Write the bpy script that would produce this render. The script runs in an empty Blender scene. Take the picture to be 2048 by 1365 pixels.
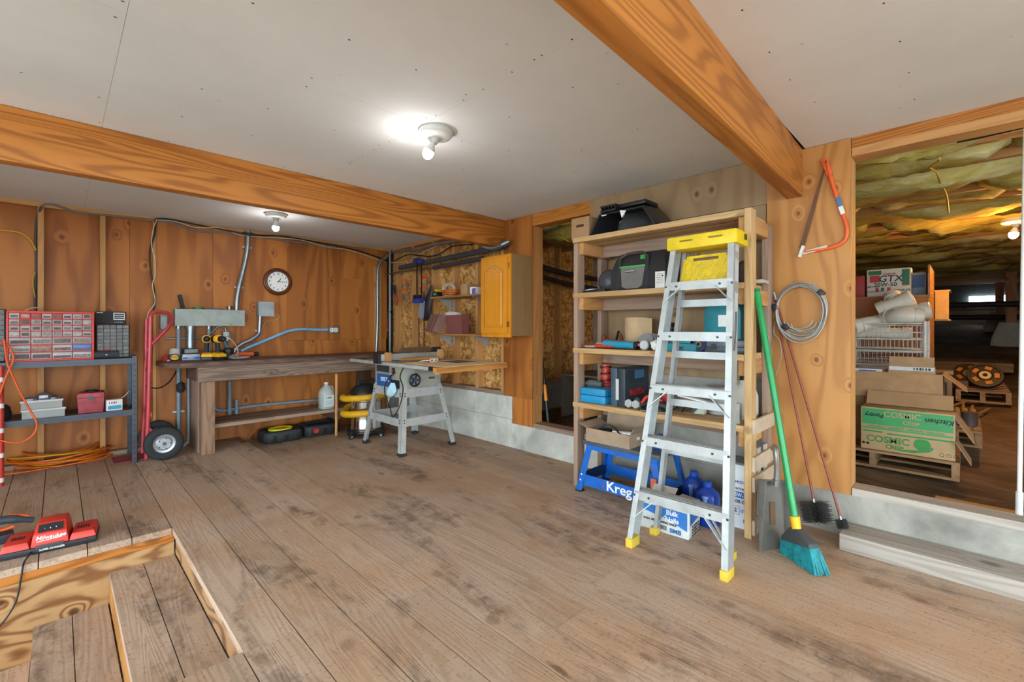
import bpy, bmesh, math, random
from mathutils import Vector, Matrix, Euler
random.seed(7)
SC = bpy.context.scene
COL = SC.collection
# ---------------------------------------------------------------- camera
CAMH, FPX, HOR = 1.22, 908.0, 655.0
cam = bpy.data.cameras.new('camera'); camo = bpy.data.objects.new('camera', cam); COL.objects.link(camo)
cam.sensor_width = 36; cam.lens = FPX/2048*36; cam.shift_y = -(682.5-HOR)/2048; cam.clip_start = .05
camo.location = (0, 0, CAMH); camo.rotation_euler = (math.pi/2, 0, -math.pi/4)
SC.camera = camo
# ---------------------------------------------------------------- sky light through the open garage side
w = bpy.data.worlds.new('world'); SC.world = w; w.use_nodes = True
w.node_tree.nodes['Background'].inputs[0].default_value = (.80, .93, 1.0, 1)
w.node_tree.nodes['Background'].inputs[1].default_value = 5.5
SC.view_settings.view_transform = 'Standard'; SC.view_settings.look = 'None'
SC.view_settings.gamma = 1; SC.view_settings.use_curve_mapping = False
SC.view_settings.exposure = 0.55
# ---------------------------------------------------------------- geometry helpers
R2 = math.sqrt(2); PI = math.pi
def V(*a): return Vector(a)
def tt(px): return (px-1024)/FPX
def at(px, py, X=None, Y=None, Z=None):
    t = tt(px); s = (HOR-py)/FPX
    if X is not None: d = X*R2/(1+t)
    elif Y is not None: d = Y*R2/(1-t)
    else: d = (Z-CAMH)/s
    return V(d*(1+t)/R2, d*(1-t)/R2, CAMH+d*s)
def YX(px, X): return at(px, 0, X=X).y
def XY(px, Y): return at(px, 0, Y=Y).x
def ZX(px, py, X): return at(px, py, X=X).z
def ZY(px, py, Y): return at(px, py, Y=Y).z
def rot(ax, deg): return Matrix.Rotation(math.radians(deg), 4, ax)
def smoothpts(pts, k=6, closed=False):
    P = [Vector(p) for p in pts]; n = len(P); out = []
    rng = n if closed else n-1
    for i in range(rng):
        if closed: a, b, c, d = P[(i-1) % n], P[i], P[(i+1) % n], P[(i+2) % n]
        else: a, b, c, d = P[max(i-1, 0)], P[i], P[i+1], P[min(i+2, n-1)]
        for j in range(k):
            u = j/k
            out.append(.5*((2*b)+(c-a)*u+(2*a-5*b+4*c-d)*u*u+(-a+3*b-3*c+d)*u**3))
    if not closed: out.append(P[-1])
    return out
class MB:
    def __init__(s): s.v = []; s.f = []
    def add(s, vs, fs, M=None):
        o = len(s.v)
        for p in vs:
            p = Vector(p)
            s.v.append(M @ p if M else p)
        for f in fs: s.f.append(tuple(i+o for i in f))
        return s
    def box(s, x0, x1, y0, y1, z0, z1, M=None):
        return s.add([(x0,y0,z0),(x1,y0,z0),(x1,y1,z0),(x0,y1,z0),(x0,y0,z1),(x1,y0,z1),(x1,y1,z1),(x0,y1,z1)],
                     [(0,3,2,1),(4,5,6,7),(0,1,5,4),(1,2,6,5),(2,3,7,6),(3,0,4,7)], M)
    def cbox(s, c, sx, sy, sz, M=None):
        m = Matrix.Translation(Vector(c)) @ M if M else Matrix.Translation(Vector(c))
        return s.box(-sx/2, sx/2, -sy/2, sy/2, -sz/2, sz/2, m)
    def bar(s, p0, p1, wd, th, up=(0,0,1)):      # rectangular bar between two points; th measured along up
        p0, p1 = Vector(p0), Vector(p1); d = (p1-p0); L = d.length; d.normalize()
        u = Vector(up); u = u-d*u.dot(d)
        if u.length < 1e-4: u = Vector((1,0,0))-d*d.x
        u.normalize(); r = d.cross(u)
        M = Matrix(((d.x,r.x,u.x,p0.x),(d.y,r.y,u.y,p0.y),(d.z,r.z,u.z,p0.z),(0,0,0,1)))
        return s.box(0, L, -wd/2, wd/2, -th/2, th/2, M)
    def tube(s, pts, r, n=8, closed=False, sm=0, cap=True):
        P = smoothpts(pts, sm, closed) if sm else [Vector(p) for p in pts]
        m = len(P); rs = r if isinstance(r, (list, tuple)) else [r]*m
        if len(rs) != m: rs = [rs[min(int(i*len(rs)/m), len(rs)-1)] for i in range(m)]
        o = len(s.v); ref = None
        for i, p in enumerate(P):
            if closed: d = P[(i+1) % m]-P[i-1]
            else: d = P[min(i+1, m-1)]-P[max(i-1, 0)]
            if d.length < 1e-9: d = Vector((0,0,1))
            d.normalize()
            if ref is None:
                ref = Vector((0,0,1)) if abs(d.z) < .9 else Vector((1,0,0))
            a = ref-d*ref.dot(d)
            if a.length < 1e-5: a = d.orthogonal()
            a.normalize(); b = d.cross(a); ref = a
            for k in range(n):
                q = 2*PI*k/n; s.v.append(p+(a*math.cos(q)+b*math.sin(q))*rs[i])
        rng = m if closed else m-1
        for i in range(rng):
            i2 = (i+1) % m
            for k in range(n):
                k2 = (k+1) % n
                s.f.append((o+i*n+k, o+i*n+k2, o+i2*n+k2, o+i2*n+k))
        if cap and not closed:
            s.f.append(tuple(o+k for k in reversed(range(n)))); s.f.append(tuple(o+(m-1)*n+k for k in range(n)))
        return s
    def cyl(s, p0, p1, r0, r1=None, n=14):
        return s.tube([p0, p1], [r0, r0 if r1 is None else r1], n)
    def lathe(s, prof, n=20, M=None, ring=False):
        if ring: prof = list(prof)+[prof[0]]
        o = len(s.v); m = len(prof)
        for r, z in prof:
            for k in range(n):
                q = 2*PI*k/n; p = Vector((r*math.cos(q), r*math.sin(q), z)); s.v.append(M @ p if M else p)
        for i in range(m-1):
            for k in range(n):
                k2 = (k+1) % n
                s.f.append((o+i*n+k, o+i*n+k2, o+(i+1)*n+k2, o+(i+1)*n+k))
        if ring: return s
        if prof[0][0] > 1e-4: s.f.append(tuple(o+k for k in reversed(range(n))))
        if prof[-1][0] > 1e-4: s.f.append(tuple(o+(m-1)*n+k for k in range(n)))
        return s
    def loft(s, rings, cap=True, M=None):
        o = len(s.v); n = len(rings[0]); m = len(rings)
        for r in rings:
            for p in r: s.v.append(M @ Vector(p) if M else Vector(p))
        for i in range(m-1):
            for k in range(n):
                k2 = (k+1) % n
                s.f.append((o+i*n+k, o+i*n+k2, o+(i+1)*n+k2, o+(i+1)*n+k))
        if cap:
            s.f.append(tuple(o+k for k in reversed(range(n)))); s.f.append(tuple(o+(m-1)*n+k for k in range(n)))
        return s
    def prism(s, out, h0, h1, M=None):           # outline in local xy, extruded along z
        return s.loft([[(x, y, h0) for x, y in out], [(x, y, h1) for x, y in out]], True, M)
    def build(s, name, mat, parent=None, world=False, bevel=0, smooth=.7, origin=True, sub=0):
        me = bpy.data.meshes.new(name); off = Vector((0,0,0))
        if parent is not None and world:
            p = parent
            while p: off += p.location; p = p.parent
        if parent is None and origin:
            mn = [min(v[i] for v in s.v) for i in range(3)]; mx = [max(v[i] for v in s.v) for i in range(3)]
            off = Vector(((mn[0]+mx[0])/2, (mn[1]+mx[1])/2, mn[2]))
        me.from_pydata([tuple(v-off) for v in s.v], [], s.f); me.update()
        bm = bmesh.new(); bm.from_mesh(me); bmesh.ops.recalc_face_normals(bm, faces=bm.faces)
        if bevel:
            es = [e for e in bm.edges if len(e.link_faces) == 2 and e.calc_face_angle(0) > .6]
            bmesh.ops.bevel(bm, geom=es, offset=bevel, segments=2, affect='EDGES', profile=.6, clamp_overlap=True)
        bm.to_mesh(me); bm.free()
        if smooth:
            me.shade_smooth(); me.set_sharp_from_angle(angle=smooth)
        me.materials.append(mat)
        o = bpy.data.objects.new(name, me); COL.objects.link(o)
        if parent is not None: o.parent = parent
        else: o.location = off if origin else (0,0,0)
        if sub:
            md = o.modifiers.new('sub', 'SUBSURF'); md.levels = md.render_levels = sub
        return o
def tag(o, label, cat, group=None):
    o['label'] = label; o['category'] = cat
    if group: o['group'] = group
    return o
def thing(name, label, cat, loc=(0,0,0), rz=0, group=None):
    o = bpy.data.objects.new(name, None); COL.objects.link(o); o.empty_display_size = .05
    o.location = loc; o.rotation_euler = (0, 0, rz)
    return tag(o, label, cat, group)
def struct(name, loc=(0,0,0)):
    o = bpy.data.objects.new(name, None); COL.objects.link(o); o.location = loc; o['kind'] = 'structure'; return o
def dup(root, loc, rz=None, label=None):
    r = root.copy(); COL.objects.link(r); r.location = loc
    if rz is not None: r.rotation_euler = (0, 0, rz)
    if label: r['label'] = label
    for ch in list(root.children):
        c = ch.copy(); COL.objects.link(c); c.parent = r
        for g in list(ch.children):
            d = g.copy(); COL.objects.link(d); d.parent = c
    return r
def B(x0, x1, y0, y1, z0, z1): return MB().box(x0, x1, y0, y1, z0, z1)
def text(body, size, mat, parent, c, u=(1,0,0), v=(0,0,1), sx=1, depth=.0012, shear=0, name='lettering'):
    cu = bpy.data.curves.new('t', 'FONT'); cu.body = body; cu.size = size; cu.align_x = 'CENTER'; cu.align_y = 'CENTER'
    cu.extrude = depth; cu.shear = shear; cu.offset = size*.016; cu.resolution_u = 3
    ob = bpy.data.objects.new('t', cu)
    me = bpy.data.meshes.new_from_object(ob)
    bpy.data.objects.remove(ob); bpy.data.curves.remove(cu)
    u = Vector(u).normalized(); v = Vector(v); v = (v-u*v.dot(u)).normalized(); n = u.cross(v); c = Vector(c)
    M = Matrix(((u.x*sx,v.x,n.x,c.x),(u.y*sx,v.y,n.y,c.y),(u.z*sx,v.z,n.z,c.z),(0,0,0,1)))
    me.transform(M); me.materials.clear(); me.materials.append(mat); me.name = name
    o = bpy.data.objects.new(name, me); COL.objects.link(o); o.parent = parent; return o
def dashes(parent, c, u, w_, h, n, mat):
    u = Vector(u).normalized(); c = Vector(c); nrm = u.cross(Vector((0, 0, 1))); m = MB(); g = w_/n
    for k in range(n):
        p = c+u*(-w_/2+(k+.15)*g); m.bar(p, p+u*g*(.45+.3*((k*7) % 3)/2), .0016, h, up=(0, 0, 1))
    return m.build('print_line', mat, parent)
# ---------------------------------------------------------------- materials
def lin(h):
    if isinstance(h, (tuple, list)): return tuple(h)[:3]+(1,)
    h = h.lstrip('#'); c = [int(h[i:i+2], 16)/255 for i in (0, 2, 4)]
    return tuple((x/12.92 if x <= .04045 else ((x+.055)/1.055)**2.4) for x in c)+(1,)
class NT:
    def __init__(s, name):
        s.m = bpy.data.materials.new(name); s.m.use_nodes = True; s.t = s.m.node_tree
        s.b = s.t.nodes['Principled BSDF']; s.out = s.t.nodes['Material Output']
    def set(s, sock, v):
        if isinstance(v, bpy.types.NodeSocket): s.t.links.new(v, sock)
        else: sock.default_value = v
    def n(s, typ, props=None, **ins):
        nd = s.t.nodes.new('ShaderNode'+typ)
        for k, v in (props or {}).items(): setattr(nd, k, v)
        for k, v in ins.items():
            key = int(k[1:]) if k[0] == 'i' and k[1:].isdigit() else k.replace('_', ' ')
            s.set(nd.inputs[key], v)
        return nd
    def math(s, op, a, b=0.0, c=None, clamp=False):
        nd = s.t.nodes.new('ShaderNodeMath'); nd.operation = op; nd.use_clamp = clamp
        s.set(nd.inputs[0], a); s.set(nd.inputs[1], b)
        if c is not None: s.set(nd.inputs[2], c)
        return nd.outputs[0]
    def vm(s, op, a, b):
        nd = s.t.nodes.new('ShaderNodeVectorMath'); nd.operation = op; s.set(nd.inputs[0], a); s.set(nd.inputs[1], b); return nd.outputs[0]
    def mix(s, f, a, b, blend='MIX'):
        nd = s.t.nodes.new('ShaderNodeMix'); nd.data_type = 'RGBA'; nd.blend_type = blend
        s.set(nd.inputs[0], f); s.set(nd.inputs[6], a); s.set(nd.inputs[7], b); return nd.outputs[2]
    def ramp(s, f, stops, interp='LINEAR'):
        nd = s.t.nodes.new('ShaderNodeValToRGB'); cr = nd.color_ramp; cr.interpolation = interp
        while len(cr.elements) < len(stops): cr.elements.new(.5)
        for e, (p, c) in zip(cr.elements, stops): e.position = p; e.color = c if len(c) == 4 else c+(1,)
        s.set(nd.inputs[0], f); return nd.outputs[0]
    def smooth(s, f, a, b):
        nd = s.t.nodes.new('ShaderNodeMapRange'); nd.interpolation_type = 'SMOOTHSTEP'
        s.set(nd.inputs[0], f); nd.inputs[1].default_value = a; nd.inputs[2].default_value = b; return nd.outputs[0]
    def coords(s, rnd=True):
        c = s.n('TexCoord').outputs['Object']
        r = s.n('ObjectInfo').outputs['Random']
        if rnd:
            cb = s.n('CombineXYZ', X=s.math('MULTIPLY', r, 37.0), Y=s.math('MULTIPLY', r, 91.0), Z=s.math('MULTIPLY', r, 53.0)).outputs[0]
            c = s.vm('ADD', c, cb)
        return c, r
    def bump(s, h, strength=.3, dist=.003):
        b = s.n('Bump', Strength=strength, Distance=dist, Height=h); s.t.links.new(b.outputs[0], s.b.inputs['Normal'])
MATS = {}
def wood(name, base, dark, axis='z', rings=14.0, stretch=.16, scale=2.6, contrast=.6, knots=.7, vary=.12, rough=.6, fine=.35, stain=None, stainamt=.6, kscale=2.2, knotcol=None, spec=.35, bands=0, speck=0):
    key = name+axis
    if key in MATS: return MATS[key]
    T = NT(key); co, r = T.coords()
    ix = 'xyz'.index(axis)
    sc = [1.0]*3; sc[ix] = stretch
    c1 = T.n('Mapping', Vector=co, Scale=sc).outputs[0]
    sk = [1.0]*3; sk[ix] = .75
    ck = T.n('Mapping', Vector=co, Scale=sk).outputs[0]
    n1 = T.n('TexNoise', Vector=c1, Scale=scale, Detail=2.5, Roughness=.45, Distortion=.25).outputs[0]
    sx_ = T.n('SeparateXYZ', Vector=ck).outputs; oth = [i for i in range(3) if i != ix]
    k2 = T.n('CombineXYZ', X=T.math('ADD', sx_[oth[0]], sx_[oth[1]]), Y=sx_[ix]).outputs[0]
    kw = T.n('TexNoise', Vector=ck, Scale=14.0, Detail=2.0).outputs[0]
    vo = T.n('TexVoronoi', {'voronoi_dimensions': '2D'}, Vector=k2, Scale=kscale, Randomness=1.0).outputs['Distance']
    vo = T.math('ADD', vo, T.math('MULTIPLY', T.math('SUBTRACT', kw, .5), .03))
    kn = T.math('SUBTRACT', 1.0, T.smooth(vo, .03, .16))
    val = T.math('ADD', T.math('MULTIPLY', n1, rings), T.math('MULTIPLY', kn, 1.0*knots))
    g = T.math('PINGPONG', val, .5)
    g = T.smooth(g, .05, .45)
    g = T.math('POWER', g, 1.6)
    sf = [22.0]*3; sf[ix] = 1.0
    c2 = T.n('Mapping', Vector=co, Scale=sf).outputs[0]
    n2 = T.n('TexNoise', Vector=c2, Scale=5.0, Detail=4.0, Roughness=.6).outputs[0]
    bl = T.n('TexNoise', Vector=c1, Scale=1.1, Detail=2.0).outputs[0]
    fac = T.math('MULTIPLY', g, contrast)
    fac = T.math('ADD', fac, T.math('MULTIPLY', T.math('SUBTRACT', n2, .5), fine), clamp=True)
    fac = T.math('ADD', fac, T.math('MULTIPLY', T.math('SUBTRACT', bl, .5), .9), clamp=True)
    col = T.mix(fac, lin(base), lin(dark))
    if knots > 0:
        kd = T.math('SUBTRACT', 1.0, T.smooth(vo, .022, .062))
        kc = lin(knotcol) if knotcol else tuple(x*.35 for x in lin(dark)[:3])+(1,)
        col = T.mix(T.math('MULTIPLY', kd, .85*min(knots, 1)), col, kc)
    if bands:
        sp = T.n('SeparateXYZ', Vector=co).outputs
        bx = T.math('FLOOR', T.math('MULTIPLY', T.math('ADD', sp[0], sp[1]), bands))
        wn = T.n('TexWhiteNoise', {'noise_dimensions': '1D'}, W=bx).outputs['Value']
        col = T.mix(T.math('MULTIPLY', wn, .5), col, T.mix(.5, col, lin(dark), 'MULTIPLY'))
    if speck:
        ps0 = T.n('NewGeometry').outputs['Position']
        q1 = T.n('TexNoise', Vector=ps0, Scale=70.0, Detail=3.0, Roughness=.6).outputs[0]
        q2 = T.n('TexNoise', Vector=ps0, Scale=1.5, Detail=4.0, Roughness=.6).outputs[0]
        col = T.mix(T.math('MULTIPLY', T.smooth(q2, .42, .62), .55), col, lin('#b68e6c'))
        col = T.mix(T.math('MULTIPLY', T.smooth(q1, .56, .70), speck), col, lin('#5c4739'))
        q3 = T.n('TexNoise', Vector=ps0, Scale=38.0, Detail=4.0, Roughness=.7).outputs[0]
        col = T.mix(T.math('MULTIPLY', T.smooth(q3, .60, .74), speck*.6), col, lin('#d9cbb9'))
    if stain:
        ps = T.n('NewGeometry').outputs['Position']
        sm = [2.4]*3; sm[ix] = .55
        pm = T.n('Mapping', Vector=ps, Scale=sm).outputs[0]
        s1 = T.n('TexNoise', Vector=pm, Scale=1.7, Detail=6.0, Roughness=.65, Distortion=.4).outputs[0]
        s2 = T.n('TexNoise', Vector=ps, Scale=11.0, Detail=5.0, Roughness=.7).outputs[0]
        f2 = T.math('MULTIPLY', T.smooth(s1, .50, .66), T.smooth(s2, .32, .62))
        col = T.mix(T.math('MULTIPLY', f2, stainamt), col, lin(stain))
        s3 = T.n('TexVoronoi', Vector=pm, Scale=1.9).outputs['Distance']
        s3 = T.math('ADD', s3, T.math('MULTIPLY', T.math('SUBTRACT', s2, .5), .16))
        col = T.mix(T.math('MULTIPLY', T.math('SUBTRACT', 1.0, T.smooth(s3, .03, .085)), stainamt*.9), col, tuple(x*.5 for x in lin(stain)[:3])+(1,))
    br = T.math('ADD', 1.0-vary, T.math('MULTIPLY', r, 2*vary))
    hs = T.n('HueSaturation', Hue=.5, Saturation=1.0, Value=br, Fac=1.0, Color=col).outputs[0]
    T.set(T.b.inputs['Base Color'], hs); T.b.inputs['Roughness'].default_value = rough
    T.b.inputs['Specular IOR Level'].default_value = spec
    T.bump(T.math('ADD', T.math('MULTIPLY', g, -.6), n2), .25, .0025)
    MATS[key] = T.m; return T.m
def plain(col, rough=.5, metal=0, var=.10, nscale=9.0, name=None, spec=.5, bump=0, coat=0, alpha=1, trans=0):
    key = ('p', col, rough, metal, var, nscale, bump, alpha, trans, coat)
    if key in MATS: return MATS[key]
    T = NT(name or 'plain_'+str(len(MATS))); co, r = T.coords()
    n = T.n('TexNoise', Vector=co, Scale=nscale, Detail=5.0, Roughness=.65).outputs[0]
    c = lin(col); d = tuple(x*(1-var*2.2) for x in c[:3])+(1,); l = tuple(min(1, x*(1+var)) for x in c[:3])+(1,)
    T.set(T.b.inputs['Base Color'], T.ramp(n, [(.3, d), (.7, l)]))
    T.set(T.b.inputs['Roughness'], T.math('ADD', rough-.06, T.math('MULTIPLY', n, .12)))
    T.b.inputs['Metallic'].default_value = metal; T.b.inputs['Specular IOR Level'].default_value = spec
    T.b.inputs['Coat Weight'].default_value = coat
    T.b.inputs['Alpha'].default_value = alpha
    T.b.inputs['Transmission Weight'].default_value = trans
    if bump: T.bump(n, .4, bump)
    MATS[key] = T.m; return T.m
def glow(col, strength):
    T = NT('glow'); co, r = T.coords()
    T.b.inputs['Base Color'].default_value = lin(col); T.b.inputs['Emission Color'].default_value = lin(col)
    T.b.inputs['Emission Strength'].default_value = strength
    return T.m
def concrete(name, a, b, c, scale=2.0):
    if name in MATS: return MATS[name]
    T = NT(name); ps = T.n('NewGeometry').outputs['Position']
    n1 = T.n('TexNoise', Vector=ps, Scale=scale, Detail=7.0, Roughness=.65, Distortion=.5).outputs[0]
    n2 = T.n('TexNoise', Vector=ps, Scale=26.0, Detail=5.0, Roughness=.7).outputs[0]
    col = T.ramp(n1, [(.3, lin(a)), (.52, lin(b)), (.72, lin(c))])
    col = T.mix(T.math('MULTIPLY', n2, .22), col, lin(a), 'MULTIPLY')
    st = T.n('TexNoise', Vector=T.n('Mapping', Vector=ps, Scale=(3, 3, 1.4)).outputs[0], Scale=1.7, Detail=4.0).outputs[0]
    col = T.mix(T.math('MULTIPLY', T.smooth(st, .58, .75), .55), col, lin('#5d5a50'))
    T.set(T.b.inputs['Base Color'], col); T.b.inputs['Roughness'].default_value = .85
    T.bump(T.math('ADD', n1, T.math('MULTIPLY', n2, .5)), .5, .006)
    MATS[name] = T.m; return T.m
def osb(name, a, b, c):
    if name in MATS: return MATS[name]
    T = NT(name); co, r = T.coords(False)
    dn = T.n('TexNoise', Vector=co, Scale=9.0, Detail=2.0).outputs['Color']
    co2 = T.vm('ADD', co, T.n('Mapping', Vector=dn, Scale=(.16, .16, .16)).outputs[0])
    v1 = T.n('TexVoronoi', Vector=T.n('Mapping', Vector=co2, Scale=(34, 34, 12)).outputs[0], Scale=1.0)
    v2 = T.n('TexVoronoi', Vector=T.n('Mapping', Vector=co2, Scale=(16, 16, 42)).outputs[0], Scale=1.0)
    f1 = T.n('SeparateColor', Color=v1.outputs['Color']).outputs[0]
    f2 = T.n('SeparateColor', Color=v2.outputs['Color']).outputs[1]
    f = T.math('MULTIPLY', T.math('ADD', f1, f2), .5)
    col = T.ramp(f, [(.22, lin(a)), (.5, lin(b)), (.8, lin(c))])
    T.set(T.b.inputs['Base Color'], col); T.b.inputs['Roughness'].default_value = .7
    T.bump(f, .4, .003); MATS[name] = T.m; return T.m
def fuzzy(name, a, b, c, scale=6.0, bump=.03):
    if name in MATS: return MATS[name]
    T = NT(name); ps = T.n('NewGeometry').outputs['Position']
    n1 = T.n('TexNoise', Vector=T.n('Mapping', Vector=ps, Scale=(1, .5, 1)).outputs[0], Scale=scale, Detail=8.0, Roughness=.7, Distortion=.8).outputs[0]
    n2 = T.n('TexNoise', Vector=ps, Scale=1.6, Detail=3.0).outputs[0]
    col = T.ramp(T.math('ADD', T.math('MULTIPLY', n1, .6), T.math('MULTIPLY', n2, .4)), [(.34, lin(a)), (.5, lin(b)), (.64, lin(c))])
    T.set(T.b.inputs['Base Color'], col); T.b.inputs['Roughness'].default_value = .95; T.b.inputs['Specular IOR Level'].default_value = .1
    T.bump(n1, .7, bump); MATS[name] = T.m; return T.m
def drywall():
    T = NT('drywall'); ps = T.n('NewGeometry').outputs['Position']
    n1 = T.n('TexNoise', Vector=ps, Scale=1.3, Detail=6.0, Roughness=.6).outputs[0]
    n2 = T.n('TexNoise', Vector=T.n('Mapping', Vector=ps, Scale=(2, 9, 1)).outputs[0], Scale=14.0, Detail=4.0, Roughness=.7).outputs[0]
    col = T.ramp(n1, [(.3, lin('#dedddb')), (.7, lin('#e9e9e7'))])
    col = T.mix(T.math('MULTIPLY', T.smooth(n2, .60, .78), .35), col, lin('#f2f1ee'))
    vo = T.n('TexVoronoi', Vector=ps, Scale=5.0).outputs['Distance']
    col = T.mix(T.math('MULTIPLY', T.math('SUBTRACT', 1.0, T.smooth(vo, .02, .05)), .4), col, lin('#8c8a86'))
    T.set(T.b.inputs['Base Color'], col); T.b.inputs['Roughness'].default_value = .92; T.b.inputs['Specular IOR Level'].default_value = .15
    T.bump(n2, .12, .001); return T.m
def floorw(ax='y'): return wood('floor_plank_wood', '#c2a994', '#8c7361', ax, rings=26, stretch=.06, scale=5.5, contrast=.30, knots=.5, vary=.09, rough=.62, fine=.7, stain='#4a382c', stainamt=.7, speck=.45, kscale=1.7, knotcol='#3a2a22', spec=.3)
def ply(ax='z'): return wood('plywood_orange', '#b87232', '#82461b', ax, rings=9, stretch=.13, scale=2.4, contrast=.5, bands=3.3, knots=.9, vary=.10, rough=.5, fine=.22, kscale=2.6, knotcol='#6b3516')
def plylt(ax='z'): return wood('plywood_light', '#c48a4c', '#98602c', ax, rings=12, stretch=.2, scale=2.6, contrast=.5, knots=1.2, vary=.06, rough=.5, fine=.25, kscale=3.6, knotcol='#6e3d1c')
def plygray(ax='z'): return wood('plywood_weathered', '#a68a68', '#82664a', ax, rings=8, stretch=.25, scale=2.0, contrast=.4, knots=.9, vary=.05, rough=.7, fine=.25, kscale=3.2, knotcol='#5b4028')
def stud(ax='z'): return wood('stud_lumber', '#c6935c', '#a26d38', ax, rings=16, stretch=.05, scale=5, contrast=.4, knots=.5, vary=.14, rough=.65, kscale=2.0)
def lumber(ax='z'): return wood('shelf_lumber', '#cba878', '#a67a4a', ax, rings=16, stretch=.05, scale=6, contrast=.45, knots=.6, vary=.12, rough=.65, kscale=2.4)
def lumbergray(ax='z'): return wood('gray_lumber', '#a08674', '#7d6452', ax, rings=16, stretch=.05, scale=6, contrast=.4, knots=.4, vary=.10, rough=.75)
def beamw(ax='x'): return wood('beam_fir', '#c27c34', '#864a18', ax, rings=22, stretch=.07, scale=4.2, contrast=.62, knots=.8, vary=.04, rough=.5, fine=.3, kscale=1.3, knotcol='#55290e')
def darkw(ax='x'): return wood('bench_timber', '#70564a', '#3a2a22', ax, rings=26, stretch=.06, scale=6, contrast=.6, knots=.4, vary=.08, rough=.6, fine=.5)
def pale(ax='y'): return wood('pale_timber', '#b3aaa0', '#8a7f74', ax, rings=14, stretch=.05, scale=6, contrast=.5, knots=.7, vary=.04, rough=.8, kscale=1.5)
def palletw(ax='y'): return wood('pallet_wood', '#a4815c', '#6f5138', ax, rings=14, stretch=.06, scale=5, contrast=.5, knots=.4, vary=.14, rough=.8)
def crate(ax='z'): return wood('crawl_board', '#a86f48', '#7d4c2c', ax, rings=10, stretch=.15, scale=2, contrast=.4, knots=.8, vary=.08, rough=.65)
OSB = osb('osb_flakes', '#96602c', '#c08c48', '#dcb273')
CONC = concrete('concrete_light', '#a3a39a', '#d2d2c9', '#ecece6')
CONCD = concrete('concrete_dull', '#838078', '#a8a59c', '#c0bdb4')
DIRT = fuzzy('dirt', '#5a4738', '#7c6550', '#9a8068', 4.0, .05)
INSUL = fuzzy('insulation', '#93843c', '#c6b864', '#e6dfae', 5.0, .05)
DRY = drywall()
BLACK = plain('#1c1c1e', .45); BLACKR = plain('#26262a', .7); RUB = plain('#2e3032', .8)
GRAYM = plain('#8f9694', .45, .3); GALV = plain('#9aa1a6', .35, .8); BLUEPIPE = plain('#8494a0', .5, .1); ALU = plain('#bcc0c0', .42, .45); CHROME = plain('#d8d8d8', .14, 1, var=.04)
RED = plain('#c8382c', .4); PINKRED = plain('#c9434c', .38, coat=.2); YEL = plain('#f0cf1c', .45); DYEL = plain('#f2b411', .45); ORANGE = plain('#e8642a', .45)
WHITE = plain('#e6e6e2', .45, var=.05); CARD = plain('#b08a62', .85, var=.08, nscale=4); CARDD = plain('#8e6c49', .85); KRAFT = plain('#c0a47e', .8, var=.06)
BLUE = plain('#1a6fd0', .4); TEAL = plain('#1a8a9c', .5); NAVY = plain('#1d3f9a', .45); INK = plain('#17181a', .6, var=0); INKW = plain('#f2f2f0', .5, var=0); STEEL = plain('#7d7f80', .35, .9); DSTEEL = plain('#4c4e50', .45, .7)
CLEARP = plain('#c9cdd0', .25, alpha=.45, var=.03); SMOKE = plain('#565254', .2, alpha=.55, var=.05); MILK = plain('#d9d6c8', .4, var=.06)
# ================================================================ STRUCTURE
XB, YA, ZC = 3.257, 5.74, 2.32          # right wall plane, back wall plane, ceiling
PW, PX0 = .1875, .490                   # plank width, one plank joint
HX, HY0, HY1 = .506, 1.92, 3.41         # stairwell opening: X < HX, HY0 < Y < HY1
def floor_z(x, y):                      # the older boards on the right sag towards the bench
    return 0 if x < 1.43 or y < 4.5 else -.05*min(1, (y-4.5)/.9)
floor = struct('floor')
def plank(x0, x1, y0, y1, zf=None, th=.038):
    m = MB(); ys = [y0, y1] if not zf else [y0, 4.5, 5.4, y1]
    g = .0022
    rings = []
    for y in ys:
        z = zf(x0+.1, y) if zf else 0
        rings.append([(x0+g, y, z-th), (x1-g, y, z-th), (x1-g, y, z), (x0+g, y, z)])
    m.loft(rings); o = m.build('plank', floorw('y'), floor, smooth=0)
    return o
rr = random.Random(3)
for k in range(-16, 15):
    x0 = PX0+k*PW; x1 = min(x0+PW, XB)
    if x0 > XB-.02: break
    if x0 < .45:
        plank(x0, x1, HY1, 4.9+rr.uniform(-.4, .4) if k % 3 else 5.86)
        if k % 3: pass
        y0 = -4.0
        plank(x0, x1, y0, -.5+rr.uniform(-.8, .8)); 
    else:
        cuts = sorted([rr.uniform(-2.5, -1.0), rr.uniform(.9, 2.9)])
        if k == 0: cuts = [-.8, 1.90]
        if k == 2: cuts = [-1.5, 1.78]
        if k == 4: cuts = [-1.8, 2.05]
        if k == 7: cuts = [-1.4, 1.25]
        ys = [-4.0]+cuts+[5.86]
        for a, b in zip(ys, ys[1:]):
            zf = floor_z if (b > 5 and x0 > 1.40) else None
            plank(x0, x1, a+.001, b-.001, zf)
# finish the left boards that the loop above cut short
for o in list(floor.children):
    ymax = max(v.co.y for v in o.data.vertices); xs = [v.co.x for v in o.data.vertices]; ymin = min(v.co.y for v in o.data.vertices)
    if min(xs) < .45:
        if ymin > 3 and ymax < 5.8: plank(min(xs)-.0022, max(xs)+.0022, ymax+.002, 5.86)
        if ymin < -3: plank(min(xs)-.0022, max(xs)+.0022, ymax+.002, HY0)
B(-2.6, 1.40, HY1+.03, 5.86, -.14, -.0395).build('joist_deck', darkw('y'), floor)
B(1.40, XB, 1.0, 5.86, -.2, -.10).build('joist_deck', darkw('y'), floor)
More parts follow.
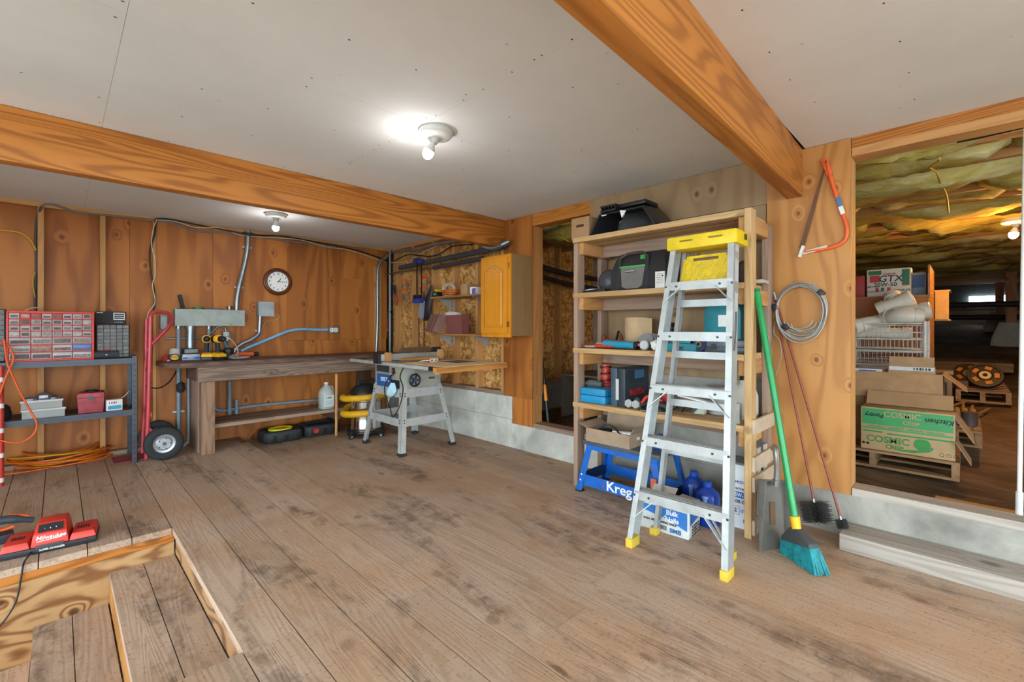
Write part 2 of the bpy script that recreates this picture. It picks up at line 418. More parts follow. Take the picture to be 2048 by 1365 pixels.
# ---- stairwell
st = struct('floor_stairwell')
st['label'] = 'plank steps going down to the left beside the floor edge'
def tread(x0, x1, z, yb, n=2):
    wd = (x1-x0)/n
    for i in range(n):
        B(x0+i*wd+.002, x0+(i+1)*wd-.002, HY0-.3, yb, z-.038, z).build('tread_plank', floorw('y'), st, smooth=0)
tread(.203, .503, -.162, HY1-.004); tread(-.092, .20, -.332, HY1-.004); tread(-.39, -.10, -.50, HY1-.004); tread(-.69, -.40, -.67, HY1-.004); tread(-.99, -.70, -.84, HY1-.004)
for x, z in ((.205, -.20), (-.09, -.37), (-.388, -.54), (-.688, -.71)):
    B(x, x+.02, HY0-.3, HY1-.004, z-.132, z).build('riser_board', plylt('y'), st)
plyw = wood('plywood_swirl', '#c8a070', '#80502a', 'x', rings=9, stretch=.4, scale=4.5, contrast=.8, knots=1.8, vary=.02, rough=.55, fine=.3, kscale=2.6, knotcol='#4f2a12')
B(-2.6, .5, HY1, HY1+.018, -1.3, -.085).build('riser_plywood', plyw, st)
B(-2.6, .5, HY1-.006, HY1+.03, -.082, -.038).build('edge_board', beamw('x'), st)
B(HX+.001, HX+.03, HY0, HY1, -.162, -.038).build('side_board', wood('rough_side', '#b58a62', '#5d3d28', 'y', rings=10, stretch=.3, scale=4, contrast=.8, knots=.6, vary=.02, fine=.8), st)
B(HX-.3, HX+.03, HY0-.4, HY0-.3, -.4, -.038).build('side_board', stud('x'), st)
# ragged sawn edge along the opening
m = MB(); prev = None; rings = []
for i in range(41):
    y = HY0+(HY1-HY0)*i/40; j = rr.uniform(-.002, .008)
    rings.append([(HX-.002-j, y, -.036), (HX+.001, y, -.037), (HX+.001, y, .0004), (HX-.001-j*.5, y, -.002)])
m.loft(rings); m.build('sawn_edge', plain('#c6ab8a', .9), st, smooth=0)
# ---- ceiling sheets
ceil = struct('ceiling')
def sheet(x0, x1, y0, y1):
    B(x0+.0005, x1-.0005, y0+.0005, y1-.0005, ZC, ZC+.013).build('drywall_sheet', DRY, ceil, smooth=0)
xs = [-3.2, -1.05, .17, 1.40, 2.62, XB+.02]
ysl = [[.76, 2.08, 3.36], [3.44, 5.86]]
for ys in ysl:
    for a, b in zip(xs, xs[1:]):
        for c, d in zip(ys, ys[1:]): sheet(a, b, c, d)
for a, b in ((-3.2, -1.2), (-1.2, 1.24), (1.24, XB+.02)):
    for c, d in ((-4.0, -1.75), (-1.75, -.50), (-.50, .70)): sheet(a, b, c, d)
B(-3.2, XB+.02, -4, 5.86, ZC+.05, ZC+.06).build('joist_underside', plain('#2c2018', .9), ceil)
m = MB(); rs = random.Random(5)
def dot(x, y): m.lathe([(.0042, ZC-.0006), (.003, ZC+.001)], 6, Matrix.Translation((x, y, 0)) @ Matrix.Diagonal((1.3, .8, 1, 1)))
for x in [i*.305-.14 for i in range(-2, 12)]:
    for y in [.86, 1.27, 1.68, 2.03, 2.12, 2.48, 2.9, 3.3, 3.6, 4.3, 5.0, .55, .2, -.2]:
        if rs.random() < .62: dot(x+rs.uniform(-.03, .03), y+rs.uniform(-.03, .03))
for i in range(14): dot(1.385+rs.uniform(-.004, .004), .9+i*.17+rs.uniform(-.03, .03)); 
o = m.build('screw_heads', INK, ceil, smooth=0); o['kind'] = 'stuff'
# ---- beams
def beam(name, p0, p1, wd, z0, z1, label):
    d = Vector(p1)-Vector(p0); L = d.length
    o = B(0, L, -wd/2, wd/2, 0, z1-z0).build(name, beamw('x'), bevel=.004, origin=False)
    o.location = (p0[0], p0[1], z0); o.rotation_euler = (0, 0, math.atan2(d.y, d.x)); o['kind'] = 'structure'; o['label'] = label
    return o
beam('trim_1', (-3.2, 3.395), (XB-.002, 3.405), .088, 2.045, ZC-.001, 'long fir ceiling beam in front of the workbench wall')
beam('trim_2', (-1.2, .610), (XB-.002, .757), .086, 2.027, ZC-.001, 'fir ceiling beam overhead that ends at the plywood post')
# ---- back wall
wa = struct('wall_back')
zt = ZC-.001
for x in (-1.342, -.936, -.53, -.126, .279, .671):
    B(x, x+.038, YA, YA+.088, .0, zt-.038).build('stud', stud('z'), wa)
B(-2.6, XB+.1, YA-.003, YA+.088, zt-.04, zt).build('top_plate', stud('x'), wa)
B(-2.6, .709, YA, YA+.088, .0, .04).build('bottom_plate', lumbergray('x'), wa)
for a, b in ((-2.6, -.72), (-.72, .50), (.50, .75)):
    B(a+.001, b-.001, YA+.089, YA+.102, -.05, zt).build('plywood_sheet', ply('z'), wa)
for a, b, z0, z1 in ((.695, 1.176, -.05, zt-.03), (1.178, 1.93, -.05, zt-.03), (1.932, 3.14, 1.06, zt-.03), (1.932, 3.24, -.05, 1.057), (3.142, XB, 1.06, zt-.03)):
    B(a, b, YA-.012, YA-.001, z0, z1).build('plywood_sheet', ply('z'), wa)
B(3.06, 3.16, YA-.030, YA-.0125, .9, 2.05).build('batten', stud('z'), wa)
B(2.62, 2.84, YA-.022, YA-.0125, 1.86, zt-.06).build('patch_board', ply('z'), wa)
# ---- right wall, left of the post: framed, on a concrete footing
wb = struct('wall_right')
def Bw(n, mt, *a): return B(*a).build(n, mt, wb)
o = MB().box(XB, XB+.25, 2.15, 3.26, -.2, .245).build('footing', CONC, wb); 
MB().box(XB, XB+.25, 3.262, YA+.1, -.2, .285).build('footing', CONC, wb)
MB().box(XB+.004, XB+.25, 3.262, YA+.1, .287, .515).build('footing', CONC, wb)
Bw('sill_plate', lumbergray('y'), XB+.02, XB+.16, 3.30, YA, .516, .556)
for y in (3.42, 3.83, 4.25, 4.67, 5.11, 5.55):
    Bw('stud', stud('z'), XB+.02, XB+.108, y-.02, y+.02, .556, zt-.04)
Bw('top_plate', stud('y'), XB+.01, XB+.108, 2.98, YA, zt-.04, zt)
for a, b in ((3.30, 4.32), (4.322, YA+.02)): Bw('osb_sheet', OSB, XB+.11, XB+.123, a, b, .5, zt)
# post 1 (plywood clad)
Bw('post', stud('z'), XB+.014, XB+.15, 2.976, 3.30, .556, zt-.04)
Bw('post', stud('z'), XB+.014, XB+.135, 2.972, 3.02, .25, .555)
Bw('plywood_cladding', ply('z'), XB-.002, XB+.0125, 2.975, 3.375, .516, zt-.002)
Bw('plywood_cladding', ply('z'), XB-.002, XB+.0125, 2.975, 3.245, .246, .515)
# crawl opening 1: sill, header
Bw('sill_plate', lumbergray('y'), XB+.004, XB+.14, 2.151, 2.97, .246, .286)
Bw('header', beamw('y'), XB+.001, XB+.13, 2.0, 2.974, 2.205, zt)
# wall behind the shelf unit
Bw('footing', CONCD, XB, XB+.25, -1.9, 2.149, -.2, .245)
Bw('concrete_panel', CONCD, XB+.004, XB+.2, .94, 2.15, .246, .86)
Bw('plywood_sheet', plygray('z'), XB+.002, XB+.015, .92, 2.16, .862, 2.02)
Bw('plywood_sheet', plygray('z'), XB, XB+.0145, .915, 2.30, 2.022, zt-.002)
for y in (2.16, 1.6, 1.2, .93): Bw('stud', stud('z'), XB+.016, XB+.1, y-.019, y+.019, .862, zt-.002)
# post 2
Bw('post', stud('z'), XB+.013, XB+.135, .47, .90, .246, zt-.002)
Bw('plywood_cladding', plylt('z'), XB-.010, XB+.0125, .472, .912, .246, zt-.002)
# crawl opening 2: sill and header
Bw('sill_plate', pale('y'), XB-.006, XB+.13, -1.9, .467, .246, .288)
Bw('sill_plate', stud('y'), XB+.131, XB+.20, -1.0, .12, .246, .283)
Bw('header', beamw('y'), XB+.001, XB+.045, -1.9, .468, 2.262, zt)
Bw('header', stud('y'), XB+.001, XB+.135, -1.9, .468, 2.212, 2.261)
Bw('post', stud('z'), XB, XB+.14, -1.9, -1.75, .29, 2.21)
Bw('plywood_sheet', plylt('z'), XB, XB+.0145, -4.0, -1.9, -.1, zt)
# left wall stub beside the open garage side
wl = struct('wall_left')
B(-2.62, -2.60, 3.4, 5.86, -1.4, zt).build('plywood_sheet', ply('z'), wl)
B(-2.7, XB+.5, YA+.125, YA+.16, -1.5, 2.6).build('leak_backing', plain('#4a3626', .9), wa)  # opaque backing added behind the walls to stop light leaking through seams
B(XB+.125, XB+.18, 3.3, YA+.2, .5, 2.6).build('leak_backing', plain('#4a3626', .9), wb)
B(XB+.11, XB+.18, .9, 2.16, .25, 2.5).build('leak_backing', plain('#4a3626', .9), wb)
B(-3.2, XB+.02, -4, 5.9, ZC+.062, ZC+.3).build('floor_above', plain('#4a3626', .9), ceil)
B(XB-.02, XB+.15, -4, 5.9, ZC+.002, ZC+.3).build('rim_joist', plain('#4a3626', .9), ceil)
o = B(-40, XB+.2, -40, 40, -1.55, -1.5).build('floor_bounce_ground', concrete('bounce_ground', '#8c8a84', '#a9a7a0', '#bcbab3', .6)); o['kind'] = 'structure'  # unseen ground added to shut out world light from below and reflect sky
o = B(HX+.03, XB+.2, -4.2, HY0-.4, -1.5, -.05).build('wall_leak_block', CONCD); o['kind'] = 'structure'  # solid block added to keep world light out from under the floor
B(HX+.031, XB+.2, HY0-.4, 1.0, -1.5, -.05).build('leak_infill', CONCD, st)  # added infill, closes the stairwell surroundings against leaking world light
B(HX+.031, XB+.2, 1.0, 5.9, -1.5, -.201).build('leak_infill', CONCD, st)
B(-2.6, HX+.02, HY1+.019, 5.9, -1.5, -.15).build('leak_infill', CONCD, st)
B(-2.6, HX+.02, -4, HY0-.41, -1.5, -.05).build('leak_infill', CONCD, st)
# ---- concrete step timber in front of the right opening
o = B(XB-.225, XB-.005, -1.3, .492, 0, .088).build('timber_step', pale('y'), bevel=.004)
tag(o, 'thick weathered timber lying as a step along the right crawl space sill', 'step')
# ================================================================ CRAWL SPACE
cg = MB(); nx, ny = 46, 30
def dirt_z(x, y):
    base = .16 if x < 5 else .16+(x-5)*.103
    return base+.02*math.sin(x*2.3+y)+.025*math.sin(y*3.1+1.3*x)
rd = random.Random(11)
for i in range(nx+1):
    for j in range(ny+1):
        x = XB+.20+(16.2-XB-.2)*(i/nx)**1.5; y = -6+10.0*j/ny
        cg.v.append(V(x, y, dirt_z(x, y)+rd.uniform(-.012, .012)))
for i in range(nx):
    for j in range(ny):
        a = i*(ny+1)+j; cg.f.append((a, a+1, a+ny+2, a+ny+1))
o = cg.build('floor_crawl_space', DIRT, origin=False); o['kind'] = 'structure'
wc = struct('wall_crawl_space')
B(15.9, 16.1, -6, 4.0, .6, 1.62).build('concrete_band', CONCD, wc)
B(15.95, 16.1, -6, 4.0, 1.62, 2.6).build('concrete_band', plain('#4b4f50', .9), wc)
B(15.9, 15.94, -6, 4.0, 1.62, 1.70).build('sill_beam', darkw('y'), wc)
B(XB+.2, 16.1, -6.1, -6.0, -.2, 2.5).build('side_wall', CONCD, wc)
B(XB+.13, XB+.2, -6, -1.9, -.2, 2.5).build('near_wall', plain('#5a4634', .9), wc)
B(3.40, 5.6, 3.9, 3.95, .5, 2.5).build('osb_sheet', OSB, wc)
for x in (3.5, 3.9, 4.3, 4.7, 5.1): B(x, x+.038, 3.81, 3.899, .54, 2.4).build('stud', stud('z'), wc)
B(3.4, 5.6, 3.78, 3.899, .5, .54).build('sill_plate', lumbergray('x'), wc)
B(3.4, 5.6, 3.80, 3.95, -.1, .5).build('footing', CONCD, wc)
B(5.6, 16.1, 3.95, 4.0, -.1, 2.5).build('side_wall', CONCD, wc)
win = B(15.88, 15.899, -.72, -.05, 1.79, 1.98).build('window_1', glow('#dff4ff', 6.0)); win['kind'] = 'structure'; win['label'] = 'small bright vent window in the far crawl space wall'
# crawl ceiling: joists, decking, batts
cc = struct('ceiling_crawl_space')
B(XB+.14, 16.1, -6, 4, 2.52, 2.54).build('subfloor', plain('#6b4a2a', .9), cc)
jx = [3.62+.406*i for i in range(30)]
for i, x in enumerate(jx):
    B(x, x+.038, -6, 3.95, 2.245, 2.518).build('joist', stud('y'), cc)
def batt(x0, x1, y0, y1, sag, seed):
    r2 = random.Random(seed); nu, nv = 6, max(4, int((y1-y0)/.09)); m = MB()
    ph = [r2.uniform(0, 6.3) for _ in range(6)]
    for j in range(nv+1):
        v = j/nv
        for i in range(nu+1):
            u = i/nu; e = math.sin(PI*u)**.5; ev = min(1, min(v, 1-v)*9)**.5
            y = y0+(y1-y0)*v
            z = 2.318-.058*e*ev*(1+sag*.9)-.02*e*abs(math.sin(2.6*y+ph[4]))-.02*sag*math.sin(5*y+ph[0])-.018*math.sin(9*y+6*u+ph[1])*e-.012*math.sin(21*y+11*u+ph[2])+r2.uniform(-.006, .006)
            xx = x0+(x1-x0)*u+(.03*sag*math.sin(4*y+ph[3])-.02*sag)*(1 if 0 < i < nu else .9)
            m.v.append(V(xx, y, z))
    for j in range(nv):
        for i in range(nu):
            a = j*(nu+1)+i; m.f.append((a, a+1, a+nu+2, a+nu+1))
    n0 = len(m.v)
    for p in list(m.v): m.v.append(V(p.x, p.y, max(2.36, p.z+.06)))
    for f in list(m.f): m.f.append(tuple(q+n0 for q in reversed(f)))
    ed = [i for i in range(nu+1)]+[j*(nu+1)+nu for j in range(1, nv+1)]+[nv*(nu+1)+i for i in range(nu-1, -1, -1)]+[j*(nu+1) for j in range(nv-1, 0, -1)]
    for a, b in zip(ed, ed[1:]+ed[:1]): m.f.append((a, b, b+n0, a+n0))
    return m.build('insulation_batt', INSUL, cc, smooth=1.2)
rb = random.Random(21)
for i in range(-1, 21):
    x0 = jx[i]+.038 if i >= 0 else XB+.14; x1 = jx[i+1]
    y = -3.0+rb.uniform(0, .6)
    while y < 3.6:
        L = rb.uniform(.7, 1.5) if i < 8 else 2.4
        far = i > 6
        batt(x0-.02 if rb.random() < .2 else x0, x1+(.045 if rb.random() < .22 else 0), y, min(y+L, 3.7), rb.choice([.1, .4, .7, .9, 1.2]), rb.random())
        y += L+rb.choice([.005, .005, .02, .16 if i < 8 else .02])
# ================================================================ CEILING LAMPS
GLOWW = glow('#ffffff', 110.0); GLOWY = glow('#ffb860', 900.0)
def ceiling_lamp(loc, tilt, label, gm=GLOWW, s=1.0):
    t = thing('ceiling_lamp', label, 'lamp', loc)
    MB().lathe([(.012, 0), (.092, 0), (.096, -.008), (.094, -.022), (.084, -.036), (.05, -.044), (.0, -.046)], 28, Matrix.Diagonal((s, s, s, 1))).build('base', plain('#d8d8d4', .35, var=.03), t, smooth=.9)
    M = Matrix.Diagonal((s, s, s, 1)) @ Matrix.Translation((0, 0, -.036)) @ tilt
    MB().lathe([(.026, 0), (.026, -.012), (.023, -.030), (.021, -.034)], 18, M).build('socket', plain('#c9c9c4', .5, var=.03), t)
    b = MB().lathe([(.0145, -.030), (.0150, -.048), (.024, -.062), (.029, -.078), (.0298, -.086)], 20, M).build('bulb_collar', plain('#d2d2d2', .4, var=.02), t)
    MB().lathe([(.0298, -.086), (.0305, -.096), (.029, -.110), (.022, -.124), (.011, -.132), (.0, -.134)], 20, M).build('bulb', gm, t, smooth=1.2)
    return t
ax1 = Vector((1, 1, 0)).normalized()
ceiling_lamp((1.495, 2.097, ZC), Matrix.Rotation(math.radians(26), 4, ax1), 'round white ceiling lampholder with a tilted glowing bulb in front of the long beam')
ceiling_lamp((1.494, 4.73, ZC), rot('X', 4), 'round white ceiling lampholder with an upright glowing bulb near the clock wall')
cl = ceiling_lamp((5.75, -.30, 2.14), Matrix.Rotation(math.radians(12), 4, ax1), 'glowing reflector bulb under the crawl space insulation', GLOWY)
# ================================================================ BACK WALL FITTINGS
YW = YA-.0125                                           # plywood face
def pipe(name, pts, r, mt, label, cat='conduit', sm=5, n=9, clips=(), closed=False):
    t = thing(name, label, cat, Vector(pts[0]))
    MB().tube(pts, r, n, sm=sm, closed=closed).build('run', mt, t, world=True, smooth=1.2)
    for c in clips:
        c = Vector(c); MB().cbox(c, .018+2.8*r, .012, .016).cyl(c+V(-r*1.15, 0, -.008), c+V(-r*1.15, 0, .008), r*.3, n=6).build('strap', GALV, t, world=True)
    return t
def one(name, mb, mt, label, cat, group=None, **k): return tag(mb.build(name, mt, **k), label, cat, group)
# clock
cx = at(555, 564, Y=YW); t = thing('wall_clock', 'round wall clock with dark wooden rim and white face', 'clock', (cx.x, YW, cx.z))
MC = rot('X', 90)
MB().lathe([(.10, 0), (.157, 0), (.160, .012), (.155, .026), (.146, .030), (.142, .038), (.132, .040), (.128, .034), (.120, .034), (.116, .022)], 48, MC, ring=True).build('rim', wood('clock_rim', '#6a3a22', '#43200f', 'x', rings=8, knots=0, vary=.02, rough=.3), t, smooth=.5)
MB().lathe([(.0, .012), (.117, .012), (.117, .020), (.0, .020)], 40, MC).build('dial', plain('#efefec', .4, var=.02), t)
for k in range(1, 13):
    a = math.radians(90-30*k); text(str(k), .034, INK, t, (.094*math.cos(a), -.0215, .094*math.sin(a)), name='numeral', sx=.8)
for a, L, wd, mt in ((51, .052, .007, plain('#7a2018', .4)), (0, .080, .004, INK)):
    a = math.radians(a); MB().bar((0, -.024, 0), (L*math.cos(a), -.024, L*math.sin(a)), .002, wd, up=(-math.sin(a), 0, math.cos(a))).build('hand', mt, t)
MB().lathe([(.006, .02), (.006, .027)], 10, MC).build('hub', plain('#5a1a14', .4), t)
# electrical trough
YT = 5.585
x0, x1 = XY(351, YT), XY(489, YT); z0, z1 = 1.238, 1.402
t = thing('electrical_trough', 'long gray metal electrical trough on the plywood wall', 'electrical box', ((x0+x1)/2, YW, z0))
B(x0, x1, YT+.004, YW, z0, z1).build('body', GRAYM, t, world=True, bevel=.003)
B(x0-.003, x1+.003, YT, YT+.0035, z0-.003, z1+.003).build('cover', plain('#9aa39c', .45, .2), t, world=True)
for x in (x0+.16, x1-.13): MB().lathe([(.006, 0), (.006, .003)], 8, Matrix.Translation((x, YT, z0+.012)) @ MC).build('screw', STEEL, t, world=True)
yt = (YT+YW)/2; yd = 5.685
# things on the trough
o = thing('bench_stop', 'black wedge-shaped tool handle standing on the gray electrical trough', 'tool', (XY(366, yt), yt, z1))
MB().box(-.05, .05, -.03, .03, 0, .012).build('foot', BLACK, o, bevel=.004)
MB().bar((0, 0, .012), (-.03, 0, .15), .03, .035, up=(1, 0, 0)).build('grip', BLACKR, o, bevel=.006)
one('jar_lid', MB().lathe([(.0, 0), (.05, 0), (.052, .006), (.052, .022), (.048, .026), (0, .026)], 24, Matrix.Translation((XY(397, yt), yt, z1))), plain('#1f7a46', .4), 'green plastic lid lying on the electrical trough', 'lid')
one('blue_rag', MB().loft([[(XY(432, yt)+.07*math.cos(a)*s, yt+.04*math.sin(a)*s, z1+h) for a in [i*PI/5 for i in range(10)]] for s, h in ((1, 0), (1.05, .007), (.8, .016), (.3, .018))]), plain('#6d7f92', .8), 'folded gray-blue cloth on the electrical trough', 'cloth')
one('pipe_fitting', MB().lathe([(.02, 0), (.02, .02), (.028, .02), (.028, .04), (.02, .04), (.02, .05)], 14, Matrix.Translation((XY(459, yt), yt, z1))), STEEL, 'small dark threaded fitting on the trough beside the bent conduit', 'fitting')
# conduits under the trough
for px, r, zl, lab in ((357, .019, -.02, 'thin gray conduit dropping from the left end of the trough to the floor'), (381, .040, .86, 'thickest gray conduit dropping from the trough to the bench'), (418, .017, .60, 'thin gray conduit dropping from the middle of the trough')):
    x = XY(px, yd); t = thing('conduit', lab, 'conduit', (x, yd, zl))
    MB().cyl((x, yd, zl), (x, yd, z0-.001), r, n=14).build('run', GALV if r > .03 else BLUEPIPE, t, world=True, smooth=1.2)
    MB().cyl((x, yd, z0-.035), (x, yd, z0-.0005), r*1.18, n=14).build('connector', GALV, t, world=True)
    if zl < 0: MB().cbox((x, yd, .36), .10, .012, .018).build('strap', GALV, t, world=True)
px = 377; x = XY(px, 5.66); pipe('conduit', [(x, 5.66, .70), (x, 5.66, .10), (x-.02, 5.66, .03), (x-.06, 5.64, -.02)], .014, BLUEPIPE, 'thin blue-gray conduit under the left bench end')
# bent conduit to the ceiling
P = [at(a, b, Y=YW-.035) for a, b in ((473, 619), (474, 600), (478, 575), (484, 550), (491, 520), (495, 495), (496, 462))]
P[0].z = z1+.001
t = pipe('conduit', P, .027, GALV, 'gray conduit with an S bend rising from the trough to the ceiling', clips=[P[2]+V(0, .02, 0), P[5]+V(0, .02, 0)])
MB().lathe([(.055, 0), (.055, .014)], 18, Matrix.Translation((P[-1].x, P[-1].y, ZC-.055))).build('flange', DSTEEL, t, world=True)
# junction box, right
x0, x1 = XY(518, YW-.11), XY(548, YW-.11); z0b, z1b = ZY(548, 633, YW-.11), ZY(548, 605, YW-.11)
t = thing('junction_box', 'square gray junction box right of the trough', 'electrical box', ((x0+x1)/2, YW, z0b))
B(x0, x1, YW-.105, YW, z0b, z1b).build('body', GRAYM, t, world=True, bevel=.004)
B(x0-.002, x1+.002, YW-.110, YW-.1055, z0b-.002, z1b+.002).build('cover', plain('#a3abad', .45, .2), t, world=True)
for x in (x0+.012, x1-.012): MB().lathe([(.005, 0), (.005, .003)], 8, Matrix.Translation((x, YW-.110, (z0b+z1b)/2)) @ MC).build('screw', STEEL, t, world=True)
xm = x0+.03
pipe('conduit', [(xm, YW-.05, z0b), at(519, 655, Y=YW-.05), at(517, 668, Y=YW-.05), at(502, 680, Y=YW-.05), at(484, 688, Y=YW-.05), at(472, 697, Y=YW-.05), at(468, 705, Y=YW-.05)], .022, GALV, 'gray conduit curving down from the square junction box to the bench', clips=[at(517, 662, Y=YW-.028)])
pipe('wire', [(x1, YW-.05, z0b+.03), at(558, 632, Y=YW-.03), at(553, 640, Y=YW-.02), at(533, 643, Y=YW-.02), at(523, 660, Y=YW-.02), at(508, 675, Y=YW-.02), at(480, 690, Y=YW-.02), at(476, 700, Y=YW-.02)], .0035, plain('#c9b79a', .6), 'thin tan wire looping from the square junction box down to the bench', 'wire')
# flexible blue conduit + duplex box
pipe('conduit', [at(482, 703, Y=YW-.03), at(500, 694, Y=YW-.03), at(530, 682, Y=YW-.03), at(558, 670, Y=YW-.03), at(580, 662, Y=YW-.03), at(605, 659, Y=YW-.03), at(635, 660, Y=YW-.03), at(656, 660, Y=YW-.03)], .018, plain('#7fb2d6', .5), 'bright blue curved conduit running right to the outlet', clips=[at(579, 662, Y=YW-.012)])
def outlet(px0, px1, py0, py1, label, horiz):
    x0, x1 = XY(px0, YW-.055), XY(px1, YW-.055); z0, z1 = ZY(px0, py1, YW-.055), ZY(px0, py0, YW-.055)
    t = thing('outlet_box', label, 'outlet', ((x0+x1)/2, YW, z0))
    B(x0, x1, YW-.055, YW, z0, z1).build('box', plain('#7e8487', .4, .5), t, world=True, bevel=.005)
    for s in (-1, 1):
        c = V((x0+x1)/2+(s*(x1-x0)*.22 if horiz else 0), YW-.055, (z0+z1)/2+(0 if horiz else s*(z1-z0)*.22))
        rr_ = min(x1-x0, z1-z0)*(.36 if horiz else .30)
        MB().lathe([(rr_, 0), (rr_*.95, .004)], 16, Matrix.Translation(c) @ MC).build('receptacle', plain('#e9e6de', .4), t, world=True)
        for q in (-1, 1): B(c.x+q*rr_*.4-.002, c.x+q*rr_*.4+.002, c.y-.0055, c.y-.0035, c.z-.008, c.z+.008).build('slot', INK, t, world=True)
    return t
outlet(659, 677, 654, 667, 'metal outlet box at the end of the blue conduit', True)
outlet(446, 461, 663, 683, 'metal outlet box above the bench with a white plug', False)
pipe('cord', [at(458, 676, Y=YW-.075), at(466, 684, Y=YW-.10), at(474, 696, Y=5.45), at(476, 707, Y=5.35)], .005, WHITE, 'short white power cord hanging from the outlet above the bench', 'cord')
pipe('conduit', [at(452, 663, Y=YW-.03), at(449, 655, Y=YW-.03), at(436, 654, Y=YW-.03), at(427, 662, Y=YW-.03), at(415, 670, Y=YW-.03), at(395, 676, Y=YW-.02), at(370, 678, Y=YW-.02), at(330, 677, Y=YW-.02)], .009, GALV, 'thin gray flexible conduit passing behind the trough drops', 'conduit')
pipe('conduit', [at(450, 683, Y=YW-.03), at(452, 692, Y=YW-.04), at(462, 698, Y=YW-.05), at(472, 703, Y=YW-.06)], .013, plain('#3f7a94', .5), 'short dark blue conduit stub under the outlet above the bench')
# small box behind the hand truck handle
x0, x1 = XY(321, YW-.06), XY(335, YW-.06)
t = thing('junction_box', 'small gray junction box behind the hand truck handle', 'electrical box', ((x0+x1)/2, YW, ZY(321, 659, YW-.06)))
B(x0, x1, YW-.06, YW, ZY(321, 659, YW-.06), ZY(321, 630, YW-.06)).build('body', GRAYM, t, world=True, bevel=.003)
B(x0+.008, x1-.008, YW-.063, YW-.0605, ZY(321, 655, YW-.06), ZY(321, 634, YW-.06)).build('cover', plain('#8d9494', .4, .3), t, world=True)
# cables along the ceiling
def cab(px, dy=0): return None
yc = YW-.015
pipe('cable', [at(82, 414, Y=YA-.01), at(92, 409, Y=YA-.01), at(110, 411, Y=YA-.01), at(140, 421, Y=YA-.01), at(165, 426, Y=YA-.01), at(207, 430, Y=YA-.01), at(260, 435, Y=YA-.01), at(310, 441, Y=YA-.014), at(345, 447, Y=yc), at(380, 458, Y=yc), at(400, 463, Y=yc), at(470, 468, Y=yc), at(560, 480, Y=yc), at(640, 490, Y=yc), at(740, 499, Y=yc)], .009, plain('#77777c', .6), 'gray cable stapled along the top of the plywood wall', 'cable')
pipe('cable', [at(312, 438, Y=yc-.02), at(340, 439, Y=yc-.02), at(390, 449, Y=yc-.02), at(440, 458, Y=yc-.02), at(500, 470, Y=yc-.07), at(560, 472, Y=yc-.02), at(620, 482, Y=yc-.02), at(700, 498, Y=yc-.02), at(745, 511, Y=yc-.02), at(775, 523, Y=yc-.02)], .008, BLACK, 'black cable sagging along the top of the plywood wall', 'cable')
pipe('cable', [at(312, 440, Y=yc-.01), at(350, 443, Y=yc-.03), at(390, 455, Y=yc-.03), at(440, 456, Y=yc-.03), at(480, 470, Y=yc-.03), at(530, 475, Y=yc-.03), at(600, 480, Y=yc-.03), at(650, 494, Y=yc-.03), at(700, 501, Y=yc-.03), at(770, 525, Y=yc-.03)], .004, plain('#d8c9b4', .6), 'thin cream wire twisting along the top of the plywood wall', 'wire')
pipe('cable', [at(311, 440, Y=yc), at(309, 470, Y=yc), at(300, 500, Y=YA-.02), at(301, 540, Y=YA-.02), at(308, 580, Y=YA-.02), at(308, 615, Y=YA-.02), at(297, 660, Y=YA-.02), at(296, 700, Y=YA-.02)], .008, BLACK, 'black cable hanging down the stud left of the plywood', 'cable')
pipe('wire', [at(313, 441, Y=yc-.01), at(306, 460, Y=yc-.02), at(303, 490, Y=yc-.02), at(310, 520, Y=yc-.02), at(310, 548, Y=yc-.02), at(305, 572, Y=yc-.02), at(310, 605, Y=yc-.02), at(296, 628, Y=yc-.02), at(293, 670, Y=yc-.02)], .004, plain('#d8c9b4', .6), 'thin cream wire hanging down the stud left of the plywood', 'wire')
pipe('cable', [at(83, 413, Y=YA-.01), at(74, 440, Y=YA+.03), at(71, 480, Y=YA+.06), at(73, 530, Y=YA+.07), at(70, 590, Y=YA+.07), at(72, 640, Y=YA+.07)], .010, plain('#4a4648', .6), 'dark gray cable running down beside the leftmost stud', 'cable')
pipe('cable', [at(-20, 460, Y=YA+.02), at(10, 461, Y=YA+.02), at(40, 466, Y=YA+.03), at(60, 480, Y=YA+.04), at(72, 501, Y=YA+.05)], .006, plain('#d8b020', .5), 'yellow cable arching in at the left edge of the wall', 'cable')
pipe('wire', [at(70, 545, Y=YA+.03), at(65, 562, Y=YA+.03), at(68, 585, Y=YA+.04), at(70, 595, Y=YA+.05)], .004, plain('#c0a030', .5), 'short yellow wire loop by the leftmost stud', 'wire')
# corner conduit on the back wall and along the right wall
pipe('conduit', [at(752, 712, Y=YW-.04), at(755, 640, Y=YW-.04), at(755, 560, Y=YW-.04), at(758, 530, Y=YW-.04), at(772, 515, Y=YW-.05), at(785, 505, Y=YW-.09), at(800, 502, X=XB-.03), at(830, 500, X=XB-.03), at(862, 491, X=XB-.03), at(890, 486, X=XB-.03), at(918, 481, X=XB-.03)], .021, GALV, 'gray conduit bending round the room corner under the ceiling', clips=[at(754, 618, Y=YW-.018), at(755, 538, Y=YW-.018)])
pipe('conduit', [at(968, 493, X=XB-.10), at(985, 497, X=XB-.10), at(1004, 490, X=XB-.10), at(1018, 483, X=XB-.06)], .026, GALV, 'short bent gray conduit under the beam beside the post')
pipe('pipe', [at(780, 705, X=XB-.03), at(780, 500, X=XB-.03)], .018, plain('#7f8488', .4, .5), 'straight gray vertical pipe in the room corner', 'pipe', sm=0)
pipe('pipe', [at(800, 536, X=XB-.05), at(963, 503, X=XB-.05), at(1012, 492, X=XB-.05)], .030, plain('#3f3b40', .8, bump=.002), 'upper black insulated pipe along the framed wall', 'pipe', sm=0, n=14)
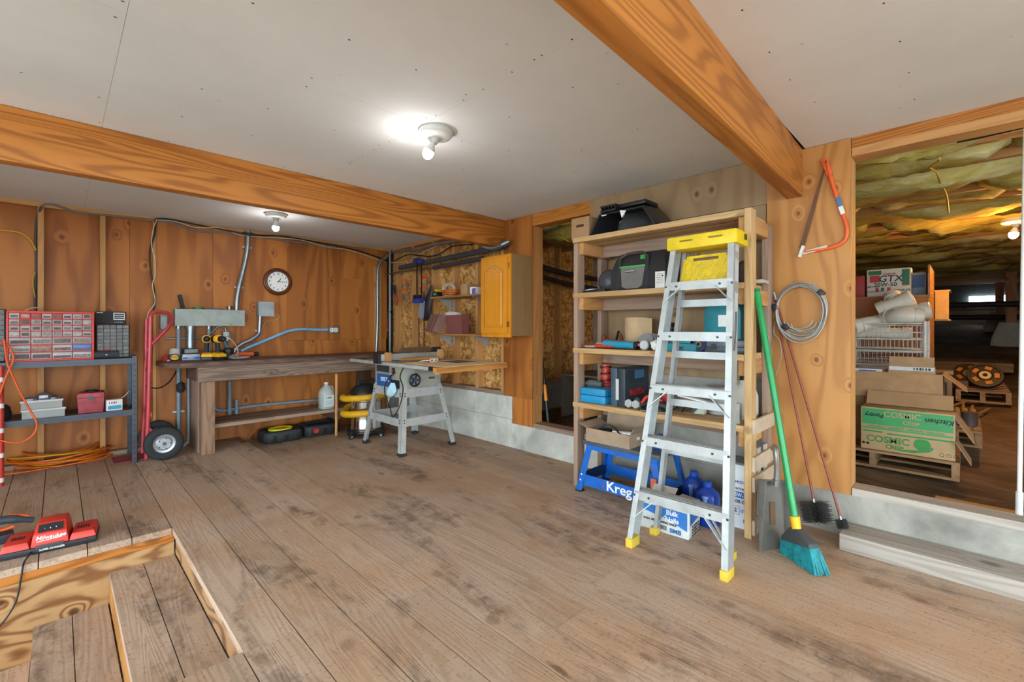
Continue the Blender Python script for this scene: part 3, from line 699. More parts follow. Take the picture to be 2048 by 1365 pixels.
pipe('pipe', [at(868, 536, X=XB-.05), at(966, 517, X=XB-.05)], .024, plain('#3a373c', .8, bump=.002), 'lower black insulated pipe along the framed wall', 'pipe', sm=0, n=14)
pipe('pipe', [at(772, 549, X=XB-.04), at(800, 544, X=XB-.04), at(868, 536, X=XB-.05)], .011, plain('#6e6154', .5, .4), 'thin brown pipe feeding the lower black insulated pipe', 'pipe', sm=0)
pipe('cable', [at(788, 522, X=XB-.02), at(815, 510, X=XB-.02), at(835, 511, X=XB-.02), at(860, 513, X=XB-.02), at(880, 508, X=XB-.02), at(905, 493, X=XB-.02), at(945, 489, X=XB-.02)], .008, BLACK, 'black cable waving across the framed wall', 'cable')
pipe('wire', [at(780, 526, X=XB-.02), at(810, 524, X=XB-.02), at(835, 512, X=XB-.02), at(852, 502, X=XB-.02), at(880, 490, X=XB-.02), at(900, 483, X=XB-.02)], .004, plain('#d8c9b4', .6), 'thin cream wire crossing the framed wall', 'wire')
# ================================================================ WORKBENCH
BX0, BX1, BYF, BZ = .70, 3.15, 5.05, .89
t = thing('workbench', 'long dark timber workbench against the plywood wall', 'workbench', (1.9, 5.4, 0))
top = MB(); top.loft([[(BX0+.09, BYF, z), (BX1, BYF, z), (BX1, 5.642, z), (BX0-.02, 5.642, z), (BX0-.02, BYF+.12, z)] for z in (BZ-.045, BZ)])
top.build('top_plank', darkw('x'), t, world=True, bevel=.004)
B(.926, BX1, 5.09, 5.17, .703, BZ-.046).build('apron', wood('apron_timber', '#8f7868', '#4e3c32', 'x', rings=26, stretch=.06, scale=7, contrast=.6, knots=.5, vary=.04, rough=.65, fine=.7), t, world=True, bevel=.004)
B(.926, 1.0, 5.171, 5.64, .703, BZ-.046).build('apron', darkw('y'), t, world=True, bevel=.004)
B(.965, 1.075, 5.14, 5.24, 0, .702).build('leg', wood('bench_leg', '#9a7a62', '#5f4636', 'z', rings=16, stretch=.06, scale=6, contrast=.5, knots=.3, vary=.05), t, world=True, bevel=.005)
B(.955, 1.0, 5.245, 5.60, .0, .702).build('leg', lumbergray('z'), t, world=True, bevel=.004)
B(2.76, 2.85, 5.14, 5.24, floor_z(2.7, 5.2), .702).build('leg', darkw('z'), t, world=True, bevel=.004)
B(2.76, 2.85, 5.55, 5.65, floor_z(2.7, 5.6), .702).build('leg', darkw('z'), t, world=True, bevel=.004)
for a, b in ((1.076, 1.62), (1.623, 2.759)):
    B(a, b, 5.20, 5.44, .232, .268).build('shelf_board', lumbergray('x'), t, world=True, bevel=.003)
B(1.001, 2.759, 5.442, 5.64, .232, .266).build('shelf_board', lumbergray('x'), t, world=True, bevel=.003)
B(1.001, 1.10, 5.242, 5.64, .14, .231).build('cleat', darkw('y'), t, world=True)
B(2.3, 2.37, 5.23, 5.64, .14, .231).build('cleat', darkw('y'), t, world=True)
# pipes along the wall under the bench
pipe('pipe', [at(425, 808, Y=5.69), at(431, 819, Y=5.69), at(445, 822, Y=5.69), at(470, 818, Y=5.69), at(520, 811, Y=5.69), at(640, 800, Y=5.69), at(700, 795, Y=5.69)], .018, BLUEPIPE, 'blue-gray pipe running level along the wall under the bench', 'pipe', clips=[at(511, 813, Y=5.70), at(624, 802, Y=5.70)])
for px, y0, y1, lab in ((459, 763, 830, 'blue-gray vertical pipe under the bench, the taller of the pair'), (473, 799, 870, 'short blue-gray vertical pipe stub beside the taller one under the bench')):
    a, b = at(px, y0, Y=5.665), at(px, y1, Y=5.665)
    t = thing('pipe', lab, 'pipe', (a.x, 5.665, b.z)); MB().cyl((a.x, 5.665, max(b.z, .27)), (a.x, 5.665, a.z), .019, n=12).build('run', BLUEPIPE, t, world=True, smooth=1.2)
    MB().cyl((a.x, 5.665, max(b.z, .27)), (a.x, 5.665, max(b.z, .27)+.05), .024, n=12).build('coupling', BLUEPIPE, t, world=True, smooth=1.2)
pipe('cord', [at(292, 772, Y=5.35), at(303, 776, Y=5.4), at(320, 776, Y=5.45), at(338, 765, Y=5.5), at(350, 748, Y=5.55), at(352, 742, Y=5.6)], .006, BLACK, 'black cord looping from the hand truck to the conduit under the bench', 'cord')
one('wire_bundle', MB().lathe([(.02, -.055), (.034, -.035), (.036, 0), (.034, .03), (.02, .05)], 12, Matrix.Translation(at(361, 775, Y=yd-.01))), BLACKR, 'black bundle of tape tied round the conduit under the bench', 'cable bundle')
# ---- things on the bench
def BP(px, py): p = at(px, py, Z=BZ); return V(p.x, min(p.y, 5.50), BZ)
def tape_measure(px, py, label):
    p = BP(px, py); t = thing('tape_measure', label, 'tape measure', p)
    o_ = [(.045*math.cos(a)*(1.0 if abs(math.cos(a)) < .7 else 1.0), .034+.036*math.sin(a)) for a in [i*PI/10 for i in range(20)]]
    o_ = [(x, max(y, .0)) for x, y in o_]
    MB().prism(o_, -.024, .024, rot('X', 90)).build('case', BLACK, t, bevel=.004)
    MB().prism([(x*.72, .034+(y-.034)*.72) for x, y in o_], .0235, .027, rot('X', 90)).build('face', DYEL, t)
    text('DeWALT', .017, INK, t, (0, -.0275, .038))
    MB().box(-.06, -.035, -.012, .012, 0, .012).build('hook', STEEL, t)
    return t
tape_measure(348, 722, 'yellow and black tape measure at the left end of the bench')
p = BP(341, 716); t = thing('glass_jar', 'clear glass jar of hardware behind the tape measure', 'jar', p+V(-.04, .06, 0))
MB().lathe([(.0, 0), (.044, 0), (.047, .006), (.047, .095), (.042, .105), (.042, .118), (.040, .118), (.039, .1), (.044, .092), (.044, .01), (.0, .008)], 20).build('glass', plain('#dfe6e4', .08, alpha=.35), t, smooth=.9)
MB().lathe([(.0, .009), (.042, .009), (.042, .05), (.0, .055)], 12).build('hardware', plain('#8f8a82', .4, .5, var=.3, nscale=60), t)
p = BP(327, 716); one('rag', MB().loft([[(p.x-.05+.045*math.cos(a)*s, p.y+.05+.04*math.sin(a)*s, BZ+h) for a in [i*PI/5 for i in range(10)]] for s, h in ((1, 0), (1.1, .02), (.8, .045), (.25, .055))]), plain('#a8241c', .8), 'crumpled red rag behind the tape measure', 'rag')
p = BP(380, 720); t = thing('battery_charger', 'gray and blue battery charger between the tape measure and the drills', 'charger', p+V(0, .05, 0))
MB().loft([[(x*a, y*a, z) for x, y in ((-.075, -.05), (.075, -.05), (.075, .05), (-.075, .05))] for a, z in ((1, 0), (1.02, .03), (.92, .06))]).build('base', plain('#bfc6cc', .4), t, bevel=.006)
MB().box(-.07, .07, -.052, .0, .012, .03).build('stripe', BLUE, t)
MB().box(-.062, .062, -.042, .046, .061, .115).build('battery', BLACKR, t, bevel=.006)
MB().box(-.055, .055, -.045, -.0425, .072, .108).build('battery_label', plain('#7d868c', .4), t)
text('KOBALT', .016, INKW, t, (0, -.0535, .021))
def drill(px, py, label, rz=0, fy=True):
    p = BP(px, py); t = thing('cordless_drill', label, 'drill', p+V(0, .05, 0), rz)
    MB().box(-.055, .055, -.035, .035, 0, .03).build('battery', BLACK, t, bevel=.005)
    MB().loft([[(x*a, y*a, z) for x, y in ((-.055, -.036), (.055, -.036), (.055, .036), (-.055, .036))] for a, z in ((1, .0305), (1, .05), (.55, .064))]).build('battery_cap', DYEL, t, bevel=.003)
    MB().loft([[(-.004+o+s*.022*math.cos(a), s*.017*math.sin(a), z) for a in [i*PI/5 for i in range(10)]] for o, s, z in ((0, 1.1, .062), (.002, .95, .09), (.006, 1.0, .125), (.01, 1.15, .15))]).build('grip', BLACKR, t, smooth=1)
    Mh = Matrix.Translation((0, 0, .172)) @ rot('Y', -90)
    MB().lathe([(.0, -.06), (.026, -.058), (.032, -.05), (.033, .02), (.030, .03), (.026, .032)], 16, Mh).build('motor_housing', DYEL, t, smooth=.8)
    MB().lathe([(.0335, -.035), (.0345, -.03), (.0345, -.012), (.0335, -.008)], 16, Mh).build('housing_band', BLACK, t)
    MB().lathe([(.024, .0325), (.024, .06), (.017, .085), (.008, .095), (.0, .096)], 14, Mh).build('chuck', BLACK, t, smooth=.6)
    t.scale = (1.25, 1.25, 1.25)
    return t
drill(416, 722, 'yellow cordless drill standing on its battery, left of the two', rz=math.radians(78))
drill(438, 722, 'yellow and black cordless drill standing right of the other drill', rz=math.radians(110))
p = BP(456, 719); t = thing('router', 'black power tool base lying behind the drills', 'power tool', p+V(.02, .07, 0))
MB().lathe([(.0, 0), (.075, 0), (.078, .012), (.05, .02), (.045, .06), (.052, .066), (.05, .10), (.03, .115), (.0, .118)], 20).build('body', BLACK, t, smooth=.6)
MB().tube([(-.05, 0, .08), (-.09, 0, .09), (-.11, 0, .06)], .012, sm=4).build('handle', BLACKR, t)
p = BP(479, 719); t = thing('paper_plate', 'white paper plate with odds and ends on the bench', 'plate', p+V(0, .06, 0))
MB().lathe([(.0, .004), (.07, .004), (.11, .016), (.112, .02), (.07, .010), (.0, .008)], 24).build('plate', WHITE, t, smooth=.9)
MB().loft([[(-.03+.05*math.cos(a)*s, .03*math.sin(a)*s, h) for a in [i*PI/4 for i in range(8)]] for s, h in ((1, .011), (1.1, .03), (.7, .05), (.2, .055))]).build('scraps', plain('#8b837c', .8, var=.3, nscale=30), t)
p = BP(497, 716); t = thing('heat_gun', 'orange and black tool lying behind the paper plate', 'power tool', p+V(.0, .16, 0))
MB().cyl((-.09, 0, .03), (.09, 0, .03), .028, n=14).build('barrel', ORANGE, t)
MB().cyl((.0905, 0, .03), (.14, 0, .03), .022, n=14).build('nozzle', BLACK, t)
# jug on the shelf under the bench
p = at(654, 818, Z=.269); t = thing('plastic_jug', 'translucent jug with green liquid on the bench shelf', 'jug', V(p.x, p.y+.02, .269))
def rr4(a, b, z, n=16, e=.55): return [(a*math.copysign(abs(math.cos(q))**e, math.cos(q)), b*math.copysign(abs(math.sin(q))**e, math.sin(q)), z) for q in [2*PI*i/n for i in range(n)]]
MB().loft([rr4(.07, .07, 0), rr4(.078, .078, .01), rr4(.078, .078, .175), rr4(.07, .07, .21), rr4(.04, .04, .255), rr4(.022, .022, .275), rr4(.022, .022, .285)]).build('bottle', plain('#dfe9e6', .3, alpha=.5, var=.03), t, smooth=1)
MB().loft([rr4(.066, .066, .004), rr4(.0745, .0745, .012), rr4(.0745, .0745, .06), rr4(.074, .074, .061)]).build('liquid', plain('#4d8f80', .2), t, smooth=.8)
MB().tube([(.045, 0, .255), (.068, 0, .25), (.08, 0, .215), (.078, 0, .18)], .011, sm=4).build('handle', plain('#dfe9e6', .3, alpha=.7, var=.03), t, smooth=1)
MB().lathe([(.024, .286), (.025, .288), (.025, .308), (.0, .309)], 14).build('cap', WHITE, t)
MB().box(-.058, .058, -.0800, -.0785, .035, .165).build('label', plain('#dfe6ea', .5), t)
dashes(t, (0, -.081, .135), (1, 0, 0), .07, .022, 4, plain('#2d7a52', .5))
for q in range(5): MB().box(-.045, .045-.012*(q % 2), -.0806, -.0801, .05+q*.012, .053+q*.012).build('label_line', plain('#7a8f9a', .5), t)
# oil drain pans
def drain_pan(x, y, ring, label):
    z = floor_z(x, y)+.008; t = thing('drain_pan', label, 'drain pan', (x, y, z)); hw, hd, h = .205, .165, .125
    def oc(a, z_): return [(hw*a*u, hd*a*v, z_) for u, v in ((-.8, -1), (.8, -1), (1, -.7), (1, .7), (.8, 1), (-.8, 1), (-1, .7), (-1, -.7))]
    MB().loft([oc(.95, 0), oc(1, .02), oc(1, h-.03), oc(.96, h-.008), oc(.88, h), oc(.74, h-.002), oc(.66, h-.03)]).build('body', plain('#2b2d30', .55, bump=.002), t, bevel=.004)
    for xx in (-.12, .0, .12): MB().box(xx-.03, xx+.03, -hd-.007, -hd+.004, .02, .085).build('rib', BLACK, t, bevel=.003)
    if ring:
        MB().lathe([(.115, h-.028), (.13, h-.002), (.125, h+.006), (.108, h-.01), (.10, h-.026)], 28, Matrix.Diagonal((1, .75, 1, 1)), ring=True).build('funnel_ring', plain('#e3d61c', .45), t, smooth=.9)
        MB().cyl((-.03, -.02, h-.008), (.05, -.02, h-.008), .022, n=12).build('oil_cap', plain('#c85a1e', .5), t)
    else:
        MB().cyl((-.1, -hd-.008, .07), (-.1, -hd-.03, .07), .027, n=16).build('cap', RED, t)
        MB().tube([(.08, -.10, h), (.14, -.06, h+.03), (.15, .05, h+.03), (.1, .1, h)], .012, sm=4).build('handle', BLACK, t)
    return t
drain_pan(1.77, 5.46, True, 'black oil drain pan with a yellow funnel ring under the bench')
drain_pan(2.20, 5.47, False, 'black oil drain pan with a red cap under the bench')
# shop vacuum
vx, vy = 2.50, 4.87; vz = floor_z(vx, vy)
t = thing('shop_vacuum', 'wet dry vacuum with shiny steel tank and yellow hose', 'vacuum', (vx, vy, vz))
MB().lathe([(.13, .07), (.168, .075), (.17, .10), (.165, .11), (.165, .245), (.171, .25), (.171, .262), (.165, .268), (.165, .40), (.172, .41), (.172, .43)], 32).build('tank', CHROME, t, smooth=.5)
MB().lathe([(.178, .431), (.182, .44), (.178, .50), (.165, .53), (.12, .575), (.09, .59), (.0, .595)], 28).build('motor_head', BLACK, t, smooth=.6)
MB().lathe([(.1825, .445), (.186, .45), (.186, .475), (.1815, .48)], 28).build('head_band', plain('#d8a81a', .45), t, smooth=.6)
MB().tube([(-.09, 0, .585), (-.09, 0, .625), (-.05, 0, .64), (.05, 0, .64), (.09, 0, .625), (.09, 0, .585)], .015, sm=4).build('carry_handle', BLACKR, t, smooth=1)
MB().lathe([(.10, .04), (.20, .05), (.205, .068), (.15, .072)], 24).build('base_ring', BLACK, t)
for a in (20, 110, 200, 290):
    a = math.radians(a); c = V(.205*math.cos(a), .205*math.sin(a), 0)
    MB().cbox(c+V(0, 0, .07), .09, .07, .055, Matrix.Rotation(a, 4, 'Z')).build('caster_arm', BLACK, t, bevel=.008)
    q = c*1.12; n_ = V(-math.sin(a), math.cos(a), 0)
    w_ = MB().cyl(q+n_*-.012+V(0, 0, .028), q+n_*.012+V(0, 0, .028), .028, n=16).build('caster_wheel', BLACKR, t)
    MB().cyl(q+n_*-.014+V(0, 0, .028), q+n_*.014+V(0, 0, .028), .014, n=12).build('hub', plain('#b8bcc0', .4), w_)
hp = []
for i in range(40):
    a = math.radians(150+i*8.2+20); z = .43+.06*math.sin(a*1.0+.6) if i < 20 else .28+.05*math.sin(a+.4)
    a2 = math.radians(160+i*11.5); rr_ = .245+.012*math.sin(i)
    hp.append((rr_*math.cos(a2), rr_*math.sin(a2), .50-.0055*i+.05*math.sin(a2+2.2)))
MB().tube(hp, .036, n=12, sm=3).build('hose', plain('#dda611', .45, bump=.003), t, smooth=1.2)
one('wooden_stick', MB().tube([(2.28, 5.16, -.035), (2.24, 5.065, .69)], .016, sm=0), stud('z'), 'plain wooden stick leaning on the bench left of the vacuum', 'stick')
# ================================================================ STEEL SHELVING, LEFT
SX0, SX1, SY0, SY1 = -.41, .507, 5.285, 5.70
GS = plain('#4a4d55', .4, .6)
t = thing('steel_shelving', 'dark gray bolted steel shelving by the studs', 'shelving', ((SX0+SX1)/2, 5.49, 0))
for x, sx in ((SX0, 1), (SX1, -1)):
    for y, sy in ((SY0, 1), (SY1, -1)):
        m = MB().box(min(x, x+sx*.038), max(x, x+sx*.038), min(y, y+sy*.003), max(y, y+sy*.003), 0, .96).box(min(x, x+sx*.003), max(x, x+sx*.003), min(y, y+sy*.038), max(y, y+sy*.038), 0, .96)
        p_ = m.build('post', GS, t, world=True)
        for i in range(18):
            MB().box(x+sx*.015, x+sx*.023, y-sy*.0004 if sy > 0 else y, y+.0004 if sy < 0 else y+.0002, .03+i*.05, .045+i*.05).build('slot', INK, p_, world=True) if y == SY0 and x == SX1 else None
for z in (.94, .478, .06):
    if z < .1: continue
    B(SX0+.04, SX1-.04, SY0+.004, SY1-.004, z-.012, z).build('shelf', wood('particle_board', '#5d5048', '#453a34', 'x', knots=0, vary=.02), t, world=True)
    for y in (SY0+.0035, SY1-.0065):
        B(SX0+.002, SX1-.002, y, y+.003, z-.045, z+.004).box(SX0+.002, SX1-.002, y-.004, y+.006, z-.026, z-.020).build('shelf_beam', GS, t, world=True)
    for x in (SX0+.0035, SX1-.0065): B(x, x+.003, SY0+.01, SY1-.01, z-.04, z).build('shelf_beam', GS, t, world=True)
ZS1, ZS2 = .9445, .479
# red parts cabinet
x0, x1, yf = -.288, .220, 5.31; H = .405
t = thing('parts_cabinet', 'red plastic parts cabinet with clear small drawers', 'parts cabinet', ((x0+x1)/2, yf, ZS1))
W = x1-x0; RC = plain('#e03428', .4)
m = MB().box(-W/2, W/2, .012, .16, 0, H).box(-W/2, -W/2+.014, 0, .0119, 0, H).box(W/2-.014, W/2, 0, .0119, 0, H).box(-W/2+.014, W/2-.014, 0, .0119, H-.012, H).box(-W/2+.014, W/2-.014, 0, .0119, 0, .012)
cab_ = m.build('housing', RC, t, bevel=.002)
rowsz = []; z = H-.014
for i in range(4): rowsz.append((z-.046, z, 8)); z -= .049
for i in range(3): rowsz.append((z-.058, z, 4)); z -= .061
rq = random.Random(4)
cont = [plain('#6e625a', .5, var=.3, nscale=50), plain('#8a8078', .5, var=.3, nscale=60), plain('#5a4c44', .5, var=.3, nscale=50), plain('#a59c90', .5, .3, var=.3, nscale=60)]
for ri, (za, zb, n) in enumerate(rowsz):
    cw = (W-.028)/n
    B(-W/2+.014, W/2-.014, .003, .0115, zb+.0002, zb+.0028).build('shelf_rail', RC, t)
    for c in range(n):
        xa = -W/2+.014+c*cw+.003; xb = xa+cw-.006
        redish = (ri == 0 and c in (1, 2, 4)) or (ri == 1 and c == 1)
        dm = plain('#c03028', .35) if redish else plain('#a89c9c', .22, var=.10)
        if ri == 5 and c == 3: dm = plain('#2a70c0', .3)
        if ri == 5 and c == 1: dm = plain('#b06048', .3, var=.3, nscale=40)
        d_ = MB().box(xa, xb, -.004, .0118, za+.002, zb-.004).box(xa, xb, -.010, -.0041, za+.002, za+.008).build('drawer', dm, t, bevel=.0012)
        B(xa+.006, xb-.006, -.0046, -.0041, za+.009, za+.009+(zb-za)*rq.uniform(.3, .65)).build('contents', rq.choice(cont), d_)
# black parts cabinets
def blackcab(xc, yf, W, H, cols, rows, z0, label):
    t = thing('parts_cabinet', label, 'parts cabinet', (xc, yf, z0))
    MB().box(-W/2, W/2, .01, .14, 0, H).build('housing', BLACK, t, bevel=.003)
    cw, rh = (W-.01)/cols, (H-.01)/rows; mats = [plain('#3d3630', .3, var=.5, nscale=70), plain('#5a4a3a', .3, var=.5, nscale=70), plain('#484644', .25, .3, var=.5, nscale=80)]
    for i in range(cols):
        for j in range(rows):
            xa = -W/2+.005+i*cw+.0025; za = .005+j*rh+.002
            d_ = MB().box(xa, xa+cw-.005, 0, .0098, za, za+rh-.004).build('drawer', rq.choice(mats), t)
            B(xa+cw*.25, xa+cw*.25+cw*.4, -.003, -.0002, za+rh*.62, za+rh*.68+.004).build('label_strip', plain('#8a7c6c', .5), d_)
    return t
blackcab(.352, 5.42, .225, .30, 5, 9, ZS1, 'black parts cabinet under the radio')
blackcab(-.345, 5.40, .10, .42, 2, 10, ZS1, 'black parts cabinet at the left edge beside the red one')
# radio
t = thing('radio', 'black portable radio with silver dial on the black parts cabinet', 'radio', (.338, 5.44, ZS1+.302))
MB().box(-.105, .105, 0, .07, 0, .115).build('case', BLACKR, t, bevel=.006)
MB().box(.015, .095, -.002, -.0003, .04, .105).build('dial_frame', plain('#c8c8c6', .35), t)
for q in range(3): MB().box(.021, .089, -.0028, -.0021, .050+q*.017, .062+q*.017).build('dial_band', INK, t)
dashes(t, (-.075, -.001, .103), (1, 0, 0), .045, .008, 7, INKW); dashes(t, (.05, -.001, .02), (1, 0, 0), .06, .004, 6, INKW)
# bluetooth speaker
t = thing('speaker', 'dark blue-gray rounded portable speaker in front of the black cabinet', 'speaker', (.30, 5.345, ZS1))
MB().loft([[(x, .033*math.cos(a), .034+.033*math.sin(a)) for a in [i*PI/8 for i in range(16)]] for x in (-.085, -.08, .08, .085)]).build('body', plain('#33383f', .75), t, bevel=.004)
MB().lathe([(.007, 0), (.007, .002)], 12, Matrix.Translation((0, -.033, .036)) @ rot('X', 90)).build('badge', plain('#9a9aa0', .3), t)
MB().tube([(-.04, 0, .067), (0, -.01, .075), (.04, 0, .068)], .003, sm=4).build('lanyard', RED, t)
pipe('cable', [at(50, 622, Y=5.42), at(62, 617, Y=5.44), at(78, 616, Y=5.46), at(86, 622, Y=5.48)], .005, plain('#c8b090', .6), 'tan cable arching over the red parts cabinet', 'cable')
# second shelf
def binbox(x, y, z, w_, d_, h, label):
    t = thing('storage_bin', label, 'bin', (x, y, z)); m = MB(); th = .003
    m.box(-w_/2, w_/2, -d_/2, -d_/2+th, 0, h).box(-w_/2, w_/2, d_/2-th, d_/2, 0, h).box(-w_/2, -w_/2+th, -d_/2+th, d_/2-th, 0, h).box(w_/2-th, w_/2, -d_/2+th, d_/2-th, 0, h).box(-w_/2+th, w_/2-th, -d_/2+th, d_/2-th, 0, th)
    m.build('tub', plain('#b9b9b6', .3, alpha=.6, var=.04), t)
    MB().box(-w_/2-.006, w_/2+.006, -d_/2-.006, -d_/2-.0004, h-.014, h).build('rim', plain('#c4c4c2', .3), t)
    return t
bx = XY(88, 5.42)
t = binbox(bx, 5.46, ZS2, .245, .26, .075, 'lower clear plastic bin of small parts on the second steel shelf')
for q, c in ((-.08, '#8f9a98'), (0, '#7a96b0'), (.07, '#3f7fb8')): MB().lathe([(.02, .004), (.02, .05), (.01, .055)], 12, Matrix.Translation((q, -.09, 0))).build('small_container', plain(c, .4), t)
t = binbox(bx-.01, 5.46, ZS2+.077, .235, .26, .07, 'upper clear plastic bin heaped with bags on the second steel shelf')
for q, s_ in ((-.07, .8), (.01, 1.1), (.07, .8)):
    rg = [[(q+.05*s_*f*math.cos(a)*(1+.2*math.sin(3*a+q*40)), .06*f*math.sin(a)*(1+.15*math.cos(2*a)), .02+h*s_) for a in [i*PI/6 for i in range(12)]] for f, h in ((.8, 0), (1, .03), (.9, .07), (.5, .085), (.1, .09))]
    MB().loft(rg).build('plastic_bag', plain('#8d8a90', .2, .3, var=.3, nscale=30), t, smooth=.5)
rx = (XY(156, 5.35)+XY(211, 5.35))/2
t = thing('red_case', 'worn dull red metal case on the second steel shelf', 'case', (rx, 5.45, ZS2), math.radians(-4))
MB().loft([[(x*s, y*s, z) for x, y in ((-.085, -.10), (.085, -.10), (.085, .10), (-.085, .10))] for s, z in ((.93, 0), (1, .10), (1, .13))]).build('body', plain('#a8444c', .6, var=.2, nscale=14), t, bevel=.004)
MB().loft([[(x*s, y*s, z) for x, y in ((-.087, -.102), (.087, -.102), (.087, .102), (-.087, .102))] for s, z in ((1, .1305), (1, .155), (.93, .172))]).build('lid', plain('#b04a52', .6, var=.2, nscale=14), t, bevel=.004)
MB().box(-.02, .02, -.106, -.1025, .115, .145).build('latch', DSTEEL, t)
one('sunglasses_case', MB().loft([[(rx+.05*math.cos(a)*s, 5.43+.02*math.sin(a)*s, ZS2+.1725+h) for a in [i*PI/5 for i in range(10)]] for s, h in ((.9, 0), (1, .01), (.7, .02), (.1, .022))]), BLACK, 'small black pouch on top of the dull red case', 'pouch')
rx = (XY(214, 5.33)+XY(242, 5.33))/2
t = thing('carton', 'small white and blue carton beside the dull red case', 'box', (rx, 5.41, ZS2), math.radians(6))
MB().box(-.055, .055, -.05, .05, 0, .095).build('box', WHITE, t, bevel=.002)
MB().box(-.045, .045, -.0515, -.0503, .012, .045).build('print', plain('#3aa0c8', .5), t)
dashes(t, (-.01, -.0513, .07), (1, 0, 0), .06, .02, 4, plain('#c05080', .5))
MB().tube([(.05, 0, .095), (.08, .02, .11), (.12, .05, .15)], .003, sm=3).build('string', WHITE, t)
one('dark_bag', MB().loft([[(XY(20, 5.45)-.06+.07*math.cos(a)*s, 5.48+.1*math.sin(a)*s, ZS2+h) for a in [i*PI/5 for i in range(10)]] for s, h in ((.9, 0), (1, .04), (.85, .10), (.3, .13))]), plain('#33242a', .8), 'dark maroon bag at the left end of the second steel shelf', 'bag')
# red striped pole at the left edge
t = thing('red_pole', 'red pole with white bands at the left edge of the photo', 'pole', (XY(1, 5.235), 5.235, 0))
MB().cyl((0, 0, 0), (0, 0, .92), .019, n=12).build('pole', RED, t, smooth=1.2)
for z in (.03, .22, .41, .60, .80): MB().cyl((0, 0, z), (0, 0, z+.035), .0195, n=12).build('band', WHITE, t, smooth=1.2)
# orange extension cords
pts = [at(-15, 700, Y=5.22), at(6, 685, Y=5.22), at(22, 700, Y=5.22), at(27, 720, Y=5.22), at(18, 740, Y=5.2), at(6, 770, Y=5.2), at(-4, 800, Y=5.2)]
pipe('extension_cord', pts, .007, ORANGE, 'short orange cord end hanging over the steel shelf corner', 'cord')
pts = [at(8, 680, Y=5.20), at(14, 725, Y=5.20), at(24, 750, Y=5.2), at(40, 785, Y=5.2), at(62, 825, Y=5.2), at(74, 848, Y=5.2), at(68, 868, Y=5.2), at(50, 882, Y=5.2), at(25, 886, Y=5.2), at(-10, 879, Y=5.2)]
pipe('extension_cord', pts, .007, ORANGE, 'orange extension cord drooping in a long loop from the steel shelf', 'cord')
cc_ = at(128, 922, Z=0); rq2 = random.Random(8); m = MB(); m2 = MB()
for k in range(15):
    a0 = rq2.uniform(0, 6.28); rx_, ry_ = rq2.uniform(.22, .34), rq2.uniform(.20, .31); ox, oy = rq2.uniform(-.04, .03), rq2.uniform(-.04, .03); z = .008+k*.008
    pts = []
    for i in range(22):
        a = a0+2*PI*i/22; pts.append((cc_.x+ox+rx_*math.cos(a)*(1+.05*math.sin(3*a+k)), cc_.y+oy+ry_*math.sin(a)*(1+.05*math.cos(2*a+k)), max(.008, z+.012*math.sin(2*a+k))))
    (m2 if k in (4, 9, 12) else m).tube(pts, .0075, 7, closed=True, sm=3)
m.tube([(cc_.x+.18, cc_.y+.05, .07), (cc_.x+.10, cc_.y+.03, .16), (cc_.x-.02, cc_.y+.02, .19), (cc_.x-.1, cc_.y+.03, .13), (cc_.x-.08, cc_.y, .07)], .0075, 7, sm=5)
m.tube([(cc_.x-.1, cc_.y-.25, .01), (cc_.x-.25, cc_.y-.27, .01), (cc_.x-.45, cc_.y-.2, .01)], .0075, 7, sm=4)
t = thing('cord_coil', 'coil of orange extension cord on the floor under the steel shelving', 'cord', (cc_.x, cc_.y, 0))
m.build('orange_cord', plain('#e2701c', .5), t, world=True, smooth=1.2); m2.build('yellow_cord', plain('#d8a01c', .5), t, world=True, smooth=1.2)
# ================================================================ HAND TRUCK
t = thing('hand_truck', 'red two-wheeled hand truck with loop handle by the bench end', 'hand truck', (.60, 5.42, 0))
zt_ = 1.33
for y in (-.13, .13):
    MB().tube([(-.03, y, .02), (-.015, y, .5), (.0, y, 1.30)], .0165, n=12, sm=2).build('rail', PINKRED, t, smooth=1.2)
MB().tube([(.0, -.13, 1.28), (.005, -.125, 1.335), (.05, -.10, 1.365), (.14, -.05, 1.35), (.18, 0, 1.30), (.15, .05, 1.21), (.07, .10, 1.10), (.0, .13, 1.0)], .0165, n=12, sm=6).build('loop_handle', PINKRED, t, smooth=1.2)
MB().box(-.012, .010, -.13, .13, .40, .44).build('cross_bar', PINKRED, t)
MB().box(-.012, .010, -.13, .13, .80, .84).build('cross_bar', PINKRED, t)
MB().box(-.25, -.03, -.09, .19, .004, .012).build('toe_plate', plain('#8d3a44', .5), t)
MB().cyl((.09, -.15, .152), (.09, .15, .152), .010).build('axle', STEEL, t)
for y in (-.13, .13): MB().bar((-.02, y, .30), (.09, y, .152), .02, .02).build('axle_bracket', PINKRED, t)
for y in (-.195, .195):
    Mw = Matrix.Translation((.09, y, .152)) @ rot('X', 90)
    wh = MB().lathe([(.085, -.032), (.11, -.042), (.135, -.040), (.149, -.028), (.152, 0), (.149, .028), (.135, .040), (.11, .042), (.085, .032)], 36, Mw, ring=True).build('wheel', RUB, t, smooth=.9)
    MB().lathe([(.0, .022), (.03, .022), (.032, .030), (.05, .030), (.065, .018), (.082, .022), (.088, .032), (.088, -.032), (.06, -.02), (.0, -.02)], 28, Mw).build('rim', plain('#b9bec2', .35, .6), wh, smooth=.6)
    for k in range(5):
        a = k*2*PI/5; MB().lathe([(.006, .018), (.006, .034)], 8, Mw @ Matrix.Translation((.045*math.cos(a), .045*math.sin(a), 0))).build('bolt', DSTEEL, wh)
    MB().lathe([(.016, .022), (.015, .044), (.0, .045)], 14, Mw).build('hub', plain('#5e666c', .4, .6), wh)
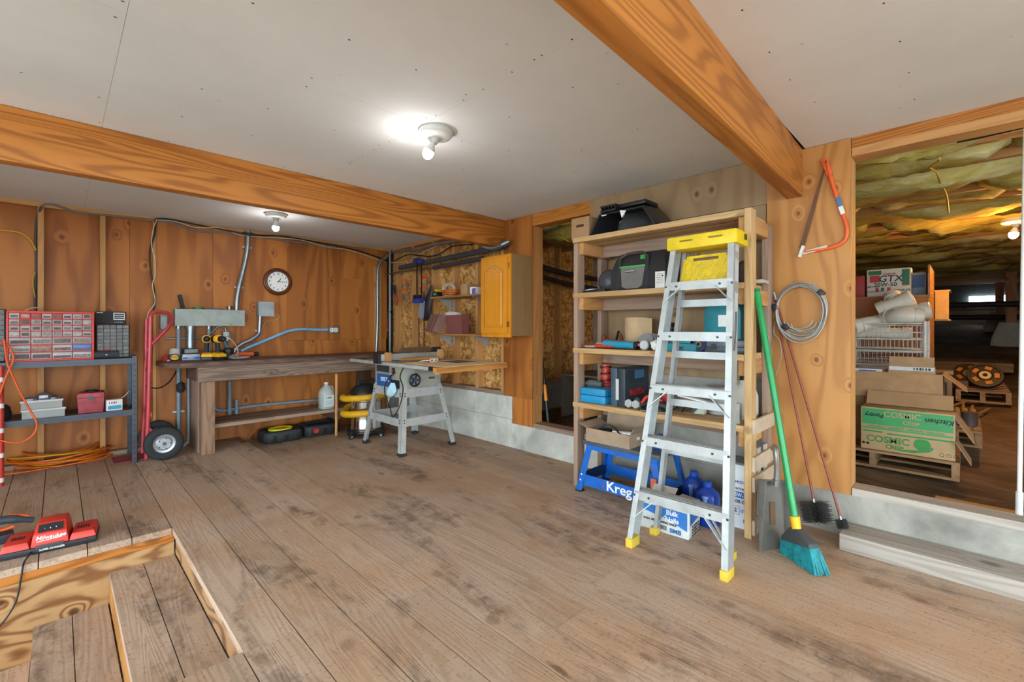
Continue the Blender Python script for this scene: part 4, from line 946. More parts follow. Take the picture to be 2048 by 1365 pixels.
# ================================================================ TABLE SAW
SG = plain('#a9aba0', .45, .15); SL = plain('#b9bcba', .5, .2)
t = thing('table_saw', 'gray contractor table saw on splayed steel stand with wooden side table', 'table saw', (2.6, 4.12, 0))
feet = [(2.27, 3.745), (2.27, 4.495), (2.925, 3.755), (2.925, 4.50)]; tops = [(2.355, 3.855), (2.355, 4.40), (2.815, 3.855), (2.815, 4.40)]
for (fx, fy), (ux, uy) in zip(feet, tops):
    sx = 1 if fx < 2.6 else -1; sy = 1 if fy < 4.1 else -1; m = MB()
    for dx, dy in ((.055, .004), (.004, .055)):
        m.loft([[(x, y, .02), (x+sx*dx, y, .02), (x+sx*dx, y+sy*dy, .02), (x, y+sy*dy, .02)] for x, y in ((fx, fy),)]+[[(x, y, .64), (x+sx*dx, y, .64), (x+sx*dx, y+sy*dy, .64), (x, y+sy*dy, .64)] for x, y in ((ux, uy),)])
    lg = m.build('leg', SL, t, world=True, smooth=0)
    MB().box(min(fx-sx*.004, fx+sx*.06), max(fx-sx*.004, fx+sx*.06), min(fy-sy*.004, fy+sy*.06), max(fy-sy*.004, fy+sy*.06), 0, .03).build('foot_cap', RUB, lg, world=True)
    for zz, dd in ((.55, .02), (.575, .02), (.30, .02), (.325, .02)):
        f = zz/.64; bx_ = fx+(ux-fx)*f; by_ = fy+(uy-fy)*f
        MB().cyl((bx_-sx*.006, by_+sy*.03, zz), (bx_+sx*.001, by_+sy*.03, zz), .007, n=6).build('bolt', DSTEEL, lg, world=True)
        MB().cyl((bx_+sx*.03, by_-sy*.006, zz), (bx_+sx*.03, by_+sy*.001, zz), .007, n=6).build('bolt', DSTEEL, lg, world=True)
def lp(i, z): f = z/.64; return V(feet[i][0]+(tops[i][0]-feet[i][0])*f, feet[i][1]+(tops[i][1]-feet[i][1])*f, z)
for z, h in ((.575, .085), (.30, .075)):
    for a, b, off in ((0, 1, V(.006, 0, 0)), (0, 2, V(0, .006, 0)), (1, 3, V(0, -.006, 0)), (2, 3, V(-.006, 0, 0))):
        MB().bar(lp(a, z)+off, lp(b, z)+off, .004, h).build('brace', SL, t, world=True)
b = B(2.36, 2.812, 3.86, 4.395, .615, .862).build('cabinet', SG, t, world=True, bevel=.006)
for q in range(5): B(2.50, 2.70, 3.853, 3.859, .80-q*.011, .805-q*.011).build('louver', plain('#8c8e86', .5), b, world=True)
B(2.74, 2.79, 3.852, 3.859, .735, .775).build('guard_clip', WHITE, b, world=True)
B(2.665, 2.73, 3.852, 3.859, .695, .715).build('plate', plain('#4a4a46', .5), b, world=True)
B(2.352, 2.359, 3.87, 4.04, .67, .83).build('switch_panel', plain('#a2a48e', .5), b, world=True, bevel=.002)
B(2.338, 2.3515, 3.985, 4.025, .765, .815).build('switch', BLACK, b, world=True)
B(2.33, 2.3378, 3.995, 4.015, .78, .80).build('switch_paddle', RED, b, world=True)
B(2.346, 2.3515, 4.06, 4.33, .62, .74).build('label_plate', plain('#1d5fa8', .45), b, world=True)
B(2.3455, 2.3515, 3.90, 4.055, .62, .70).build('label_plate', plain('#22262c', .45), b, world=True)
text('DELTA', .055, INKW, t, (2.3445-2.6, 4.17-4.12, .69), u=(0, -1, 0))
B(2.346, 2.3515, 4.10, 4.34, .765, .83).build('rating_plate', plain('#33363a', .45), b, world=True)
# hand wheel
Mw = Matrix.Translation((2.475, 3.85, .70)) @ rot('X', 90)
hw_ = MB().tube([tuple(Mw @ V(.058*math.cos(a), .058*math.sin(a), .03)) for a in [i*PI/12 for i in range(24)]], .009, 8, closed=True).build('handwheel', BLACK, t, world=True, smooth=1.2)
for k in range(5):
    a = k*2*PI/5; MB().bar(Mw @ V(0, 0, .03), Mw @ V(.055*math.cos(a), .055*math.sin(a), .03), .012, .012).build('spoke', BLACK, hw_, world=True)
MB().lathe([(.016, 0), (.018, .04), (.0, .041)], 14, Mw).build('hub', plain('#2a4a80', .4), hw_, world=True)
# table top
B(2.25, 2.90, 3.76, 4.42, .863, .888).build('table_top', plain('#8f8f8a', .4, .5), t, world=True, bevel=.003)
B(2.25, 2.90, 4.425, 4.62, .863, .886).build('table_wing', plain('#3b3a38', .5, .3), t, world=True, bevel=.003)
B(2.205, 2.243, 3.20, 4.66, .855, .885).build('front_rail', plain('#c8cac8', .4, .4), t, world=True, bevel=.004)
B(2.203, 2.245, 3.13, 3.1995, .853, .887).build('rail_cap', BLACK, t, world=True)
sd = wood('side_table', '#c58a44', '#96602a', 'x', rings=14, stretch=.1, knots=.2, vary=.02)
B(2.20, 3.0, 3.06, 3.128, .838, .886).build('side_table_edge', sd, t, world=True)
B(2.25, 3.0, 3.1285, 3.755, .860, .885).build('side_table', sd, t, world=True)
B(2.26, 2.99, 3.07, 3.70, .8865, .889).build('side_table_top', plain('#ecd2ac', .75, var=.05), t, world=True)
B(2.60, 2.84, 3.32, 3.58, .8892, .8915).build('router_plate', plain('#6d6254', .45, .2), t, world=True)
fe = B(2.19, 2.95, 3.99, 4.04, .892, .958).build('fence', plain('#b4b6b2', .4, .5), t, world=True, bevel=.004)
B(2.16, 2.1895, 3.965, 4.065, .868, .965).build('fence_head', BLACK, fe, world=True, bevel=.004)
B(2.24, 2.28, 3.93, 3.989, .8895, .975).build('fence_block', stud('z'), fe, world=True)
B(2.86, 2.90, 3.93, 3.989, .8895, .985).build('fence_block', stud('z'), fe, world=True)
B(2.40, 2.86, 3.93, 3.986, .8895, .912).build('fence_board', sd, fe, world=True)
MB().loft([[(2.50, y, .905), (2.9, y, .905), (2.93, y, .99), (2.88, y, 1.01), (2.55, y, 1.00)] for y in (4.16, 4.22)]).build('blade_guard', plain('#6b5348', .2, alpha=.6), t, world=True)
B(2.935, 3.04, 4.17, 4.21, .90, 1.0).build('splitter_arm', BLACKR, t, world=True)
pts = [at(815, 728, X=2.3), at(806, 738, X=2.28), at(800, 755, X=2.28), at(806, 775, X=2.28), at(803, 800, X=2.29), at(795, 822, X=2.26), at(785, 834, X=2.24), at(780, 815, X=2.24), at(770, 790, X=2.26), at(772, 765, X=2.3), at(790, 745, X=2.33)]
MB().tube(pts, .006, 7, sm=5).build('power_cord', BLACK, t, world=True, smooth=1.2)
# face mask, glasses
p = at(782, 780, X=2.315); t = thing('face_mask', 'pale blue paper face mask hanging on the table saw', 'mask', p+V(0, 0, -.08))
rg = []
for z, wd, dp in ((0, .012, .01), (.03, .05, .03), (.07, .075, .04), (.11, .06, .03), (.15, .03, .015)):
    rg.append([(-dp+dp*abs(u)*1.4-.001, u*wd+(z-.08)*-.35, z) for u in (-1, -.5, 0, .5, 1)]+[(-dp+dp*abs(u)*1.4+.002, u*wd+(z-.08)*-.35, z) for u in (1, .5, 0, -.5, -1)])
MB().loft(rg).build('shell', plain('#a9d0dc', .8), t, smooth=1)
MB().tube([(0, .03, 0), (-.01, .035, -.04), (-.01, .055, -.06), (-.005, .055, -.03), (0, .03, .01)], .003, 6, sm=4).build('elastic', plain('#c8bfae', .7), t)
p = at(838, 716, Z=.892); t = thing('safety_glasses', 'clear safety glasses on the saw side table', 'glasses', V(2.47, 3.50, .8925), .4)
for s in (-1, 1):
    MB().tube([(s*.035+.03*math.cos(a), -.004*abs(math.cos(a)), .022+.020*math.sin(a)) for a in [i*PI/8 for i in range(16)]], .003, 6, closed=True).build('lens_rim', plain('#e8e4e2', .3), t)
    MB().prism([(s*.035+.028*math.cos(a), .022+.018*math.sin(a)) for a in [i*PI/8 for i in range(16)]], -.001, .001, rot('X', 90)).build('lens', plain('#d8e2e4', .05, alpha=.25), t)
    MB().tube([(s*.066, 0, .024), (s*.07, .06, .022), (s*.062, .12, .006)], .003, 6, sm=3).build('temple', plain('#e8e4e2', .3), t)
MB().box(-.06, -.01, .02, .05, .003, .012).build('red_tip', plain('#b03a28', .5), t)
# ================================================================ FRAMED WALL: CABINET, SHELVES, CLAMPS
t = thing('wall_cabinet', 'golden oak wall cabinet with arched raised panel door', 'cabinet', (3.10, 3.18, 1.137))
OAK = wood('oak_honey', '#d98f26', '#b8701a', 'z', rings=18, stretch=.05, scale=5, contrast=.3, knots=0, vary=.02, rough=.25, fine=.3)
cx0, cy0, cy1, cz0, cz1 = 2.975, 2.976, 3.385, 1.137, 1.904
B(cx0, XB-.004, cy0, cy1, cz0, cz1).build('body', wood('cabinet_side', '#9a7a52', '#7c5f3e', 'z', rings=20, stretch=.04, scale=6, contrast=.3, knots=0, vary=.02), t, world=True)
B(cx0-.018, cx0-.0005, cy0, cy1, cz0-.012, cz1).build('face_frame', OAK, t, world=True, bevel=.002)
d_ = B(cx0-.036, cx0-.0185, cy0+.03, cy1-.012, cz0+.025, cz1-.02).build('door', OAK, t, world=True, bevel=.004)
yl, yr, zb, zt2 = cy0+.085, cy1-.065, cz0+.085, cz1-.10; yc2 = (yl+yr)/2
def arch(sh, xx):
    a_ = [(xx, yr-sh, zb+sh), (xx, yl+sh, zb+sh), (xx, yl+sh, zt2-.05-sh)]
    for k in range(1, 12):
        u = k/12; y = yl+sh+(yr-yl-2*sh)*u; a_.append((xx, y, zt2-.05-sh+.05*(math.sin(PI*u)**1.5)))
    a_.append((xx, yr-sh, zt2-.05-sh)); return a_
MB().loft([arch(0, cx0-.0362), arch(.004, cx0-.031), arch(.010, cx0-.031), arch(.024, cx0-.040)], True).build('raised_panel', OAK, d_, world=True, smooth=.4)
MB().tube(arch(0, cx0-.0365), .0022, 5, closed=True).build('panel_groove', plain('#8a5212', .4), d_, world=True)
for z in (cz0+.11, cz1-.11): B(cx0-.040, cx0-.019, cy0+.014, cy0+.029, z-.025, z+.025).build('hinge', plain('#b08a3c', .3, .8), d_, world=True)
for z, ln, lab in ((1.563, 4.32, 'upper'), (1.150, 4.30, 'lower')):
    t = thing('wall_shelf', '%s brown shelf board on steel brackets left of the oak cabinet' % lab, 'shelf', (3.13, 3.85, z))
    B(3.0, XB-.002, 3.392, ln, z-.02, z).build('board', wood('shelf_brown', '#a5713f', '#83552b', 'y', knots=0, vary=.05), t, world=True)
    for y in (4.23, 3.60):
        m = MB().box(3.03, XB+.018, y-.006, y+.006, z-.032, z-.0205)
        m.loft([[(3.06, y+s, z-.033), (XB-.02, y+s, z-.033), (XB-.02, y+s, z-.14), (XB-.035, y+s, z-.14)] for s in (-.002, .002)])
        m.build('bracket', plain('#c4c6c4', .4, .5), t, world=True)
t = thing('shelf_standard', 'white slotted steel shelf upright on the framed wall', 'shelf upright', (XB, 4.23, 1.02)); B(XB-.002, XB+.018, 4.215, 4.245, 1.02, 1.75).build('channel', plain('#c4c6c4', .4, .5), t, world=True)
for k in range(12): B(XB-.0028, XB-.0022, 4.226, 4.234, 1.05+k*.057, 1.075+k*.057).build('slot', INK, t, world=True)
t = thing('cardboard_box', 'small brown cardboard box on the upper wall shelf', 'box', (3.11, 3.76, 1.5635)); MB().box(-.07, .07, -.055, .055, 0, .115).build('carton', CARD, t, bevel=.002); MB().box(-.07, .07, -.012, .012, .1152, .116).build('tape', KRAFT, t)
t = thing('carton', 'small white and blue box beside the oak cabinet on the upper shelf', 'box', (3.05, 3.58, 1.5635)); MB().box(-.04, .04, -.045, .045, 0, .07).build('box', WHITE, t, bevel=.002); MB().box(-.042, -.0402, -.045, .01, 0, .055).build('print', BLUE, t); MB().box(-.0428, -.0422, -.04, -.02, .02, .06).build('print', RED, t)
# coil of cords
t = thing('cord_coil', 'orange and white cord coil on the upper wall shelf', 'cord', (3.09, 4.07, 1.5635))
m = MB(); m2 = MB()
for k in range(6):
    pts = [((.075+.008*k)*math.cos(a)*.6, (.10+.006*k)*math.sin(a), .012+.008*k+.02*abs(math.sin(a*.5+k))) for a in [i*PI/8 for i in range(16)]]
    m.tube(pts, .008, 7, closed=True, sm=2)
for k in range(4):
    pts = [(-.02+.02*k-.01, .10*math.cos(a)+.01*k, .075+.065*math.sin(a)) for a in [i*PI/8 for i in range(16)]]
    m2.tube(pts, .0035, 6, closed=True, sm=2)
m.build('orange_cord', plain('#c86a20', .5), t, smooth=1.2); m2.build('white_cord', plain('#e2dcd4', .5), t, smooth=1.2)
t = thing('battery_pack', 'small black and green battery pack at the left end of the upper wall shelf', 'battery', (3.06, 4.25, 1.5635)); MB().box(-.04, .04, -.035, .045, 0, .06).build('pack', BLACK, t, bevel=.004); MB().box(-.042, -.0402, -.02, .03, .02, .045).build('label', plain('#3f9a5a', .4), t); MB().box(-.04, .02, -.03, .01, .0605, .085).build('clip', plain('#d8b020', .5), t)
# sanding belts / papers on the lower shelf
t = thing('sandpaper_stack', 'fan of maroon sandpaper sheets on the lower wall shelf', 'sandpaper', (3.06, 3.95, 1.1505))
for k in range(9):
    y = .28-.022*k; MB().bar((-.09-.004*k, y+.05, 0.012), (-.06, y, .20), .12 if k else .12, .0025, up=(0, 1, 0)).build('sheet', plain('#8f6a5e' if k % 3 else '#7a4a48', .9), t)
MB().box(-.05, -.045, -.20, .08, .004, .20).build('sheet', plain('#7d4440', .9), t)
MB().box(-.044, .05, -.185, .075, .004, .19).build('sheet_pack', plain('#8a4e48', .9), t)
t = thing('cloth_bundle', 'crumpled white cloth over the sandpaper stack', 'cloth', (3.08, 4.02, 1.351))
MB().loft([[(.05*s*math.cos(a), .14*s*math.sin(a)*(1+.1*math.sin(4*a)), h) for a in [i*PI/7 for i in range(14)]] for s, h in ((.9, 0), (1, .015), (.8, .035), (.3, .045))]).build('cloth', plain('#c9c3bb', .9, bump=.004), t, smooth=1)
# hanging black bag
p = at(862, 600, X=XB-.03); t = thing('hanging_bag', 'black bag with gray printed panel hanging on the framed wall', 'bag', V(XB-.03, p.y, 1.30))
MB().loft([[(-.045*a*abs(math.sin(q))-.0+.02*math.cos(q), off+w_*math.cos(q), z) for q in [i*2*PI/14 for i in range(14)]] for z, w_, off, a in ((.0, .05, .10, .6), (.03, .10, .10, 1), (.19, .11, .08, 1.1), (.29, .09, .03, 1), (.37, .06, -.01, .8), (.44, .02, -.03, .5))]).build('bag', plain('#27242a', .45, bump=.006), t, smooth=1)
MB().bar((-.055, .14, .03), (-.058, .10, .25), .12, .003, up=(1, 0, 0)).build('panel', plain('#8c939c', .35), t)
# clamps
def bar_clamp(px, y0, y1, label, jaw, X=XB-.03, lean=0, jl=.07):
    a, b = at(px, y0, X=X), at(px, y1, X=X); b.y = a.y
    t = thing('bar_clamp', label, 'clamp', (X, a.y, b.z)); L = a.z-b.z
    MB().bar((0, lean, 0), (0, 0, L), .008, .022, up=(0, 1, 0)).build('bar', plain('#a8a6a2', .4, .7), t)
    for z in (L-.02, L-.15):
        f = 1-z/L
        MB().box(-.02, .012, lean*f-.014, lean*f+jl, z-.016, z+.016).build('jaw', jaw, t, bevel=.005)
    MB().cyl((0, lean*.15+jl-.016, L-.20), (0, lean*.15+jl-.016, L-.06), .006).build('screw', STEEL, t)
    MB().cyl((0, lean*.15+jl-.016, L-.30), (0, lean*.15+jl-.016, L-.20), .014).build('handle', plain('#7a3a20', .5), t)
    return t
bar_clamp(812, 556, 618, 'orange jawed bar clamp hanging left on the framed wall', ORANGE)
bar_clamp(853, 551, 600, 'orange jawed bar clamp hanging beside the upper shelf end', ORANGE)
def pipe_clamp(px, y0, y1, label, X=XB-.10):
    a, b = at(px, y0, X=X), at(px, y1, X=X); t = thing('quick_clamp', label, 'clamp', (X, a.y, b.z)); L = a.z-b.z
    MB().bar((0, 0, 0), (0, 0, L), .008, .02, up=(0, 1, 0)).build('bar', BLACK, t)
    MB().box(-.03, .03, -.03, .05, L-.05, L).build('head', plain('#243a86', .4), t, bevel=.006)
    MB().box(-.03, .03, -.03, .07, .0, .05).build('grip', plain('#1f3f9c', .4), t, bevel=.006)
    MB().box(-.02, .02, .02, .07, .05, .10).build('trigger', BLACK, t, bevel=.004)
    return t
pipe_clamp(834, 517, 606, 'long blue quick clamp hanging over the black pipe'); pipe_clamp(843, 519, 606, 'second long blue quick clamp just right of the other')
def plier_clamp(px, py, label, ang):
    p = at(px, py, X=XB-.03); t = thing('spring_clamp', label, 'clamp', V(XB-.03, p.y, p.z-.1))
    for s in (-1, 1):
        MB().tube([(0, s*.008, .10), (0, s*.03+ang*.2, .22)], .012, 8).build('grip', BLACKR, t)
        MB().tube([(0, s*.02, .10), (0, s*.035-ang*.3, .03), (0, s*.01-ang*.5, -.06)], .008, 8, sm=3).build('jaw', plain('#a82a22', .45), t)
    MB().cyl((-.014, 0, .10), (.014, 0, .10), .016).build('pivot', STEEL, t)
plier_clamp(790, 588, 'red handled clamp hanging beside the corner pipe, upper of two', .1); plier_clamp(778, 640, 'red handled clamp hanging beside the corner pipe, lower of two', -.05)
for q, (px, y0, y1, lab) in enumerate(((838, 668, 700, 'left'), (848, 670, 700, 'right'))):
    a, b = at(px, y0-60, X=XB-.02), at(px, y1, X=XB-.02); b.y = a.y; one('steel_bar', MB().cyl(b, a, .007, n=8), BLACK, '%s of two thin black rods hanging below the black bag' % lab, 'rod')
# ================================================================ LUMBER SHELF UNIT
FX, BXS, LY0, LY1 = 2.815, 3.225, .872, 2.142
t = thing('lumber_shelf', 'tall open storage shelf built of raw lumber against the right wall', 'shelf', (3.02, 1.5, 0))
SH = [1.904, 1.481, 1.061, .647]
def LB(n, mt, *a, bevel=.002): return B(*a).build(n, mt, t, world=True, bevel=bevel)
for y in (LY0, LY1-.038):
    LB('post', lumber('z') if y < 1 else lumbergray('z'), FX, FX+.089, y, y+.038, 0, 1.91 if y < 1 else SH[0]-.039)
    LB('post', lumbergray('z'), BXS-.089, BXS, y, y+.038, 0, 1.88 if y > 1 else 1.86)
for i, z in enumerate(SH):
    ya, yb = LY0+.04, LY1-(0 if i == 0 else .001)
    wds = [(FX-.012, FX+.128), (FX+.131, FX+.271), (FX+.274, BXS)] if i else [(FX-.012, FX+.128), (FX+.131, FX+.271), (FX+.274, BXS)]
    for j, (a, b) in enumerate(wds):
        y1_ = yb if (i == 0) else LY1-.04
        y0_ = ya if i else LY0+.04
        if i and j == 0: LB('board', lumber('y'), a, FX-.0005, ya, LY1, z-.036, z); a = FX+.0005; 
        if i: LB('board', lumber('y'), a+(.0895 if False else 0), b-(.09 if j == 2 and False else 0), y0_+.0005, LY1-.0395, z-.036, z)
        else: LB('board', lumber('y'), a, b, y0_, y1_, z-.036, z)
    for y0_, y1_ in ((LY0+.0385, LY0+.0765), (LY1-.0765, LY1-.0385)):
        LB('cleat', stud('x'), FX+.02, BXS-.005, y0_, y1_, z-.126, z-.0365)
    LB('back_rail', lumbergray('y'), BXS-.0885 if False else BXS-.128, BXS-.09, LY0+.08, LY1-.08, z-.126, z-.0365)
    if i < 2: LB('side_rail', stud('x'), FX+.09, BXS-.09, LY0+.001, LY0+.037, z-.13, z-.04)
for z in (.60, .385, .27, .02):
    zz = z
    o = B(FX+.01, BXS-.01, LY0-.016, LY0-.0005, zz, zz+.085).build('side_slat', plain('#cbb79c', .7), t, world=True, bevel=.002)
    if z == .60: pass
for x in (FX+.12, FX+.25): LB('side_slat', pale('z'), x, x+.06, LY0-.0005+.001, LY0+.012, .1, .5)
one('shim_stack', B(FX+.10, FX+.22, LY0-.03, LY0+.02, SH[1]+.001, SH[1]+.02), plain('#b9b2a4', .7), 'thin stack of shims at the right end of the second shelf', 'shim')
IX = FX+.015
def itm(px0, px1, X): return YX(px1, X), YX(px0, X)
# ---- top: carton and mower chute
y0, y1 = itm(1143, 1178, 2.87)
t = thing('cardboard_box', 'small brown cardboard box with hand hole on top of the lumber shelf', 'box', ((2.87+3.1)/2, (y0+y1)/2, SH[0]+.001))
B(2.87, 3.07, y0, y1, SH[0]+.001, SH[0]+.17).build('carton', CARD, t, world=True, bevel=.002)
yc_ = (y0+y1)/2; B(2.8685, 2.8699, yc_-.035, yc_+.035, SH[0]+.095, SH[0]+.115).build('hand_hole', plain('#4a3420', .9), t, world=True)
y0, y1 = itm(1183, 1330, 2.90); z = SH[0]+.001
t = thing('grass_chute', 'black plastic mower chute on top of the lumber shelf', 'chute', (2.95, (y0+y1)/2, z))
ya, yb = y0, y1
def fr(x, a, b, h, th): return [(x, b, z), (x, b-(b-a)*.13, z+h), (x, a+(b-a)*.22, z+h), (x, a, z)]
m = MB(); o1 = [V(2.86, yb, z), V(2.88, yb-.08, z+.165), V(2.88, ya+.15, z+.165), V(2.86, ya+.04, z)]
o2 = [V(3.15, yb-.05, z), V(3.15, yb-.10, z+.21), V(3.15, ya+.18, z+.21), V(3.15, ya, z)]
i1 = [p+V(0, d_, e) for p, d_, e in zip(o1, (-.012, -.008, .008, .012), (.004, -.012, -.012, .004))]
i2 = [p+V(-.01, d_, e) for p, d_, e in zip(o2, (-.012, -.008, .008, .012), (.004, -.012, -.012, .004))]
m.loft([i2, i1, o1, o2], True); m.build('scoop', plain('#202124', .35), t, world=True, bevel=.003)
yq = yb-.10
for zz in (.17, .205): B(2.87, 2.98, yq-.13, yq, z+zz, z+zz+.014).build('rib', BLACK, t, world=True)
for k in range(5): B(2.872, 2.978, yq-.13+k*.029, yq-.122+k*.029, z+.184, z+.2049).build('rib', BLACK, t, world=True)
B(2.93, 3.12, ya+.16, yb-.22, z+.195, z+.225).build('top_ridge', BLACK, t, world=True, bevel=.008)
B(2.874, 2.877, yb-.15, yb-.11, z+.145, z+.152).build('sticker', INKW, t, world=True)
MB().loft([[(2.868, ya+.28+u, z+.09+v) for u, v in ((0, .06), (.05, .07), (.03, 0), (.055, -.02), (.02, .02))], [(2.872, ya+.28+u, z+.09+v) for u, v in ((0, .06), (.05, .07), (.03, 0), (.055, -.02), (.02, .02))]]).build('paper_tag', INKW, t, world=True)
# ---- second shelf
z = SH[1]+.001
y0, y1 = itm(1226, 1335, 2.90); ym = (y0+y1)/2
t = thing('tool_bag', 'black and gray canvas tool bag with green trim on the second shelf', 'tool bag', (2.98, ym, z))
hw2 = (y1-y0)/2
def br(zz, w_, d0, d1): return [(d0, w_, zz), (d0, w_*.5, zz), (d0, -w_*.5, zz), (d0, -w_, zz), ((d0+d1)/2, -w_*1.03, zz), (d1, -w_, zz), (d1, w_, zz), ((d0+d1)/2, w_*1.03, zz)]
MB().loft([br(0, hw2*.97, -.10, .10), br(.02, hw2, -.11, .11), br(.12, hw2*1.0, -.108, .11), br(.20, hw2*.93, -.085, .10), br(.25, hw2*.85, -.06, .08), br(.275, hw2*.78, -.03, .05)]).build('body', plain('#2a2829', .8, bump=.004), t, smooth=.9)
pk = [(y_, zz) for y_, zz in ((hw2*.62, .165), (-hw2*.28, .165), (-hw2*.20, .03), (-hw2*.05, .012), (hw2*.40, .012), (hw2*.55, .03))]
MB().loft([[(-.119+(.012 if zz > .15 else 0), y_, zz) for y_, zz in pk], [(-.103, y_, zz) for y_, zz in pk]]).build('pocket', plain('#77746f', .85), t, bevel=.003)
B(-.112, -.102, -hw2*.30, hw2*.64, .163, .174).build('trim', plain('#36b04a', .6), t)
for s_, yy in ((-1, hw2*.70), (1, -hw2*.36)):
    MB().bar((-.112, yy, .01), (-.100, yy*.95, .24), .028, .004, up=(1, 0, 0)).build('strap', BLACKR, t)
MB().tube([(-.10, hw2*.66, .235), (-.09, hw2*.4, .262), (-.085, 0, .266), (-.09, -hw2*.2, .26), (-.10, -hw2*.34, .235)], .010, 8, sm=4).build('handle', plain('#4a3a3c', .6), t)
B(-.1215, -.1195, hw2*.05, hw2*.40, .128, .142).build('logo_patch', INK, t); text('MASTERFORCE', .0105, INKW, t, (-.1222, hw2*.22, .135), u=(0, -1, 0))
B(-.098, -.092, -hw2*.30, -hw2*.10, .215, .245).build('tag', plain('#2fa04a', .5), t); text('1', .022, INK, t, (-.0985, -hw2*.2, .23), u=(0, -1, 0))
y0, y1 = itm(1202, 1232, 2.93); c = V(2.95, (y0+y1)/2+.02, z)
t = thing('grinding_shield', 'round dark gray face shield standing left of the tool bag', 'shield', c)
MB().lathe([(.0, .035), (.05, .03), (.085, .0), (.09, -.03), (.08, -.03), (.07, -.005), (.0, .01)], 26, Matrix.Translation((0, 0, .098)) @ rot('Y', -75)).build('shell', plain('#43464c', .4), t, smooth=.9)
t = thing('tool_tray', 'flat black caliper case lying at the left end of the second shelf', 'case', (2.93, 1.995, z)); MB().box(-.06, .10, -.10, .10, 0, .018).build('case', BLACK, t, bevel=.003); MB().tube([(-.04, -.09, .024), (-.03, 0, .03), (-.05, .08, .024)], .006, 6, sm=3).build('caliper', STEEL, t); MB().box(-.02, .03, .03, .08, .0185, .04).build('head', BLACKR, t)
y0, y1 = itm(1310, 1329, 2.86); t = thing('carton', 'narrow white printed box between tool bag and ladder', 'box', (2.89, (y0+y1)/2, z))
B(2.86, 2.93, y0, y1, z, z+.115).build('box', WHITE, t, world=True, bevel=.002)
for k in range(6): B(2.8585, 2.8595, y0+.008, y1-.008-.004*(k % 3), z+.035+k*.012, z+.038+k*.012).build('print_line', plain('#77777a', .6), t, world=True)
B(2.858, 2.8594, y0+.008, y0+.018, z+.08, z+.09).build('print_mark', INK, t, world=True)
y0, y1 = itm(1462, 1488, 2.9); one('dark_pouch', MB().loft([[(3.0+.07*s*math.cos(a), (y0+y1)/2+.05*s*math.sin(a), z+h) for a in [i*PI/5 for i in range(10)]] for s, h in ((.9, 0), (1, .05), (.8, .12), (.2, .15))]), plain('#4a3c34', .85), 'brown leather pouch behind the ladder on the second shelf', 'pouch')
# ---- third shelf
z = SH[2]+.001
def hand_tool(name, label, cat, px, X, parts, ang=0):
    t = thing(name, label, cat, (X, YX(px, X), z), ang)
    for n, pts, r, mt in parts: MB().tube(pts, r, 8, sm=4).build(n, mt, t, smooth=1.2)
    return t
hand_tool('snips', 'red handled tin snips at the left end of the third shelf', 'snips', 1184, 2.86, [('handle', [(0, .09, .014), (0, .03, .016), (.02, -.03, .018)], .010, plain('#a83228', .5)), ('handle', [(.03, .08, .014), (.03, .02, .016), (.025, -.03, .02)], .010, plain('#a83228', .5)), ('blade', [(.02, -.03, .018), (.03, -.10, .014)], [.012, .004], STEEL)])
hand_tool('pliers', 'gray gripped pliers lying next to the red snips', 'pliers', 1186, 2.845, [('handle', [(0, .07, .012), (0, 0, .014), (.015, -.06, .02)], .009, plain('#9a9690', .5)), ('handle', [(.03, .06, .012), (.03, 0, .014), (.02, -.06, .02)], .009, plain('#9a9690', .5)), ('nose', [(.018, -.06, .02), (.02, -.12, .018)], [.012, .005], STEEL)])
hand_tool('pipe_wrench', 'large red pipe cutter lying in front on the third shelf', 'wrench', 1205, 2.85, [('handle', [(0, .06, .02), (0, -.09, .024)], .015, plain('#c83a34', .45)), ('head', [(.05, .02, .05), (.04, -.03, .055), (.05, -.06, .04)], .016, plain('#c8402e', .45)), ('jaw', [(.02, -.05, .03), (.04, -.1, .05)], .012, STEEL)])
t = thing('caulk_gun', 'bright blue caulking gun lying along the third shelf edge', 'caulk gun', (2.86, YX(1240, 2.86), z+.008))
MB().cyl((0, .13, .030), (0, -.13, .022), .027, n=14).build('barrel', plain('#2a8fb0', .35), t, smooth=1.2)
MB().lathe([(.029, -.012), (.029, .012)], 14, Matrix.Translation((0, -.133, .022)) @ rot('X', 90)).build('end_ring', BLACK, t)
MB().cyl((0, .131, .030), (0, .20, .030), .008).build('nozzle', plain('#8a9aa0', .5), t)
MB().bar((0, -.14, .03), (.02, -.20, .012), .02, .016).build('trigger', plain('#b8342a', .45), t)
t = thing('hand_plane', 'old wooden-knobbed hand plane behind the blue caulking gun', 'hand plane', (3.045, YX(1222, 3.045), z), .2)
MB().box(-.025, .025, -.11, .09, 0, .025).build('sole', plain('#3c3632', .5, .4), t, bevel=.003)
MB().bar((0, -.03, .02), (0, -.06, .13), .045, .008, up=(0, 1, 0)).build('blade', BLACK, t)
MB().lathe([(.014, .026), (.01, .045), (.02, .065), (.022, .085), (.012, .10), (0, .102)], 14, Matrix.Translation((0, .06, 0))).build('knob', wood('knob', '#7a4428', '#55290f', 'z', knots=0), t, smooth=1)
MB().tube([(0, -.075, .026), (0, -.085, .07), (0, -.07, .11)], .013, 8, sm=3).build('tote', wood('knob', '#7a4428', '#55290f', 'z', knots=0), t, smooth=1)
t = thing('angle_grinder', 'red and gray angle grinder on the third shelf', 'grinder', (2.93, YX(1246, 2.95), z))
